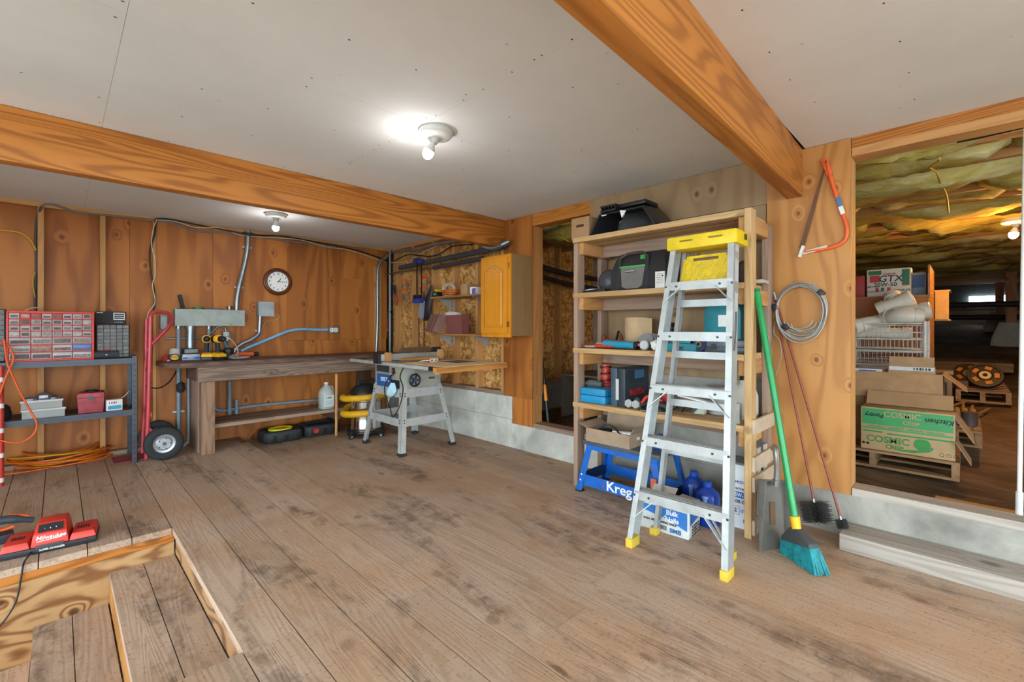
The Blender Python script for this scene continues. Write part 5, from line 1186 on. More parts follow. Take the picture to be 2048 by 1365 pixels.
MB().cyl((0, .10, .035), (0, -.02, .035), .03, n=14).build('body', plain('#c23a24', .45), t, smooth=1.2); MB().cyl((0, -.021, .035), (0, -.11, .03), .024, n=12).build('grip', plain('#5c5e60', .5), t, smooth=1.2); MB().lathe([(.055, 0), (.058, .012), (.03, .03)], 18, Matrix.Translation((0, .12, .015))).build('guard', STEEL, t)
y0, y1 = itm(1257, 1302, 3.10); t = thing('paper_roll', 'roll of brown kraft paper standing at the back of the third shelf', 'paper roll', (3.07, (y0+y1)/2, z))
rw = (y1-y0)/2
MB().lathe([(rw*.35, 0), (rw, 0), (rw, .23), (rw*.35, .23)], 26, ring=True).build('roll', KRAFT, t, smooth=.6)
MB().loft([[(-rw*math.cos(a)*1.01+b_, -rw*math.sin(a)*1.01-c_, h) for a, b_, c_ in ((.6, 0, 0), (1.0, 0, .01), (1.4, 0, .03))]+[(-rw*math.cos(a)*1.01+b_+.002, -rw*math.sin(a)*1.01-c_-.002, h) for a, b_, c_ in ((1.4, 0, .03), (1.0, 0, .01), (.6, 0, 0))] for h in (0, .225)]).build('loose_end', KRAFT, t)
t = thing('sanding_discs', 'stack of gray sanding discs leaning on the third shelf', 'sanding discs', (2.96, YX(1290, 2.96), z))
for k in range(3): MB().lathe([(.0, 0), (.062, 0), (.062, .003), (0, .003)], 22, Matrix.Translation((.02*k, -.012*k, .058)) @ rot('Y', -62)).build('disc', plain('#7d8082' if k else '#8d8f8a', .8), t)
def coilthing(name, label, cat, px, X, zz, R, r, mt, tilt):
    t = thing(name, label, cat, (X, YX(px, X), zz)); MB().tube([tuple(Matrix.Translation((0, 0, R*.9+r)) @ rot('Y', tilt) @ V(R*math.cos(a), R*math.sin(a), 0)) for a in [i*PI/9 for i in range(18)]], r, 10, closed=True).build('loop', mt, t, smooth=1.2); return t
coilthing('ear_muff', 'yellow ear muff band behind the sanding discs', 'ear muffs', 1303, 3.02, z, .05, .014, plain('#d8a418', .45), -60)
coilthing('sanding_belt', 'black sanding belt ring at the back of the third shelf', 'belt', 1275, 3.10, z+.02, .055, .010, BLACK, -60)
t = thing('flashlight', 'round silver trouble light facing out on the third shelf', 'light', (2.87, YX(1291, 2.87), z)); Ml = Matrix.Translation((0, 0, .036)) @ rot('Y', -90)
MB().lathe([(.012, -.10), (.014, -.03), (.034, .0), (.036, .02), (.030, .02), (.0, .012)], 22, Ml).build('housing', plain('#9aa0a4', .3, .4), t, smooth=.8); MB().lathe([(.0, .0125), (.029, .0205), (.0, .0225)], 20, Ml).build('lens', plain('#d4dadc', .1), t)
for k in range(4): MB().bar(Ml @ V(-.028, -.02+k*.013, .024), Ml @ V(.028, -.02+k*.013, .024), .002, .002).build('grille_bar', plain('#e0e0dc', .4), t)
t = thing('white_roll', 'small white tape roll hanging over the third shelf edge', 'tape', (2.83, YX(1306, 2.83), z)); MB().lathe([(.014, 0), (.032, 0), (.032, .04), (.014, .04)], 18, Matrix.Translation((0, .0, .033)) @ rot('X', 70), ring=True).build('roll', WHITE, t); text('4', .02, INK, t, (-.034, 0, .035), u=(0, -1, 0))
t = thing('glue_bottle', 'blue bottle with yellow cap behind the ladder', 'bottle', (3.0, YX(1357, 3.0), z))
MB().loft([rr4(.034, .024, 0), rr4(.036, .026, .01), rr4(.036, .026, .10), rr4(.018, .016, .14), rr4(.016, .016, .15)]).build('bottle', plain('#2350b4', .35), t, smooth=1); MB().lathe([(.017, .151), (.017, .175), (.006, .185), (0, .186)], 14).build('cap', YEL, t)
t = thing('spray_bottle', 'dark bottle half hidden beside the blue bottle', 'bottle', (3.06, YX(1342, 3.06), z)); MB().loft([rr4(.035, .03, 0), rr4(.035, .03, .11), rr4(.016, .016, .14), rr4(.016, .016, .16)]).build('bottle', plain('#33333c', .4), t, smooth=1); MB().box(-.02, .03, -.012, .012, .161, .19).build('spray_head', BLACK, t, bevel=.003)
# small teal cases
y0, y1 = itm(1335, 1393, 2.87)
t = thing('bit_case', 'wide teal drill bit case, the lower of two behind the ladder', 'case', (2.92, (y0+y1)/2, z)); MB().box(-.06, .06, -(y1-y0)/2, (y1-y0)/2, 0, .052).build('case', TEAL, t, bevel=.004); MB().box(-.063, -.0605, -.02, .025, .010, .038).build('latch', plain('#177080', .5), t); MB().box(-.065, -.0632, -.012, .017, .014, .030).build('clip', BLACK, t)
y0b, y1b = itm(1343, 1388, 2.88); t = thing('bit_case', 'flat teal case lying on the wider teal case', 'case', (2.93, (y0b+y1b)/2, z+.0525)); MB().box(-.05, .05, -(y1b-y0b)/2, (y1b-y0b)/2, 0, .028).build('case', plain('#219a9c', .5), t, bevel=.004); MB().box(-.0515, -.0503, -.03, .03, .008, .012).build('seam', plain('#12636a', .5), t)
t = thing('tape_roll', 'dark blue roll standing right of the teal cases', 'tape', (2.95, YX(1405, 2.95), z)); MB().lathe([(.02, 0), (.05, 0), (.05, .05), (.02, .05)], 20, Matrix.Translation((-.02, 0, .05)) @ rot('Y', -90), ring=True).build('roll', plain('#1f2c58', .5), t); MB().lathe([(.012, .0), (.019, .0), (.019, .049), (.012, .049)], 14, Matrix.Translation((-.02, 0, .05)) @ rot('Y', -90), ring=True).build('core', CARD, t)
y0, y1 = itm(1413, 1487, 2.90); hy = (y1-y0)/2; t = thing('saw_case', 'large rounded teal power tool case behind the ladder rail', 'case', (2.955, (y0+y1)/2, z+.082))
ol = [(-hy, 0), (hy, 0), (hy, .17), (hy*.9, .20), (hy*.6, .225), (-hy*.6, .225), (-hy*.9, .20), (-hy, .17)]
Mx = Matrix(((0, 0, 1, 0), (1, 0, 0, 0), (0, 1, 0, 0), (0, 0, 0, 1)))
MB().prism(ol, -.10, .005, Mx).build('front_shell', plain('#1b8190', .5), t, bevel=.012); MB().prism([(a*.985, b*.985) for a, b in ol], .0055, .10, Mx).build('back_shell', plain('#186f7c', .5), t, bevel=.012); MB().box(-.103, -.1005, -.03, .02, .08, .15).build('label', WHITE, t); MB().tube([(0, -.05, .2255), (0, -.04, .25), (0, .04, .25), (0, .05, .2255)], .01, 8, sm=3).build('handle', BLACK, t)
t = thing('organizer_case', 'smoke gray organizer box under the large teal case', 'case', (3.0, (y0+y1)/2, z)); MB().box(-.11, .11, -hy-.01, hy+.01, 0, .038).build('base', plain('#5d6a74', .3), t, bevel=.004); MB().box(-.11, .11, -hy-.01, hy+.01, .0385, .08).build('lid', plain('#7b8790', .25), t, bevel=.004); [MB().box(-.114, -.1105, q-.015, q+.015, .022, .055).build('latch', plain('#3a4148', .4), t) for q in (-.06, .06)]
# ---- fourth shelf
z = SH[3]+.001
y0, y1 = itm(1152, 1215, 2.84); hy = .113; t = thing('drill_case', 'flat bright blue tool case lying on the fourth shelf', 'case', (2.95, 2.10-hy, z))
MB().box(-.11, .12, -hy, hy, 0, .058).build('lower_shell', plain('#1f90c8', .4), t, bevel=.012); MB().box(-.11, .12, -hy, hy, .0585, .112).build('upper_shell', plain('#2a8fc0', .4), t, bevel=.012)
t = thing('air_tool', 'gray wrapped air tool lying on the flat blue case', 'tool', (2.93, y1-.08, z+.1125)); MB().tube([(0, .06, .022), (0, -.03, .026), (.0, -.10, .02)], [.014, .028, .028, .024, .02], 10, sm=4).build('body', plain('#55585c', .6, bump=.005), t, smooth=1); 
t = thing('router_tool', 'red trim router standing on the flat blue case', 'router', (3.03, YX(1208, 3.0), z+.1125))
MB().lathe([(.045, 0), (.05, .008), (.05, .02), (.036, .03), (.036, .06), (.042, .065), (.042, .09), (.034, .10), (.034, .14), (.04, .145), (.038, .17), (.02, .18), (.0, .18)], 20).build('body', plain('#c64032', .4), t, smooth=.6)
for q in (.045, .10, .15): MB().tube([(.043*math.cos(a), .043*math.sin(a), q+.006*math.sin(2*a)) for a in [i*PI/8 for i in range(16)]], .005, 6, closed=True).build('cord_wrap', BLACK, t)
MB().cyl((0, .035, .13), (0, .05, .155), .008).build('cord_plug', BLACK, t)
y0, y1 = itm(1217, 1300, 2.85); hy = .055; t = thing('jigsaw_case', 'tall dark blue-gray power tool case on the fourth shelf', 'case', (2.99, YX(1217, 2.835)-.075, z))
MB().box(-.15, .19, .005, .062, 0, .278).build('shell', plain('#3f5566', .5), t, bevel=.012); MB().box(-.15, .19, -.060, .0045, 0, .278).build('shell', plain('#2a3640', .5), t, bevel=.012)
for q in range(7): B(-.12+q*.035, -.105+q*.035, -.064, -.0605, .17, .265).build('rib', plain('#26303a', .5), t)
MB().box(-.153, -.1505, -.008, .016, .05, .20).build('clasp', plain('#c8c8c2', .5), t)
MB().box(-.02, .10, -.068, -.0605, .20, .26).build('grip_recess', plain('#3a6a94', .4), t)
text('BOSCH', .06, plain('#b8242c', .5), t, (.01, -.0625, .10), u=(1, 0, 0), depth=.003)
t = thing('respirator', 'gray half mask respirator on the fourth shelf edge', 'respirator', (2.86, YX(1268, 2.86), z))
for q in (-.028, .028): MB().lathe([(.03, 0), (.03, .022), (.0, .023)], 6, Matrix.Translation((-.01, q, .034)) @ rot('Y', -80)).build('filter', plain('#a9adae', .7), t)
MB().loft([[(.03+.02*s*math.cos(a), -.01+.035*s*math.sin(a), h) for a in [i*PI/5 for i in range(10)]] for s, h in ((1, 0), (1.1, .03), (.7, .065), (.1, .08))]).build('face_piece', plain('#4c4a4c', .6), t, smooth=1)
t = thing('jigsaw', 'red and black jigsaw lying behind the ladder foot rail', 'saw', (2.865, YX(1306, 2.865), z), .1)
MB().tube([(0, .08, .035), (0, .02, .05), (0, -.06, .05), (0, -.10, .03)], [.022, .03, .032, .025], 10, sm=3).build('body', BLACK, t, smooth=1); MB().tube([(-.005, .08, .04), (-.01, .04, .095), (-.01, -.03, .10), (-.005, -.08, .05)], .012, 8, sm=4).build('handle', plain('#c8332c', .45), t, smooth=1); MB().box(-.03, .03, -.12, .08, 0, .006).build('shoe', STEEL, t)
t = thing('circular_saw', 'black and red circular saw with silver blade cover', 'saw', (3.0, YX(1345, 3.0), z))
MB().lathe([(.0, 0), (.07, 0), (.075, .012), (.07, .03), (.03, .045), (0, .046)], 22, Matrix.Translation((-.02, 0, .076)) @ rot('Y', -80)).build('blade_cover', plain('#3a3436', .4), t, smooth=.7); MB().lathe([(.02, .046), (.04, .047), (.04, .055), (.0, .06)], 16, Matrix.Translation((-.02, 0, .076)) @ rot('Y', -80)).build('hub', plain('#c83a38', .4), t); MB().cyl((-.02, .06, .13), (-.02, -.09, .12), .022).build('motor', plain('#a8b0b8', .25, .8), t)
t = thing('nail_gun', 'silver nail gun with black magazine behind the ladder', 'nail gun', (2.95, YX(1385, 2.93), z))
MB().tube([(0, .10, .115), (0, 0, .10), (0, -.13, .085)], .026, 12, sm=2).build('barrel', plain('#b8bcc0', .25, .8), t, smooth=1.2); MB().loft([[(x*.8, y, zz) for x, y, zz in ((-.025, -.0, .01), (.025, 0, .01), (.025, -.075, .01), (-.025, -.075, .01))], [(x*.8, y, zz) for x, y, zz in ((-.03, .0, .09), (.03, 0, .09), (.03, -.09, .09), (-.03, -.09, .09))]]).build('housing', plain('#c2c8bc', .4), t, bevel=.006)
MB().bar((0, .09, .01), (0, .02, .14), .02, .02, up=(0, 1, 0)).build('magazine', BLACK, t); MB().bar((-.03, .0, .02), (-.03, -.06, .09), .022, .022, up=(1, 0, 0)).build('grip', plain('#3a4450', .5), t, bevel=.005); MB().box(-.032, -.028, .015, .05, .07, .10).build('label', plain('#b06060', .5), t)
t = thing('fastener_tub', 'clear plastic tub of screws at the right end of the fourth shelf', 'tub', (2.86, YX(1473, 2.86), z)); MB().box(-.02, .02, -.025, .025, 0, .12).build('tub', plain('#c4c8c4', .2, alpha=.55), t, bevel=.004); MB().box(-.016, .016, -.021, .021, .004, .09).build('screws', plain('#a08a6a', .4, .5, var=.5, nscale=60), t)
y0, y1 = itm(1466, 1500, 2.95); t = thing('bucket', 'white plastic pail behind the right shelf post', 'pail', (3.10, 1.155, z)); MB().lathe([(.07, 0), (.075, .004), (.082, .16), (.086, .165), (.086, .18), (.0, .181)], 22).build('pail', plain('#c8ccd0', .4), t, smooth=.6)
t = thing('plastic_jug', 'cream plastic jug sticking out past the right shelf post', 'jug', (3.055, .985, z)); MB().loft([rr4(.07, .065, 0), rr4(.076, .07, .01), rr4(.076, .07, .14), rr4(.06, .055, .19), rr4(.03, .03, .215), rr4(.026, .026, .24)]).build('bottle', MILK, t, smooth=1); MB().lathe([(.028, .241), (.028, .262), (0, .263)], 14).build('cap', BLACK, t)
# ---- below: blue stand
SX = 2.90; ya, yb = YX(1372, 2.72), YX(1142, 2.80)
t = thing('tool_stand', 'low blue steel bench stand with gray top under the lumber shelf', 'stand', (2.92, 1.55, 0))
KB = plain('#1668c8', .4); f0, f1, g0, g1, H = 2.735, 3.115, 1.355, 2.06, .385
def leg(x, y, sx, sy, jl):
    m = MB(); ux, uy = x+sx*.035, y+sy*.075
    for dx, dy in ((.05, .003), (.003, .05)):
        m.loft([[(x, y, .012), (x+sx*dx, y, .012), (x+sx*dx, y+sy*dy, .012), (x, y+sy*dy, .012)], [(ux, uy, H-.03), (ux+sx*dx, uy, H-.03), (ux+sx*dx, uy+sy*dy, H-.03), (ux, uy+sy*dy, H-.03)]])
    l_ = m.build('leg', KB, t, world=True, smooth=0); MB().cbox((x+sx*.02, y+sy*.02, .006), .05, .05, .0115).build('foot', RUB, l_, world=True)
    for zz in (.09, .13): MB().cyl((x+sx*.035*zz/H-sx*.004, y+sy*(.075*zz/H+.02), zz), (x+sx*.035*zz/H-sx*.001, y+sy*(.075*zz/H+.02), zz), .007, n=8).build('bolt', WHITE, l_, world=True)
for x, sx in ((f0, 1), (f1, -1)):
    for y, sy in ((g0, 1), (g1, -1)): leg(x, y, sx, sy, 0)
for x in (f0+.012, f1-.015): B(x, x+.003, g0+.02, g1-.02, .055, .135).build('rail', KB, t, world=True); B(x+.018 if x < 2.9 else x-.018, (x+.018 if x < 2.9 else x-.018)+.003, g0+.07, g1-.07, H-.065, H-.03).build('top_rail', KB, t, world=True)
for y in (g0+.025, g1-.028): B(f0+.02, f1-.02, y, y+.003, .055, .135).build('rail', plain('#12305c', .5), t, world=True)
B(f0+.02, f1-.02, g0+.05, g1-.05, H-.03, H).build('top', plain('#4d565c', .5), t, world=True, bevel=.003)
text('Kreg', .095, INKW, t, (f0+.0105-2.92, 1.70-1.55, .095), u=(0, -1, 0), depth=.002, sx=1.1)
MB().loft([[(f0+.0118-dx, 1.825+u, .095+v) for u, v in ((.012, 0), (.004, .02), (-.002, .024), (.004, 0), (-.002, -.024), (.004, -.02))] for dx in (0, .001)]).build('logo_arc', RED, t, world=True)
B(f0-.002, f0+.001, g0+.06, g0+.10, .17, .235).build('hang_tag', plain('#d06a4a', .5), t, world=True); B(f0-.002, f0+.001, g0+.06, g0+.10, .12, .169).build('hang_tag', INK, t, world=True)
# open box of parts on the stand
def open_box(name, label, loc, rz, w_, d_, h, mt, flaps, inner=CARDD, th=.005):
    t = thing(name, label, 'box', loc, rz)
    m = MB().box(-w_/2, w_/2, -d_/2, -d_/2+th, 0, h).box(-w_/2, w_/2, d_/2-th, d_/2, 0, h).box(-w_/2, -w_/2+th, -d_/2+th, d_/2-th, 0, h).box(w_/2-th, w_/2, -d_/2+th, d_/2-th, 0, h).box(-w_/2+th, w_/2-th, -d_/2+th, d_/2-th, 0, th)
    m.build('carton', mt, t)
    for s, L, ang in flaps:                       # side, length, angle above horizontal (deg)
        a = math.radians(ang)
        if s in ('x-', 'x+'):
            g = -1 if s == 'x-' else 1; p = V(g*w_/2, 0, h); MB().bar(p, p+V(g*L*math.cos(a), 0, L*math.sin(a)), d_-.01, .004, up=(0, 0, 1)).build('flap', mt, t)
        else:
            g = -1 if s == 'y-' else 1; p = V(0, g*d_/2, h); MB().bar(p, p+V(0, g*L*math.cos(a), L*math.sin(a)), w_-.01, .004, up=(0, 0, 1)).build('flap', mt, t)
    return t
t = open_box('open_carton', 'open cardboard box of tools on the blue stand', (2.885, 1.80, H+.001), 0, .27, .36, .095, plain('#a89078', .85), [('y+', .07, 20), ('x+', .09, 80), ('y-', .05, 60)])
MB().cyl((-.02, .02, .06), (.02, -.11, .065), .035, n=16).build('silver_motor', plain('#c4c8cc', .25, .8), t, smooth=1.2); MB().cyl((.02, -.112, .065), (.03, -.15, .065), .024).build('motor_end', BLACK, t)
MB().tube([(-.06, .12, .07), (-.05, .06, .12), (-.04, 0, .11), (-.06, -.06, .07)], .006, 7, sm=5).build('tool_cord', BLACK, t); MB().box(-.06, .05, .06, .13, .01, .075).build('black_tool', BLACKR, t, bevel=.008); MB().bar((-.03, .12, .09), (-.0, .07, .115), .03, .01).build('blue_tool', BLUE, t)
text('180', .03, INKW, t, (-.02, -.181, .055), u=(1, 0, 0))
t = thing('clamp_jig', 'blue pocket hole jig on the blue stand behind the ladder', 'jig', (2.95, 1.47, H+.001)); MB().box(-.05, .05, -.05, .06, 0, .05).build('block', KB, t, bevel=.004); MB().box(.0, .05, .0, .06, .0505, .085).build('fence', KB, t, bevel=.003); MB().box(-.053, -.0505, -.04, .0, .005, .03).build('plate', plain('#a0a8ac', .4), t); MB().cyl((-.0508, .02, .025), (-.07, .02, .025), .012).build('knob', BLACK, t)
# oil jugs
OILB = plain('#123c9c', .35)
for k, (px, py, lab) in enumerate(((1393, 1005, 'left'), (1428, 1022, 'right'))):
    p = at(px, py, Z=0); t = thing('oil_jug', 'dark blue motor oil jug, the %s one beside the oil carton' % lab, 'jug', V(2.98-.14*k, [1.275, 1.13][k], 0))
    MB().loft([rr4(.055, .06, 0), rr4(.06, .066, .012), rr4(.06, .066, .17), rr4(.056, .06, .20), rr4(.03, .03, .228), rr4(.022, .022, .235)]).build('bottle', OILB, t, smooth=1)
    MB().tube([(-.058, -.008, .19), (-.064, -.008, .16), (-.064, -.008, .07)], [.02, .014, .006], 8, sm=4).build('pale_streak', plain('#6f9ae0', .3), t, smooth=1.2)  # paler blue streak tapering down the front of each jug
    MB().lathe([(.026, .2355), (.026, .262), (.022, .266), (0, .267)], 16).build('cap', plain('#1c4cb0', .4), t)
y0, y1 = itm(1446, 1500, 2.76); t = thing('oil_carton', 'white and blue printed carton of motor oil at the right shelf post', 'box', (3.03, .985, 0))
B(2.92, 3.13, .915, 1.070, 0, .385).build('box', plain('#dfe3e6', .5, var=.04), t, world=True, bevel=.003)
xf = 2.918-3.03; cy_ = 0
B(2.918, 2.9195, .917, 1.068, .185, .222).build('stripe', BLUE, t, world=True); B(2.918, 2.9195, .917, 1.068, .272, .288).build('stripe', NAVY, t, world=True); B(2.918, 2.9195, 1.022, 1.044, .09, .128).build('icon', BLUE, t, world=True)
text('KIRKLAND', .022, INKW, t, (xf-.0012, 0, .28), u=(0, -1, 0)); text('FULL SYNTHETIC', .018, plain('#4a5a70', .5), t, (xf-.001, 0, .24), u=(0, -1, 0)); text('SAE 5W-30', .034, INKW, t, (xf-.0015, 0, .203), u=(0, -1, 0), sx=.8); text('MOTOR OIL', .027, plain('#33435c', .5), t, (xf-.001, .0, .162), u=(0, -1, 0), sx=.85)
text('2', .034, NAVY, t, (xf-.001, .008, .108), u=(0, -1, 0)); text('QTS', .02, NAVY, t, (xf-.001, -.04, .108), u=(0, -1, 0)); text('R', .03, NAVY, t, (xf-.001, -.045, .05), u=(0, -1, 0))
MB().tube([tuple((2.9178, .993+u, .108+v)) for u, v in ((.022, .026), (-.022, .026), (-.022, -.026), (.022, -.026))], .0014, 4, closed=True).build('icon_frame', BLUE, t, world=True)
B(2.95, 3.11, .93, 1.05, .3855, .387).build('top_print', plain('#a8b4bc', .5), t, world=True)
# bulk nails carton
NBOX = plain('#d6d8d8', .6, var=.10, nscale=12)
p = at(1390, 1085, Z=0); t = thing('nail_carton', 'battered white and blue carton of bulk nails under the ladder', 'box', (2.625, 1.275, 0), math.radians(-86))
w_, d_, h = .30, .18, .165
MB().loft([[(x*s+j, y*s, zz) for (x, y), j in zip(((-w_/2, -d_/2), (w_/2, -d_/2), (w_/2, d_/2), (-w_/2, d_/2)), (0, .004, 0, 0))] for s, zz in ((.97, 0), (1, .02), (1.02, .08), (1.0, h))]).build('box', NBOX, t, bevel=.006)
MB().bar((-.06, .02, h+.004), (-.06, .10, h+.05), .15, .004).build('flap', plain('#c4beb4', .8), t); MB().bar((.07, -.02, h+.006), (.10, .09, h+.022), .12, .004).build('flap', plain('#b5a898', .8), t); MB().bar((-.13, 0, h+.003), (-.06, 0, h+.045), .2, .004).build('flap', CARD, t)
for (sx_, uu, nn) in ((0, (1, 0, 0), -1), (1, (0, 1, 0), 1)):
    if sx_ == 0:
        M_ = [(-w_/2*.95, h*.92), (w_/2*.95, h*.92), (w_/2*.95, h*.30), (w_/2*.2, h*.55), (-w_/2*.95, h*.72)]
        MB().loft([[(x, -d_/2*1.02-.004-e, zz) for x, zz in M_] for e in (0, .001)]).build('print_field', plain('#2a78c8', .5), t)
        text('Bulk', .040, INKW, t, (.055, -d_/2*1.02-.006, h*.80)); text('Nails', .040, INKW, t, (.055, -d_/2*1.02-.006, h*.56)); text('GALV. EG ROOFING NAILS', .017, INK, t, (-.02, -d_/2*1.02-.0055, h*.40), shear=0); text('BMB', .036, plain('#2a78b8', .5), t, (.075, -d_/2*1.02-.0055, h*.18)); 
        for q in range(9): B(-.02+q*.005, -.018+q*.005, -d_/2*1.02-.0062, -d_/2*1.02-.005, h*.14, h*.30).build('barcode_bar', INK, t)
    else:
        MB().loft([[(w_/2*1.02+.004+e, y, zz) for y, zz in ((-d_/2*.95, h*.92), (d_/2*.9, h*.92), (d_/2*.9, h*.62), (-d_/2*.95, h*.50))] for e in (0, .001)]).build('print_field', plain('#2a6cb4', .5), t)
        for q in range(4): dashes(t, (w_/2*1.02+.0055, .0, h*(.42-.1*q)), (0, 1, 0), .12, .009, 5+q % 2, INK)
# ================================================================ STEP LADDER
t = thing('step_ladder', 'aluminum step ladder with yellow top cap leaning before the lumber shelf', 'ladder', (2.40, 1.08, 0))
FL, FR, TL, TR = V(2.235, 1.335, .02), V(2.262, .806, .02), V(2.545, 1.222, 1.70), V(2.522, .866, 1.70)
lean = (TL-FL).normalized()
def rail(p, q, n, sgn, fw=.030, dp=.075):
    # channel: web along depth, two flanges
    d = (q-p).normalized(); back = (V(1, 0, 0)-d*d.x).normalized(); side = d.cross(back)
    if side.y*sgn < 0: side = -side
    m = MB()
    m.bar(p+back*dp/2, q+back*dp/2, dp, .003, up=side)
    for e in (0, dp): m.bar(p+back*e+side*fw/2*-1+side*.0, q+back*e+side*fw/2*-1, .003 if False else .003, fw, up=side)
    return m.build(n, ALU, t, world=True)
rail(FL, TL, 'front_rail', 1); rail(FR, TR, 'front_rail', -1)
RL, RR, UL, UR = V(2.475, 1.30, .02), V(2.49, .877, .02), V(2.66, 1.205, 1.68), V(2.645, .897, 1.68)
rail(RL, UL, 'rear_rail', 1, .022, .035); rail(RR, UR, 'rear_rail', -1, .022, .035)
def on(a, b, z): f = (z-a.z)/(b.z-a.z); return a+(b-a)*f
for z in (.305, .60, .895, 1.19, 1.475):
    a, b = on(FL, TL, z), on(FR, TR, z); a = a+V(-.002, -.004, 0); b = b+V(-.002, .004, 0)
    m = MB().bar(a+V(.04, 0, .0), b+V(.04, 0, 0), .084, .006); m.bar(a+V(0, 0, -.022), b+V(0, 0, -.022), .004, .046); m.bar(a+V(.082, 0, -.018), b+V(.082, 0, -.018), .004, .036)
    s_ = m.build('step', ALU, t, world=True)
    for u in (.0, .17, .83, 1.0): c = a+(b-a)*u; MB().cyl(c+V(-.006, 0, -.022), c+V(-.002, 0, -.022), .0065, n=8).build('rivet', DSTEEL, s_, world=True)
    for q in range(3): MB().bar(a+V(.02+q*.02, 0, .004), b+V(.02+q*.02, 0, .004), .004, .002).build('tread_ridge', plain('#9a9a98', .5, .5), s_, world=True)
for z, L in ((.305, .16), (.895, .13), (1.475, .12)):
    a, b = on(FL, TL, z), on(FR, TR, z); a2, b2 = on(FL, TL, z-L), on(FR, TR, z-L); w2 = (b-a)
    MB().bar(a2+V(-.001, -.005, 0), a+w2*.24+V(-.001, 0, -.03), .004, .026, up=(1, 0, 0)).build('brace', ALU, t, world=True); MB().bar(b2+V(-.001, .005, 0), a+w2*.76+V(-.001, 0, -.03), .004, .026, up=(1, 0, 0)).build('brace', ALU, t, world=True)
for z in (.21, .50, .78, 1.06, 1.36): MB().bar(on(RL, UL, z), on(RR, UR, z), .004, .04, up=(0, 0, 1)).build('rear_bar', ALU, t, world=True)
MB().bar(on(RL, UL, .05), on(RL, UL, .21)+(RR-RL)*.3, .003, .022, up=(1, 0, 0)).build('brace', ALU, t, world=True); MB().bar(on(RR, UR, .05), on(RL, UL, .21)+(RR-RL)*.7, .003, .022, up=(1, 0, 0)).build('brace', ALU, t, world=True)
for s, (a, b) in enumerate(((FL, TL), (FR, TR))):
    sy = -1 if s == 0 else 1
    MB().box(a.x-.006, a.x+.082, min(a.y+.004*-sy, a.y+sy*.036), max(a.y+.004*-sy, a.y+sy*.036), 0, .05).build('foot', plain('#e0c040', .6), t, world=True, bevel=.004)
for a in (RL, RR): MB().cbox((a.x+.018, a.y, .02), .05, .045, .04).build('foot', plain('#d8b838', .6), t, world=True, bevel=.004)
cap_ = MB().loft([[(2.525, 1.242, zz), (2.505, .846, zz), (2.70, .85, zz), (2.71, 1.235, zz)] for zz in (1.665, 1.742)]).build('top_cap', YEL, t, world=True, bevel=.010)
for u in (.30, .72): c = V(2.525, 1.242, 1.712)+(V(2.505, .846, 1.712)-V(2.525, 1.242, 1.712))*u; MB().cbox(c+V(.001, 0, 0), .006, .075, .009).build('cap_slot', plain('#8a741a', .6), cap_, world=True)
for u in (.3, .5): MB().cbox((2.60+u*.1, .8455, 1.71), .012, .004, .03).build('cap_slot', plain('#5a4a14', .6), cap_, world=True)
# pail shelf
q0 = on(RL, UL, 1.49)+V(-.035, -.02, 0); q1 = on(RR, UR, 1.49)+V(-.035, .02, 0); q2 = on(RL, UL, 1.635)+V(-.035, -.03, 0); q3 = on(RR, UR, 1.635)+V(-.035, .03, 0)
def sub(u, v): return (q0*(1-u)+q1*u)*(1-v)+(q2*(1-u)+q3*u)*v
ps_ = MB()
def quad(u0, u1, v0, v1): ps_.loft([[sub(u0, v0)+V(e, 0, 0), sub(u1, v0)+V(e, 0, 0), sub(u1, v1)+V(e, 0, 0), sub(u0, v1)+V(e, 0, 0)] for e in (0, .014)])
quad(0, 1, -.05, .78); quad(0, .22, .781, .90); quad(.80, 1, .781, .90); quad(.06, .96, .901, 1.0)
shelf_ = ps_.build('pail_shelf', plain('#eac81c', .5, var=.12, nscale=20), t, world=True)
nrm = V(-1, 0, 0)
for R_ in (.06, .048, .030):
    c = sub(.5, .36); MB().tube([c+V(-.001, R_*math.cos(a), R_*.85*math.sin(a)) for a in [i*PI/14 for i in range(28)]], .0035, 6, closed=True).build('molded_ring', plain('#f0d84a', .5), shelf_, world=True, smooth=1.2)
for q in range(7):
    u = .05+q*.14; 
    for v0, v1 in ((.0, .25), (.50, .75)):
        if .25 < u < .75 and v0 == 0 and False: continue
        MB().bar(sub(u, v0)+V(-.001, 0, 0), sub(min(u+.07, .98), v1)+V(-.001, 0, 0), .004, .003).build('tread_rib', plain('#d0b018', .5), shelf_, world=True)
a, b = on(FL, TL, 1.475), on(FR, TR, 1.475); B(a.x-.008, a.x-.0045, 1.07, 1.13, 1.445, 1.462).build('label', plain('#8f9294', .5), t, world=True)
pr = on(FR, TR, 1.60)
for z0, z1 in ((1.62, 1.66), (1.46, 1.58), (1.15, 1.40)):
    p, q = on(FR, TR, z0), on(FR, TR, z1); MB().bar(p+V(.04, -.003, 0), q+V(.04, -.003, 0), .045, .001, up=(0, 1, 0)).build('label', plain('#c4c6c8', .4), t, world=True)
MB().tube([on(FR, TR, 1.30)+V(.03, -.008, 0), on(FR, TR, 1.22)+V(.02, -.012, 0), on(FR, TR, 1.10)+V(.0, -.012, 0)], .004, 6, sm=3).build('spreader_hook', STEEL, t, world=True)
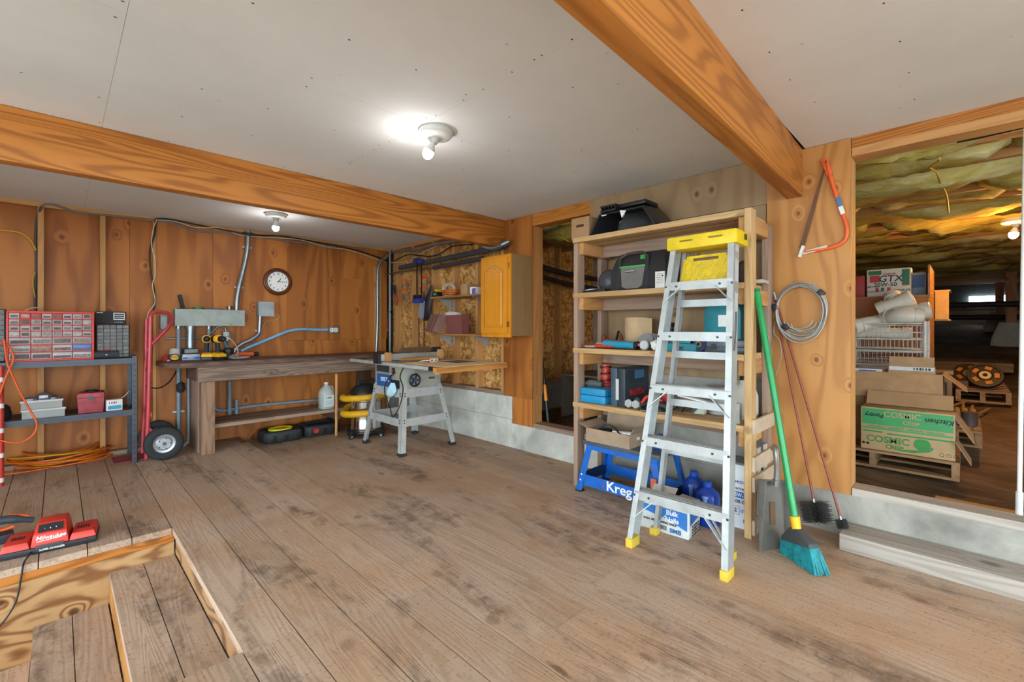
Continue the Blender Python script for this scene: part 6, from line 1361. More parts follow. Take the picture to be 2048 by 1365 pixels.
# ================================================================ PLYWOOD POST: SAW, CABLE, BROOM, BRUSHES
XP = XB-.011
def pp(px, py, o=.012): return at(px, py, X=XP-o)
t = thing('bow_saw', 'orange bow saw hanging on the plywood post', 'bow saw', pp(1655, 415))
P = [pp(*q) for q in ((1653, 320), (1658, 345), (1672, 390), (1684, 425), (1692, 448), (1694, 468), (1688, 482), (1675, 491), (1655, 497), (1625, 502), (1608, 505))]
MB().tube(P, .0115, 10, sm=4).build('frame', ORANGE, t, world=True, smooth=1.2)
bl_ = [pp(1649, 333), pp(1651, 338), pp(1607, 500), pp(1600, 497)]
MB().loft([[p+V(e, 0, 0) for p in bl_] for e in (-.001, .001)]).build('blade', plain('#6e4a38', .6, .3), t, world=True)
m = MB(); a, b = pp(1648, 336), pp(1599, 497)
for k in range(46):
    q = a+(b-a)*(k+.5)/46; q2 = a+(b-a)*(k+1)/46; m.loft([[a+(b-a)*(k/46)+V(e, 0, 0), q2+V(e, 0, 0), q+V(e, .0055, 0)] for e in (-.0008, .0008)])
o_ = m.build('saw_teeth', plain('#6e4a38', .6, .3), t, world=True); o_['kind'] = 'stuff'
MB().bar(pp(1647, 318), pp(1660, 350), .014, .030, up=(0, 1, 0)).build('tension_lever', ORANGE, t, world=True, bevel=.003)
MB().bar(pp(1605, 507), pp(1655, 494), .020, .022, up=(0, 0, 1)).build('grip', plain('#cfcac2', .5), t, world=True, bevel=.004)
MB().bar(pp(1599, 515), pp(1607, 492), .018, .016, up=(0, 1, 0)).build('blade_clamp', WHITE, t, world=True)
MB().bar(pp(1675, 394, .0245), pp(1681, 412, .0245), .002, .022, up=(0, 1, 0)).build('sticker', plain('#3a78b0', .4), t, world=True)
MB().bar(pp(1681, 413, .0245), pp(1686, 428, .0245), .002, .022, up=(0, 1, 0)).build('sticker', WHITE, t, world=True)
# cable coil
c = pp(1601, 617, .03); t = thing('cable_coil', 'coil of gray steel cable hanging on the plywood post', 'cable', V(XP-.03, c.y, c.z))
rq3 = random.Random(2); R0 = abs(pp(1550, 617, .03).y-pp(1655, 617, .03).y)/2
for k in range(7):
    R_ = R0*(1-.035*rq3.random()*3); dy, dz = rq3.uniform(-.006, .006), -R0*.05*k*.35+rq3.uniform(-.003, .003)
    m = MB().tube([(.02-.006*k+.004*math.sin(2*a+k), dy+R_*math.cos(a), dz+R_*1.16*math.sin(a)-.05*k*R0*max(0, -math.sin(a))) for a in [i*PI/16 for i in range(32)]], .0048, 6, closed=True, sm=2); m.build('turn', plain('#a9a7a2', .45, .4), t, smooth=1.2)
for k in range(3): MB().tube([(.0, R0*.55*math.cos(a)-.02*k+R0*.1, -R0*.55+R0*.35*math.sin(a)-.01*k) for a in [PI+i*PI/8 for i in range(9)]], .0035, 6, sm=2).build('turn', plain('#b5b3ae', .45, .4), t, smooth=1.2)
for a in (40, 175, 235): a = math.radians(a); MB().cbox((0, R0*math.cos(a)*-1 if False else -R0*math.cos(a), R0*math.sin(a)), .05, .035, .028, rot('X', 90-math.degrees(a))).build('tape_wrap', BLACK, t, bevel=.004)
MB().tube([(0, R0*1.0, -R0*.6), (-.005, R0*1.05, -R0*1.1), (-.005, R0*.8, -R0*1.5), (-.005, R0*.75, -R0*2.2), (-.005, R0*.95, -R0*3.0)], .003, 6, sm=4).build('tail', plain('#a9a7a2', .5, .3), t, smooth=1.2)
one('nail', MB().cyl((XP, c.y, c.z+R0*.94), (XP-.07, c.y, c.z+R0*.96), .004, n=8), STEEL, 'steel nail carrying the gray cable coil', 'nail')
one('nail', MB().cyl((XP, pp(1654, 330).y, pp(1654, 330).z+.012), (XP-.045, pp(1654, 330).y, pp(1654, 330).z+.014), .004, n=8), STEEL, 'steel nail carrying the orange bow saw', 'nail')
# broom
t = thing('broom', 'push broom with green handle and teal bristles leaning by the shelf', 'broom', (2.66, .62, 0))
h0, h1 = at(1590, 1045, X=2.74), at(1514, 585, X=2.885)
h1 = V(2.885, YX(1514, 2.885), ZX(1514, 585, 2.885)); h0 = V(2.74, YX(1591, 2.74), ZX(1591, 1045, 2.74))
MB().cyl(h0, h1, .0175, n=12).build('handle', plain('#1f9a55', .3), t, world=True, smooth=1.2)
MB().cyl(h1, h1+(h1-h0).normalized()*.02, .0185, n=12).build('handle_tip', plain('#167a42', .4), t, world=True)
hd = (h0-h1).normalized(); MB().cyl(h0+hd*.055, h0-hd*.03, .022, .024, n=14).build('collar', DYEL, t, world=True, smooth=1)
s0 = h0+hd*.05; wv = V(-.58, -.80, -.1).normalized(); wv = (wv-hd*wv.dot(hd)).normalized(); nv = hd.cross(wv)
# head block runs along wv; bristles continue along hd
def brm(a, b, c_): return s0+wv*a+hd*b+nv*c_
MB().loft([[brm(-.03, -.02, -.022), brm(.03, -.02, -.022), brm(.03, -.02, .022), brm(-.03, -.02, .022)], [brm(-.095, .035, -.026), brm(.095, .035, -.026), brm(.095, .035, .026), brm(-.095, .035, .026)], [brm(-.10, .055, -.027), brm(.10, .055, -.027), brm(.10, .055, .027), brm(-.10, .055, .027)]]).build('head_block', plain('#44484a', .6), t, world=True, bevel=.004)
rq4 = random.Random(6); m = MB(); tmin = 9
for i in range(22):
    for j in range(6):
        a = -.097+i*.0092; c_ = -.021+j*.0084; L = .055+(.115+rq4.uniform(-.006, .006)); sp = 1.25
        p0_ = brm(a, .055, c_); p1_ = brm(a*sp+rq4.uniform(-.004, .004), L, c_*1.6+rq4.uniform(-.004, .004))
        if p1_.z < .002: f = (p0_.z-.002)/(p0_.z-p1_.z); p1_ = p0_+(p1_-p0_)*f
        m.bar(p0_, p1_, .0105, .0105, up=nv)
o_ = m.build('bristles', plain('#168a92', .6, var=.25, nscale=30), t, world=True); o_['kind'] = 'stuff'
# dust pan
t = thing('dust_pan', 'gray metal dust pan standing against the shelf side slats', 'dust pan', (2.80, .78, 0))
PA, PB_, PC, PD = at(1540, 1100, Z=.004), at(1583, 1055, Z=.004), None, None
a_ = V(2.68, .790, .006); b_ = V(2.835, .700, .006); up_ = V(.085, .030, .365)
c_ = b_+up_*.95; d_ = a_+up_; nrm_ = (b_-a_).cross(up_).normalized()
if nrm_.x > 0: nrm_ = -nrm_
MB().loft([[a_, b_, c_, d_], [p-nrm_*.003 for p in (a_, b_, c_, d_)]]).build('pan', plain('#6e6a62', .5, .4), t, world=True)
for p, q in ((a_, d_), (b_, c_)): MB().loft([[p, q, q+nrm_*.055, p+nrm_*.008], [x+(b_-a_).normalized()*(.002) for x in (p, q, q+nrm_*.055, p+nrm_*.008)]]).build('side_wall', plain('#8e8b84', .5, .4), t, world=True)
MB().loft([[d_, c_, c_+nrm_*.055, d_+nrm_*.055], [x-up_.normalized()*.002 for x in (d_, c_, c_+nrm_*.055, d_+nrm_*.055)]]).build('back_wall', plain('#7e7b76', .5, .4), t, world=True)
mid = (c_+d_)/2; MB().tube([mid+nrm_*.03-up_.normalized()*.03, mid+nrm_*.04+V(0, 0, .05), mid+nrm_*.04+V(0, .005, .14), mid+nrm_*.03+V(.01, .005, .18), mid+nrm_*.005+V(.02, .0, .17)], .016, 10, sm=5).build('handle', plain('#9a9690', .35, .6), t, world=True, smooth=1.2)
lc = (a_+b_)/2+up_*.5+nrm_*.004; MB().bar(lc-up_*.16, lc+up_*.16, .035, .002, up=nrm_).build('label', plain('#6a5038', .7), t, world=True)
# chimney brushes on rods
def brush(p0, p1, label, bc, R_, L):
    t = thing('chimney_brush', label, 'brush', V(bc.x, bc.y, 0)); MB().cyl(p1, p0, .006, n=8).build('rod', plain('#8a3a2c', .45), t, world=True, smooth=1.2)
    MB().cyl(p0+(p0-p1).normalized()*-.02, p0+(p0-p1).normalized()*.0, .009, n=8).build('ferrule', GALV, t, world=True); MB().cyl(p1, p1+(p1-p0).normalized()*.05, .008, n=8).build('ferrule', plain('#c8c4bc', .4, .5), t, world=True)
    d = (p0-p1).normalized(); e = p0+d*L*1.0; MB().cyl(p0, e, .005, n=6).build('core_wire', DSTEEL, t, world=True)
    m = MB(); u = d.orthogonal().normalized(); v = d.cross(u)
    for k in range(330):
        f = k/330; q = p0+(e-p0)*f; a = k*2.39996; dr = u*math.cos(a)+v*math.sin(a); tip = q+dr*R_*(.9+.1*math.sin(k))
        if tip.z < .004 and dr.z < 0: tip = q+dr*max(.01, (q.z-.004)/-dr.z)
        if tip.x > XB-.006 and dr.x > 0: tip = q+dr*max(.01, (XB-.006-q.x)/dr.x)
        m.bar(q, tip, .0022, .0022)
    o_ = m.build('bristles', plain('#3a3836', .6), t, world=True); o_['kind'] = 'stuff'
    return t
b1 = at(1629, 1010, X=3.15); b1 = V(3.15, b1.y, b1.z)
brush(V(3.14, YX(1628, 3.14), ZX(1628, 1005, 3.14)), V(3.225, YX(1556, 3.225), ZX(1556, 640, 3.225)), 'chimney brush with wire bristles on the left red-brown rod', b1, .085, .11)
brush(V(3.13, YX(1682, 3.13), ZX(1682, 1040, 3.13)), V(3.235, YX(1552, 3.235), ZX(1552, 600, 3.235)), 'red-brown chimney rod leaning right of the wire brush', V(3.13, YX(1682, 3.13), 0), .03, .045)
# long black-handled tool in crawl opening
pa, pb = at(1088, 850, X=3.42), at(1079, 730, X=3.46)
t = thing('axe_handle', 'black and orange long tool handle leaning inside the left crawl opening', 'tool', (3.44, pa.y, dirt_z(3.44, pa.y)+.0))
pa = V(3.44, YX(1098, 3.44), .20); pb = V(3.46, YX(1084, 3.46), ZX(1084, 715, 3.46)); pm1 = pa+(pb-pa)*.40; pm2 = pa+(pb-pa)*.62
MB().cyl(pa, pm1, .017, n=12).build('shaft', plain('#22262c', .4), t, world=True, smooth=1.2); MB().cyl(pm1, pm2, .020, .016, n=12).build('band', plain('#e08a1c', .45), t, world=True, smooth=1.2); MB().cyl(pm2, pb, .015, .011, n=12).build('grip', BLACK, t, world=True, smooth=1.2)
# pipes and junk seen through the left crawl opening
pipe('pipe', [(3.42, 3.60, 2.02), (3.8, 3.66, 2.0), (4.6, 3.70, 1.93), (5.5, 3.72, 1.9)], .034, plain('#2e2c30', .7), 'upper black pipe inside the left crawl opening', 'pipe', n=12)
pipe('pipe', [(3.42, 3.58, 1.90), (3.9, 3.64, 1.86), (4.6, 3.68, 1.80), (5.5, 3.70, 1.76)], .030, plain('#2a282c', .7), 'lower black pipe inside the left crawl opening', 'pipe', n=12)
pipe('cable', [at(1088, 468, X=3.5), at(1110, 458, X=3.5), at(1130, 445, X=3.5), at(1140, 434, X=3.5)], .008, plain('#3a3a3c', .6), 'dark cable under the insulation in the left crawl opening', 'cable')
pipe('cable', [at(1085, 455, X=3.7), at(1100, 465, X=3.7), at(1120, 474, X=3.7), at(1140, 484, X=3.7)], .006, plain('#c8a020', .5), 'yellow cable inside the left crawl opening', 'cable')
t = thing('wooden_crate', 'old gray plywood box on the dirt inside the left crawl opening', 'crate', (4.4, 2.95, dirt_z(4.4, 2.95)))
MB().box(-.3, .3, -.35, -.33, 0, .5).box(-.3, .3, .33, .35, 0, .5).box(.28, .3, -.33, .33, 0, .5).box(-.3, .28, -.33, .33, .48, .5).build('box', plain('#6a5f50', .85, bump=.004), t)
# ================================================================ RIGHT CRAWL SPACE CONTENTS
DZ = .16
def pallet(label, x0, x1, y0, y1, z, nb=5, rz=0):
    t = thing('pallet', label, 'pallet', ((x0+x1)/2, (y0+y1)/2, z), rz); hx, hy = (x1-x0)/2, (y1-y0)/2
    for x in [-hx+(2*hx-.09)*k/(nb-1) for k in range(nb)]: MB().box(x, x+.09, -hy, hy, .108, .126).build('deck_board', palletw('y'), t)
    for y in (-hy, -.02, hy-.04): MB().box(-hx, hx, y, y+.04, .018, .1075).build('stringer', palletw('x'), t)
    for x in (-hx, -.045, hx-.09): MB().box(x, x+.09, -hy, hy, 0, .0175).build('bottom_board', palletw('y'), t)
    return t
pz = DZ+.02
pallet('weathered pallet under the green printed apple carton', 4.28, 4.95, .03, .95, pz, 6)
# apple carton
t = thing('apple_carton', 'green and brown printed apple carton on the near pallet', 'box', (4.45, .36, pz+.127))
W2, H2 = .515, .315; y0, y1 = .05, .05+W2
z0 = pz+.127
APC = plain('#b99a70', .75, var=.06, nscale=5)
B(4.31, 4.62, y0, y1, z0, z0+H2).build('carton', APC, t, world=True, bevel=.004)
GRN = plain('#3a9a58', .5, var=.05); GRD = plain('#2f8a3a', .5)
B(4.308, 4.3095, y0+.01, y1-.01, z0+H2*.60, z0+H2*.97).build('green_field', GRN, t, world=True); B(4.308, 4.3095, y0+.01, y1-.01, z0+H2*.49, z0+H2*.53).build('green_stripe', GRN, t, world=True)
B(4.308, 4.3095, y0+.01, y0+.36, z0+H2*.395, z0+H2*.43).build('green_stripe', GRD, t, world=True); B(4.308, 4.3095, y1-.13, y1-.012, z0+H2*.42, z0+H2*.45).build('green_stripe', GRD, t, world=True)
xl = 4.3075-4.45; uY = (0, -1, 0); ymid = (y0+y1)/2-.36
text('COSMIC', .056, APC, t, (xl, ymid+.02, H2*.86), u=uY); text('CRISP', .036, APC, t, (xl, ymid-.03, H2*.70), u=uY)
text('ORGANIC  ORGANIC  ORGANIC  ORGANIC', .019, GRN, t, (xl, ymid, H2*.56), u=uY, sx=1.1)
text('COSMIC', .066, GRD, t, (xl, ymid+.10, H2*.26), u=uY); text('CRISP', .040, GRD, t, (xl, ymid+.06, H2*.11), u=uY)
text('Kitchen', .048, INK, t, (xl-.001, ymid-.18, H2*.82), u=(0, 1, 0), v=(0, 0, -1), shear=.2); text('Pantry', .042, INK, t, (xl-.001, ymid+.175, H2*.82), u=(0, 1, 0), v=(0, 0, -1), shear=.2)
MB().prism([(.045*math.cos(a), .042*math.sin(a)-.006*abs(math.cos(2*a))) for a in [i*PI/10 for i in range(20)]], 0, .0015, Matrix(((0, 0, -1, xl), (-1, 0, 0, ymid-.09), (0, 1, 0, H2*.27), (0, 0, 0, 1)))).build('apple_print', GRD, t)
MB().loft([[(xl-e, ymid+u, v) for u, v in ((.06, H2*.06), (-.04, H2*.05), (-.13, H2*.12), (-.15, H2*.20), (-.14, H2*.24), (-.13, H2*.18), (-.08, H2*.13), (0, H2*.10))] for e in (0, .001)]).build('ring_print', GRD, t)
for q in (.19, .225, .26): MB().lathe([(.010, 0), (.012, 0), (.012, .001), (.010, .001)], 14, Matrix.Translation((xl, ymid-q, H2*.10)) @ rot('Y', -90), ring=True).build('mark', INK, t)
for q in (.215, .24): MB().lathe([(0, 0), (.010, 0), (.010, .001), (0, .001)], 12, Matrix.Translation((xl, ymid+q, H2*.14)) @ rot('Y', -90)).build('mark', INK, t)
MB().bar((4.40-4.45, y0-.36, H2-.01), (4.42-4.45, y0-.36-.09, H2-.17), .2, .004, up=(0, 1, 0)).build('flap', CARD, t); MB().bar((-.1, y0-.36-.002, H2*.45), (-.09, y0-.36-.075, .0), .16, .004, up=(0, 1, 0)).build('flap', CARD, t)
MB().bar((.03, ymid, H2+.004), (.10, ymid, H2+.10), W2*.95, .004).build('flap', CARD, t)
# plain cardboard box above and behind
zc = z0
t = thing('cardboard_box', 'tall plain cardboard box directly behind the apple carton', 'box', (4.78, .42, zc)); B(4.64, 4.94, .13, .76, zc, zc+.36).build('carton', CARD, t, world=True, bevel=.004)
t = open_box('open_carton', 'plain open cardboard box stacked above the apple carton', (4.77, .45, zc+.362), 0, .36, .66, .20, plain('#b28a62', .85), [('y-', .17, -42), ('y+', .18, 35)])
MB().box(-.12, .05, .02, .20, .01, .215).build('white_package', WHITE, t, bevel=.004); MB().box(-.122, -.1205, .06, .17, .185, .205).build('blue_print', BLUE, t); MB().lathe([(.0, 0), (.028, 0), (.028, .02), (.01, .02)], 16, Matrix.Translation((-.10, .235, .20)) @ rot('Y', -60)).build('black_knob', BLACK, t); MB().box(-.11, 0, .205, .26, .01, .19).build('green_package', plain('#2f7a4a', .5), t)
t = open_box('open_carton', 'small open box of cords resting in the plain cardboard box', (4.70, .30, zc+.362+.10), .05, .20, .27, .15, plain('#b08c66', .85), [('x-', .075, 100)])
MB().box(-.1035, -.1005, -.13, .13, .12, .148).build('label_strip', plain('#c8ccd0', .5), t); dashes(t, (-.1045, -.06, .134), (0, -1, 0), .10, .018, 6, INK)
for k in range(3): MB().tube([(.02*k-.02, (.09-.01*k)*math.cos(a)-.04, .13+(.09-.012*k)*math.sin(a)) for a in [i*PI/8 for i in range(9)]], .006, 7, sm=3).build('cord_loop', BLACK, t, smooth=1.2)
# wire basket unit with pipe fittings
bx0, bx1, by0, by1 = 4.98, 5.38, .235, .735; bz = dirt_z(5.2, .5)
WR = plain('#cfcdc6', .4)
t = thing('wire_baskets', 'white wire basket drawer tower behind the cardboard boxes', 'wire basket', ((bx0+bx1)/2, (by0+by1)/2, bz))
for x in (bx0, bx1):
    for y in (by0, by1): MB().cyl((x, y, bz), (x, y, 1.27), .014, n=10).build('post', WR, t, world=True, smooth=1.2)
for z in (1.25, 1.12, 1.02, .90, .80, .68): MB().cyl((bx0, by0, z), (bx0, by1, z), .006, n=6).cyl((bx1, by0, z), (bx1, by1, z), .006, n=6).cyl((bx0, by0, z), (bx1, by0, z), .006, n=6).cyl((bx0, by1, z), (bx1, by1, z), .006, n=6).build('rail', WR, t, world=True)
for zt3, zb3 in ((1.235, 1.04), (1.01, .82), (.79, .62)):
    m = MB()
    for k in range(17): y = by0+.02+(by1-by0-.04)*k/16; m.tube([(bx0+.01, y, zt3), (bx0+.03, y, zb3), (bx1-.03, y, zb3), (bx1-.01, y, zt3)], .0022, 5)
    for k in range(9): x = bx0+.03+(bx1-bx0-.06)*k/8; m.tube([(x, by0+.012, zt3), (x, by0+.03, zb3), (x, by1-.03, zb3), (x, by1-.012, zt3)], .0022, 5)
    for z in (zt3, zt3-.06, zt3-.12): m.tube([(bx0+.012, by0+.012, z), (bx0+.012, by1-.012, z), (bx1-.012, by1-.012, z), (bx1-.012, by0+.012, z)], .003, 5, closed=True)
    m.build('basket', WR, t, world=True)
PV = plain('#dcd6c6', .4, var=.06)
def fitting(label, loc, kind, R_=.05, e=(0, 0, 0)):
    R_ *= 1.15
    t = thing('pipe_fitting', label, 'pipe fitting', loc); M = Euler(e).to_matrix().to_4x4() @ Matrix.Scale(.98, 4)
    def sock(a, b): MB().lathe([(R_*.85, 0), (R_, 0), (R_, .055), (R_*.92, .06), (R_*.85, .058)], 20, M @ Matrix.Translation(a) @ Vector((0, 0, 1)).rotation_difference(Vector(b)).to_matrix().to_4x4(), ring=True).build('socket', PV, t, smooth=.6)
    MB().tube([tuple(M @ V(*p)) for p in (((0, 0, -.06), (0, 0, 0), (.03, 0, .05), (.08, 0, .08)) if kind == 'elbow' else ((0, 0, -.08), (0, 0, .08)))], R_*.9, 18, sm=4).build('body', PV, t, smooth=1.2)
    if kind == 'elbow': sock((0, 0, -.07), (0, 0, -1)); sock((.075, 0, .078), (.8, 0, .5))
    elif kind == 'tee': sock((0, 0, -.07), (0, 0, -1)); sock((0, 0, .07), (0, 0, 1)); MB().cyl(M @ V(0, 0, 0), M @ V(.08, 0, 0), R_*.9, n=18).build('branch', PV, t, smooth=1.2); sock((.06, 0, 0), (1, 0, 0))
    else: sock((0, 0, -.07), (0, 0, -1)); sock((0, 0, .05), (0, 0, 1))
    return t
zf_ = 1.06
for (px, py, X, kind, R_, e, lab) in ((1735, 648, 5.06, 'elbow', .062, (1.3, .4, .5), 'white pipe elbow at the left of the top basket'), (1757, 642, 5.16, 'straight', .052, (1.2, .9, .2), 'white pipe coupling beside the left elbow in the top basket'), (1790, 608, 5.16, 'tee', .06, (1.0, -.7, .3), 'topmost white pipe tee heaped on the basket'), (1795, 633, 5.06, 'elbow', .062, (1.4, .2, -.8), 'white pipe elbow in the middle of the top basket'), (1828, 625, 5.12, 'straight', .062, (1.3, -.9, .2), 'large white pipe coupling at the right of the top basket'), (1748, 665, 5.10, 'straight', .05, (1.57, 0, .1), 'white pipe coupling low in the top basket, left'), (1790, 668, 5.14, 'straight', .05, (1.57, 0, 0), 'white pipe coupling low in the top basket, right')):
    p = at(px, py, X=X); fitting(lab, p, kind, R_, e)
one('pipe_length', MB().cyl((5.09, by0+.05, .87), (5.09, by1-.06, .85), .045, n=18), PV, 'length of white pipe lying in the middle basket', 'pipe')
one('pipe_length', MB().cyl((5.2, by0+.05, .99), (5.25, by1-.06, .96), .012, n=10), plain('#7a5a40', .6), 'thin brown stick lying across the middle basket', 'stick')
# board and OSB panel with oil carton
t = thing('plywood_cabinet', 'reddish plywood box cabinet with OSB end panel in the right crawl space', 'cabinet', (5.65, .55, dirt_z(5.6, .5)-.02)); zz0 = dirt_z(5.6, .5)-.02
B(5.46, 5.475, .24, 1.1, zz0, 1.49).build('front_panel', crate('y'), t, world=True); B(5.45, 6.2, .225, .239, zz0, 1.775).build('end_panel', osb('osb_crawl', '#7a4a26', '#a06c3a', '#bb8a54'), t, world=True); B(5.44, 5.9, .24, 1.1, 1.4905, 1.51).build('shelf_board', crate('y'), t, world=True); B(5.92, 5.935, .24, 1.1, zz0, 1.72).build('back_panel', crate('y'), t, world=True)
ya_, yb_ = YX(1822, 5.48), YX(1734, 5.48); t = thing('oil_carton', 'green and white printed oil carton on the crawl space cabinet', 'box', (5.56, (ya_+yb_)/2, 1.511)); hh = .255
B(5.48, 5.64, ya_, yb_, 1.511, 1.511+hh).build('carton', plain('#cfc8ba', .6, var=.05), t, world=True, bevel=.004); w3 = yb_-ya_
B(5.4785, 5.4795, ya_+.01, ya_+w3*.20, 1.511+hh*.36, 1.511+hh*.95).build('green_field', plain('#1f6a44', .5), t, world=True); B(5.4785, 5.4795, yb_-w3*.34, yb_-.01, 1.511+hh*.80, 1.511+hh*.95).build('green_field', plain('#1f6a44', .5), t, world=True); B(5.478, 5.4794, yb_-w3*.30, yb_-.02, 1.511+hh*.52, 1.511+hh*.78).build('red_field', plain('#b0322e', .5), t, world=True)
B(5.4778, 5.4794, ya_+.015, ya_+w3*.19, 1.511+hh*.37, 1.511+hh*.42).build('red_strip', plain('#b0322e', .5), t, world=True)
xo = 5.4775-5.56; text('GTX', .085, plain('#24303a', .5), t, (xo, -w3*.04, hh*.63), u=(0, -1, 0), shear=.15); text('20W-50', .05, plain('#2a2f34', .5), t, (xo, w3*.07, hh*.42), u=(0, -1, 0)); text('Castrol', .03, plain('#b0322e', .5), t, (xo, -w3*.02, hh*.82), u=(0, -1, 0)); text('PART NO.', .024, INK, t, (xo, w3*.36, hh*.36), u=(0, -1, 0)); text('MOTOR OIL', .024, INK, t, (xo, -w3*.30, hh*.20), u=(0, -1, 0)); text('12 QUARTS', .02, INK, t, (xo, w3*.33, hh*.18), u=(0, -1, 0))
for k, (q, c_) in enumerate(((.10, '#b0322e'), (.06, '#1f6a44'), (.015, '#b0322e'))): B(5.4778, 5.4794, (ya_+yb_)/2+q-.03, (ya_+yb_)/2+q-.005, 1.511+hh*.18, 1.511+hh*.32).build('stripe', plain(c_, .5), t, world=True)
one('red_can', B(5.52, 5.66, yb_+.02, yb_+.20, 1.511, 1.72), plain('#a8281e', .5), 'plain red metal can left of the oil carton', 'can', bevel=.01)
t = thing('carton', 'blue and white carton behind the right end of the oil carton', 'box', (5.76, .36, 1.511)); MB().box(-.08, .08, -.10, .12, 0, .22).build('box', plain('#8a98a8', .6), t, bevel=.003); MB().box(-.082, -.0805, -.09, .1, .08, .2).build('print', plain('#3a5a8a', .5), t)
# items on the far side of the OSB panel
t = thing('wall_bin', 'small wooden box fixed to the back of the OSB panel', 'box', (6.5, .17, 1.30)); MB().box(-.25, -.235, -.05, .05, 0, .28).box(-.235, .2, -.06, .06, -.015, 0).box(-.235, .2, -.06, .06, .28, .295).build('box', plain('#c9a05c', .7), t)
t = thing('plastic_crate', 'gray plastic crate beside the far pallet', 'crate', (6.95, .235, dirt_z(6.95, .2))); MB().box(-.13, .13, -.13, .13, 0, .36).build('body', plain('#8a7c66', .7), t, bevel=.01); MB().box(-.14, .14, -.14, .14, .3605, .40).build('rim', plain('#9a8c74', .7), t, bevel=.006); [MB().box(-.134, -.1305, q-.02, q+.02, .08, .28).build('slot', plain('#4a4034', .8), t) for q in (-.07, 0, .07)]
# far pallets, plates
zp = .40
pallet('far pallet carrying the round weight plates', 6.9, 8.3, -.33, .08, dirt_z(7.4, -.1)+.03, 7)
pallet('middle pallet with stacked lumber and pipe scraps behind the cartons', 5.06, 5.85, -.09, .21, dirt_z(5.7, -.1)+.02, 6)
zq = dirt_z(7.4, -.1)+.03+.127
def plate(px, py, X, R_, tilt, label, mt):
    p = at(px, py, X=X); t = thing('weight_plate', label, 'weight plate', V(X, p.y, zq)); M = Matrix.Translation((0, 0, R_*math.sin(math.radians(abs(tilt)))+.02)) @ rot('Y', tilt) @ rot('X', 180)
    MB().lathe([(.05, -.015), (R_*.42, -.012), (R_*.44, -.006), (R_*.80, -.006), (R_*.82, -.018), (R_*.97, -.018), (R_, -.01), (R_, .018), (.05, .018)], 36, M, ring=True).build('disc', mt, t, smooth=.5)
    MB().lathe([(.02, -.02), (.048, -.02), (.048, .02), (.02, .02)], 20, M, ring=True).build('hub', plain('#b8b0a0', .35, .7), t)
    for k in range(5):
        a = k*2*PI/5+.3; MB().cbox(tuple(M @ V(R_*.62*math.cos(a), R_*.62*math.sin(a), -.012)), .04, .055, .012, M.to_3x3().to_4x4() @ Matrix.Rotation(a, 4, 'Z')).build('lit_opening', plain('#d8862a', .5), t, bevel=.003)  # orange light in the plate openings, painted on as colored blocks
    return t
plate(1970, 742, 7.15, .145, -58, 'black weight plate in front with openings tinted by orange light', plain('#1e1d1f', .4)); plate(1937, 722, 7.45, .145, -50, 'gray-black weight plate half hidden behind the front one', plain('#3a3634', .45))
one('cast_block', B(6.92, 7.04, -.02, .07, zq, zq+.09), plain('#5a463a', .7), 'dark brown block lying left of the weight plates', 'block', bevel=.008)
# scraps
rq5 = random.Random(9); zm = dirt_z(5.7, -.1)+.02+.127
for k in range(7):
    y = -.08+k*.042; L = rq5.uniform(.4, .7); one('scrap_board', B(5.15, 5.15+L, y, y+.038, zm+.001, zm+.02), palletw('x'), 'short scrap board lying in a row on the middle pallet', 'board', 'scrap boards on the middle pallet')
for k in range(5):
    y = .02+k*.05; one('pipe_length', MB().cyl((5.35+.05*k, .155-.052*k, zm+.044), (5.95, .165-.052*k, zm+.046), .022, n=12), plain('#a89880', .6), 'dull plastic pipe length lying over the scrap boards', 'pipe', 'pipe lengths over the scrap boards')
for k in range(6):
    a = rq5.uniform(-.5, .3); p = V(6.32+.02*k, -.10+.06*k, dirt_z(6.3, .1)+.05+.015*k); one('lath_strip', MB().bar(p+V(-.3, -.15*a, .0), p+V(.30, .15*a, .02), .02, .012), plain('#b08c5c', .7), 'thin pale lath strip in the pile beside the far pallet', 'lath', 'lath strips beside the far pallet')
one('paint_tin', MB().lathe([(0, 0), (.05, 0), (.05, .10), (.053, .105), (0, .106)], 18, Matrix.Translation((5.22, -.02, zm+.021))), plain('#5a4a44', .5), 'small tin with dark sides on the middle pallet', 'tin'); one('tape_roll', MB().lathe([(.02, 0), (.05, 0), (.05, .03), (.02, .03)], 20, Matrix.Translation((5.2, .10, zm+.021)), ring=True), plain('#2a6ab0', .5), 'blue tape roll on the middle pallet', 'tape')
# far posts and piers
for (px, X, w_, lab) in ((2022, 11.9, .13, 'reddish timber post on a concrete pier far back in the crawl space'), (1999, 14.6, .13, 'second timber post farther back beside the vent window')):
    y = YX(px, X); zg = dirt_z(X, y)-.03; t = thing('support_post', lab, 'post', (X, y, zg)); MB().loft([[(sx*s, sy*s, h) for sx, sy in ((-1, -1), (1, -1), (1, 1), (-1, 1))] for s, h in ((.26, 0), (.24, .15), (.15, .42))]).build('pier', CONCD, t); MB().box(-w_/2, w_/2, -w_/2, w_/2, .421, 2.20-zg).build('post', crate('z'), t)
for x, z, lab in ((11.5, 1.62, 'dark horizontal pipe crossing the far crawl space'), (13.0, 1.42, 'second dark horizontal pipe low across the far crawl space')): one('pipe', MB().cyl((x, -5.9, z), (x, 3.8, z), .05, n=12), plain('#222024', .7), lab, 'pipe')
one('plank_stack', B(9.0, 9.9, -.45, .55, dirt_z(9.4, 0), dirt_z(9.4, 0)+.12), palletw('y'), 'low stack of planks beyond the far pallet', 'planks', bevel=.006)
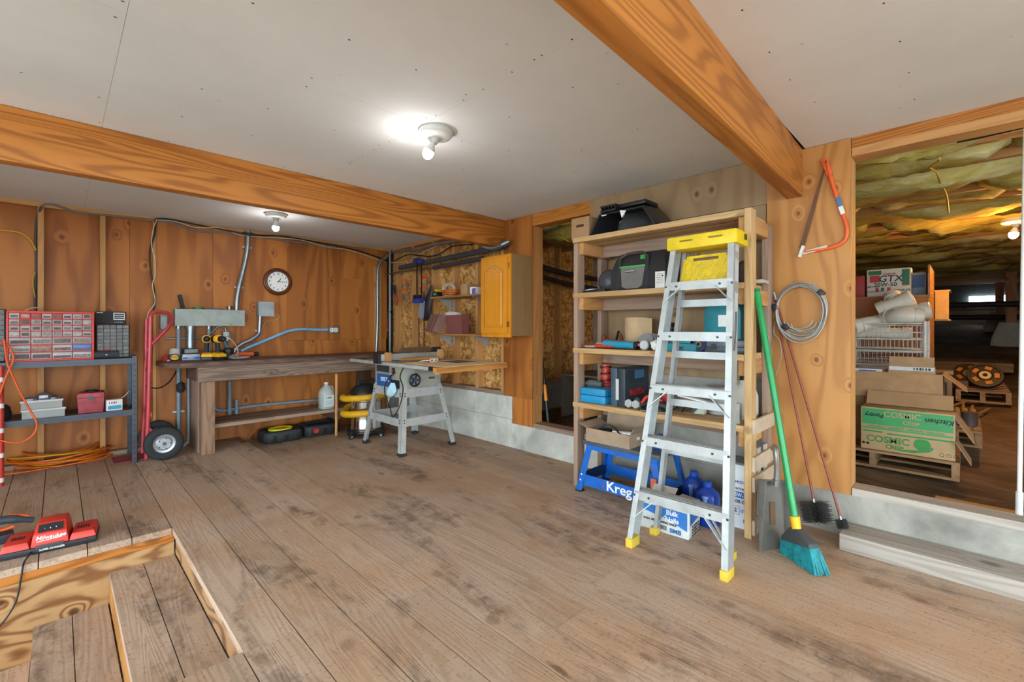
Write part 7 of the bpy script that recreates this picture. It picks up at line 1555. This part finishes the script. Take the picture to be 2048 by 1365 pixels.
one('flat_stone', MB().loft([[(9.2+.3*s*math.cos(a), -.72+.22*s*math.sin(a), dirt_z(9.2, -.7)+h) for a in [i*PI/5 for i in range(10)]] for s, h in ((1, -.02), (1, .03), (.8, .06))]), CONCD, 'flat gray stone on the dirt near the far pallet', 'stone')
# white pole on the sill
t = thing('white_pole', 'thin white plastic pole standing on the right crawl space sill', 'pole', (3.385, -.187, .2885)); MB().cyl((3.385, -.187, .2885), (3.385, -.209, 2.205), .0095, n=12).build('tube', WHITE, t, world=True, smooth=1.2); MB().cyl((3.385, -.187, .2885), (3.385, -.1885, .40), .0140, n=12).build('coupling', plain('#d8dad8', .4), t, world=True, smooth=1.2)
# wiring on the crawl ceiling
pipe('cable', [at(1800, 296, X=3.52), at(1850, 291, X=3.50), at(1900, 285, X=3.48), at(1960, 274, X=3.46), at(2060, 252, X=3.44)], .010, BLACK, 'pair of black cables sagging under the crawl space header', 'cable')
pts = [at(1880, 292, X=3.55), at(1876, 305, X=3.6), at(1860, 322, X=3.7), at(1874, 336, X=3.85), at(1880, 365, X=4.1), at(1893, 390, X=4.4), at(1897, 425, X=4.9)]
for p in pts: p.z = min(p.z, 2.18)
pipe('cable', pts, .006, plain('#c8a028', .5), 'yellow cable wandering under the crawl space insulation', 'cable')
# ================================================================ CHARGER ON THE FLOOR EDGE
RM = plain('#d8382a', .4); a = math.atan2(3.495-3.54, .165+.207)
t = thing('battery_charger', 'red twin battery charger on the floor edge above the steps', 'charger', (-.02, 3.62, 0), a)
L = .375
MB().box(-L/2, L/2, -.10, .10, 0, .035).build('base', plain('#1e1f22', .5), t, bevel=.008)
def trap(x0, x1, z0, z1, ins): return MB().loft([[(x0, -.10, z0), (x1, -.10, z0), (x1, .10, z0), (x0, .10, z0)], [(x0+ins, -.10+ins, z1), (x1-ins, -.10+ins, z1), (x1-ins, .10-ins, z1), (x0+ins, .10-ins, z1)]])
trap(-L/2, -.075, .0355, .072, .010).build('shell', RM, t, bevel=.006); trap(.075, L/2, .0355, .072, .010).build('shell', RM, t, bevel=.006)
MB().loft([[(-.0745, -.098, .0355), (.0745, -.098, .0355), (.0745, .10, .0355), (-.0745, .10, .0355)], [(-.066, -.085, .10), (.066, -.085, .10), (.066, .092, .10), (-.066, .092, .10)], [(-.056, -.03, .142), (.056, -.03, .142), (.056, .085, .142), (-.056, .085, .142)]]).build('center_shell', RM, t, bevel=.006)
vv = V(0, .055, .042).normalized(); text('Milwaukee', .027, INKW, t, (.004, -.0935, .080), u=(1, 0, 0), v=(0, .013, .064), shear=.25, depth=.002); MB().bar((-.05, -.0955, .064), (.045, -.0945, .069), .002, .003).build('underline', INKW, t)
ctr = V(0, -.062, .1215); MB().loft([[ctr+V(sx*.048, 0, 0)+vv*sy*.024+V(0, -.0042, .0055)*e for sx, sy in ((-1, -1), (1, -1), (1, 1), (-1, 1))] for e in (0, .45)]).build('indicator_panel', plain('#2c2e32', .4), t)
for q in (-.022, 0, .022): text(str({-.022: 1, 0: 2, .022: 3}[q]), .01, INKW, t, tuple(ctr+V(q, -.004, .005)+vv*-.008), u=(1, 0, 0), v=tuple(vv))
MB().box(-.055, .055, -.1045, -.1005, .012, .046).build('front_vent', plain('#3a3e42', .4), t, bevel=.002); text('SUPER CHARGER', .013, INKW, t, (.01, -.1052, .020), depth=.001)
for s in (-1, 1):
    for k in range(5): MB().box(s*.13-.028+k*.011, s*.13-.022+k*.011, -.03, .02, .0715, .0735).build('vent_slot', INK, t)
MB().tube([(-.07, -.10, .018), (-.075, -.13, .012), (-.08, -.215, .006), (-.085, -.235, -.05), (-.10, -.25, -.16), (-.14, -.27, -.24), (-.20, -.30, -.30), (-.30, -.40, -.42)], .004, 7, sm=5).build('power_cord', BLACK, t, smooth=1.2)
t = thing('chainsaw', 'black and orange handled battery tool behind the red charger', 'power tool', (-.20, 3.87, 0), .1)
MB().tube([(-.25, 0, .10), (-.12, 0, .125), (.0, 0, .12), (.10, 0, .085)], [.022, .026, .024, .016], 12, sm=4).build('top_handle', plain('#3c424a', .5), t, smooth=1); MB().box(-.2, -.07, -.06, .06, 0, .075).build('motor', plain('#b8c0c8', .35, .4), t, bevel=.012); MB().box(-.065, .02, -.045, .045, 0, .05).build('base', plain('#33373e', .5), t, bevel=.008); MB().tube([(-.05, 0, .10), (-.03, 0, .07), (.02, 0, .075)], .010, 8, sm=4).build('trigger', ORANGE, t, smooth=1.2); MB().tube([(.0, .015, .138), (.05, .015, .125), (.08, .015, .11)], .010, 8, sm=3).build('guard_strip', plain('#e0602a', .45), t, smooth=1.2); MB().cyl((-.14, -.062, .05), (-.14, -.075, .05), .035, n=16).build('side_cover', plain('#5a636c', .4), t)
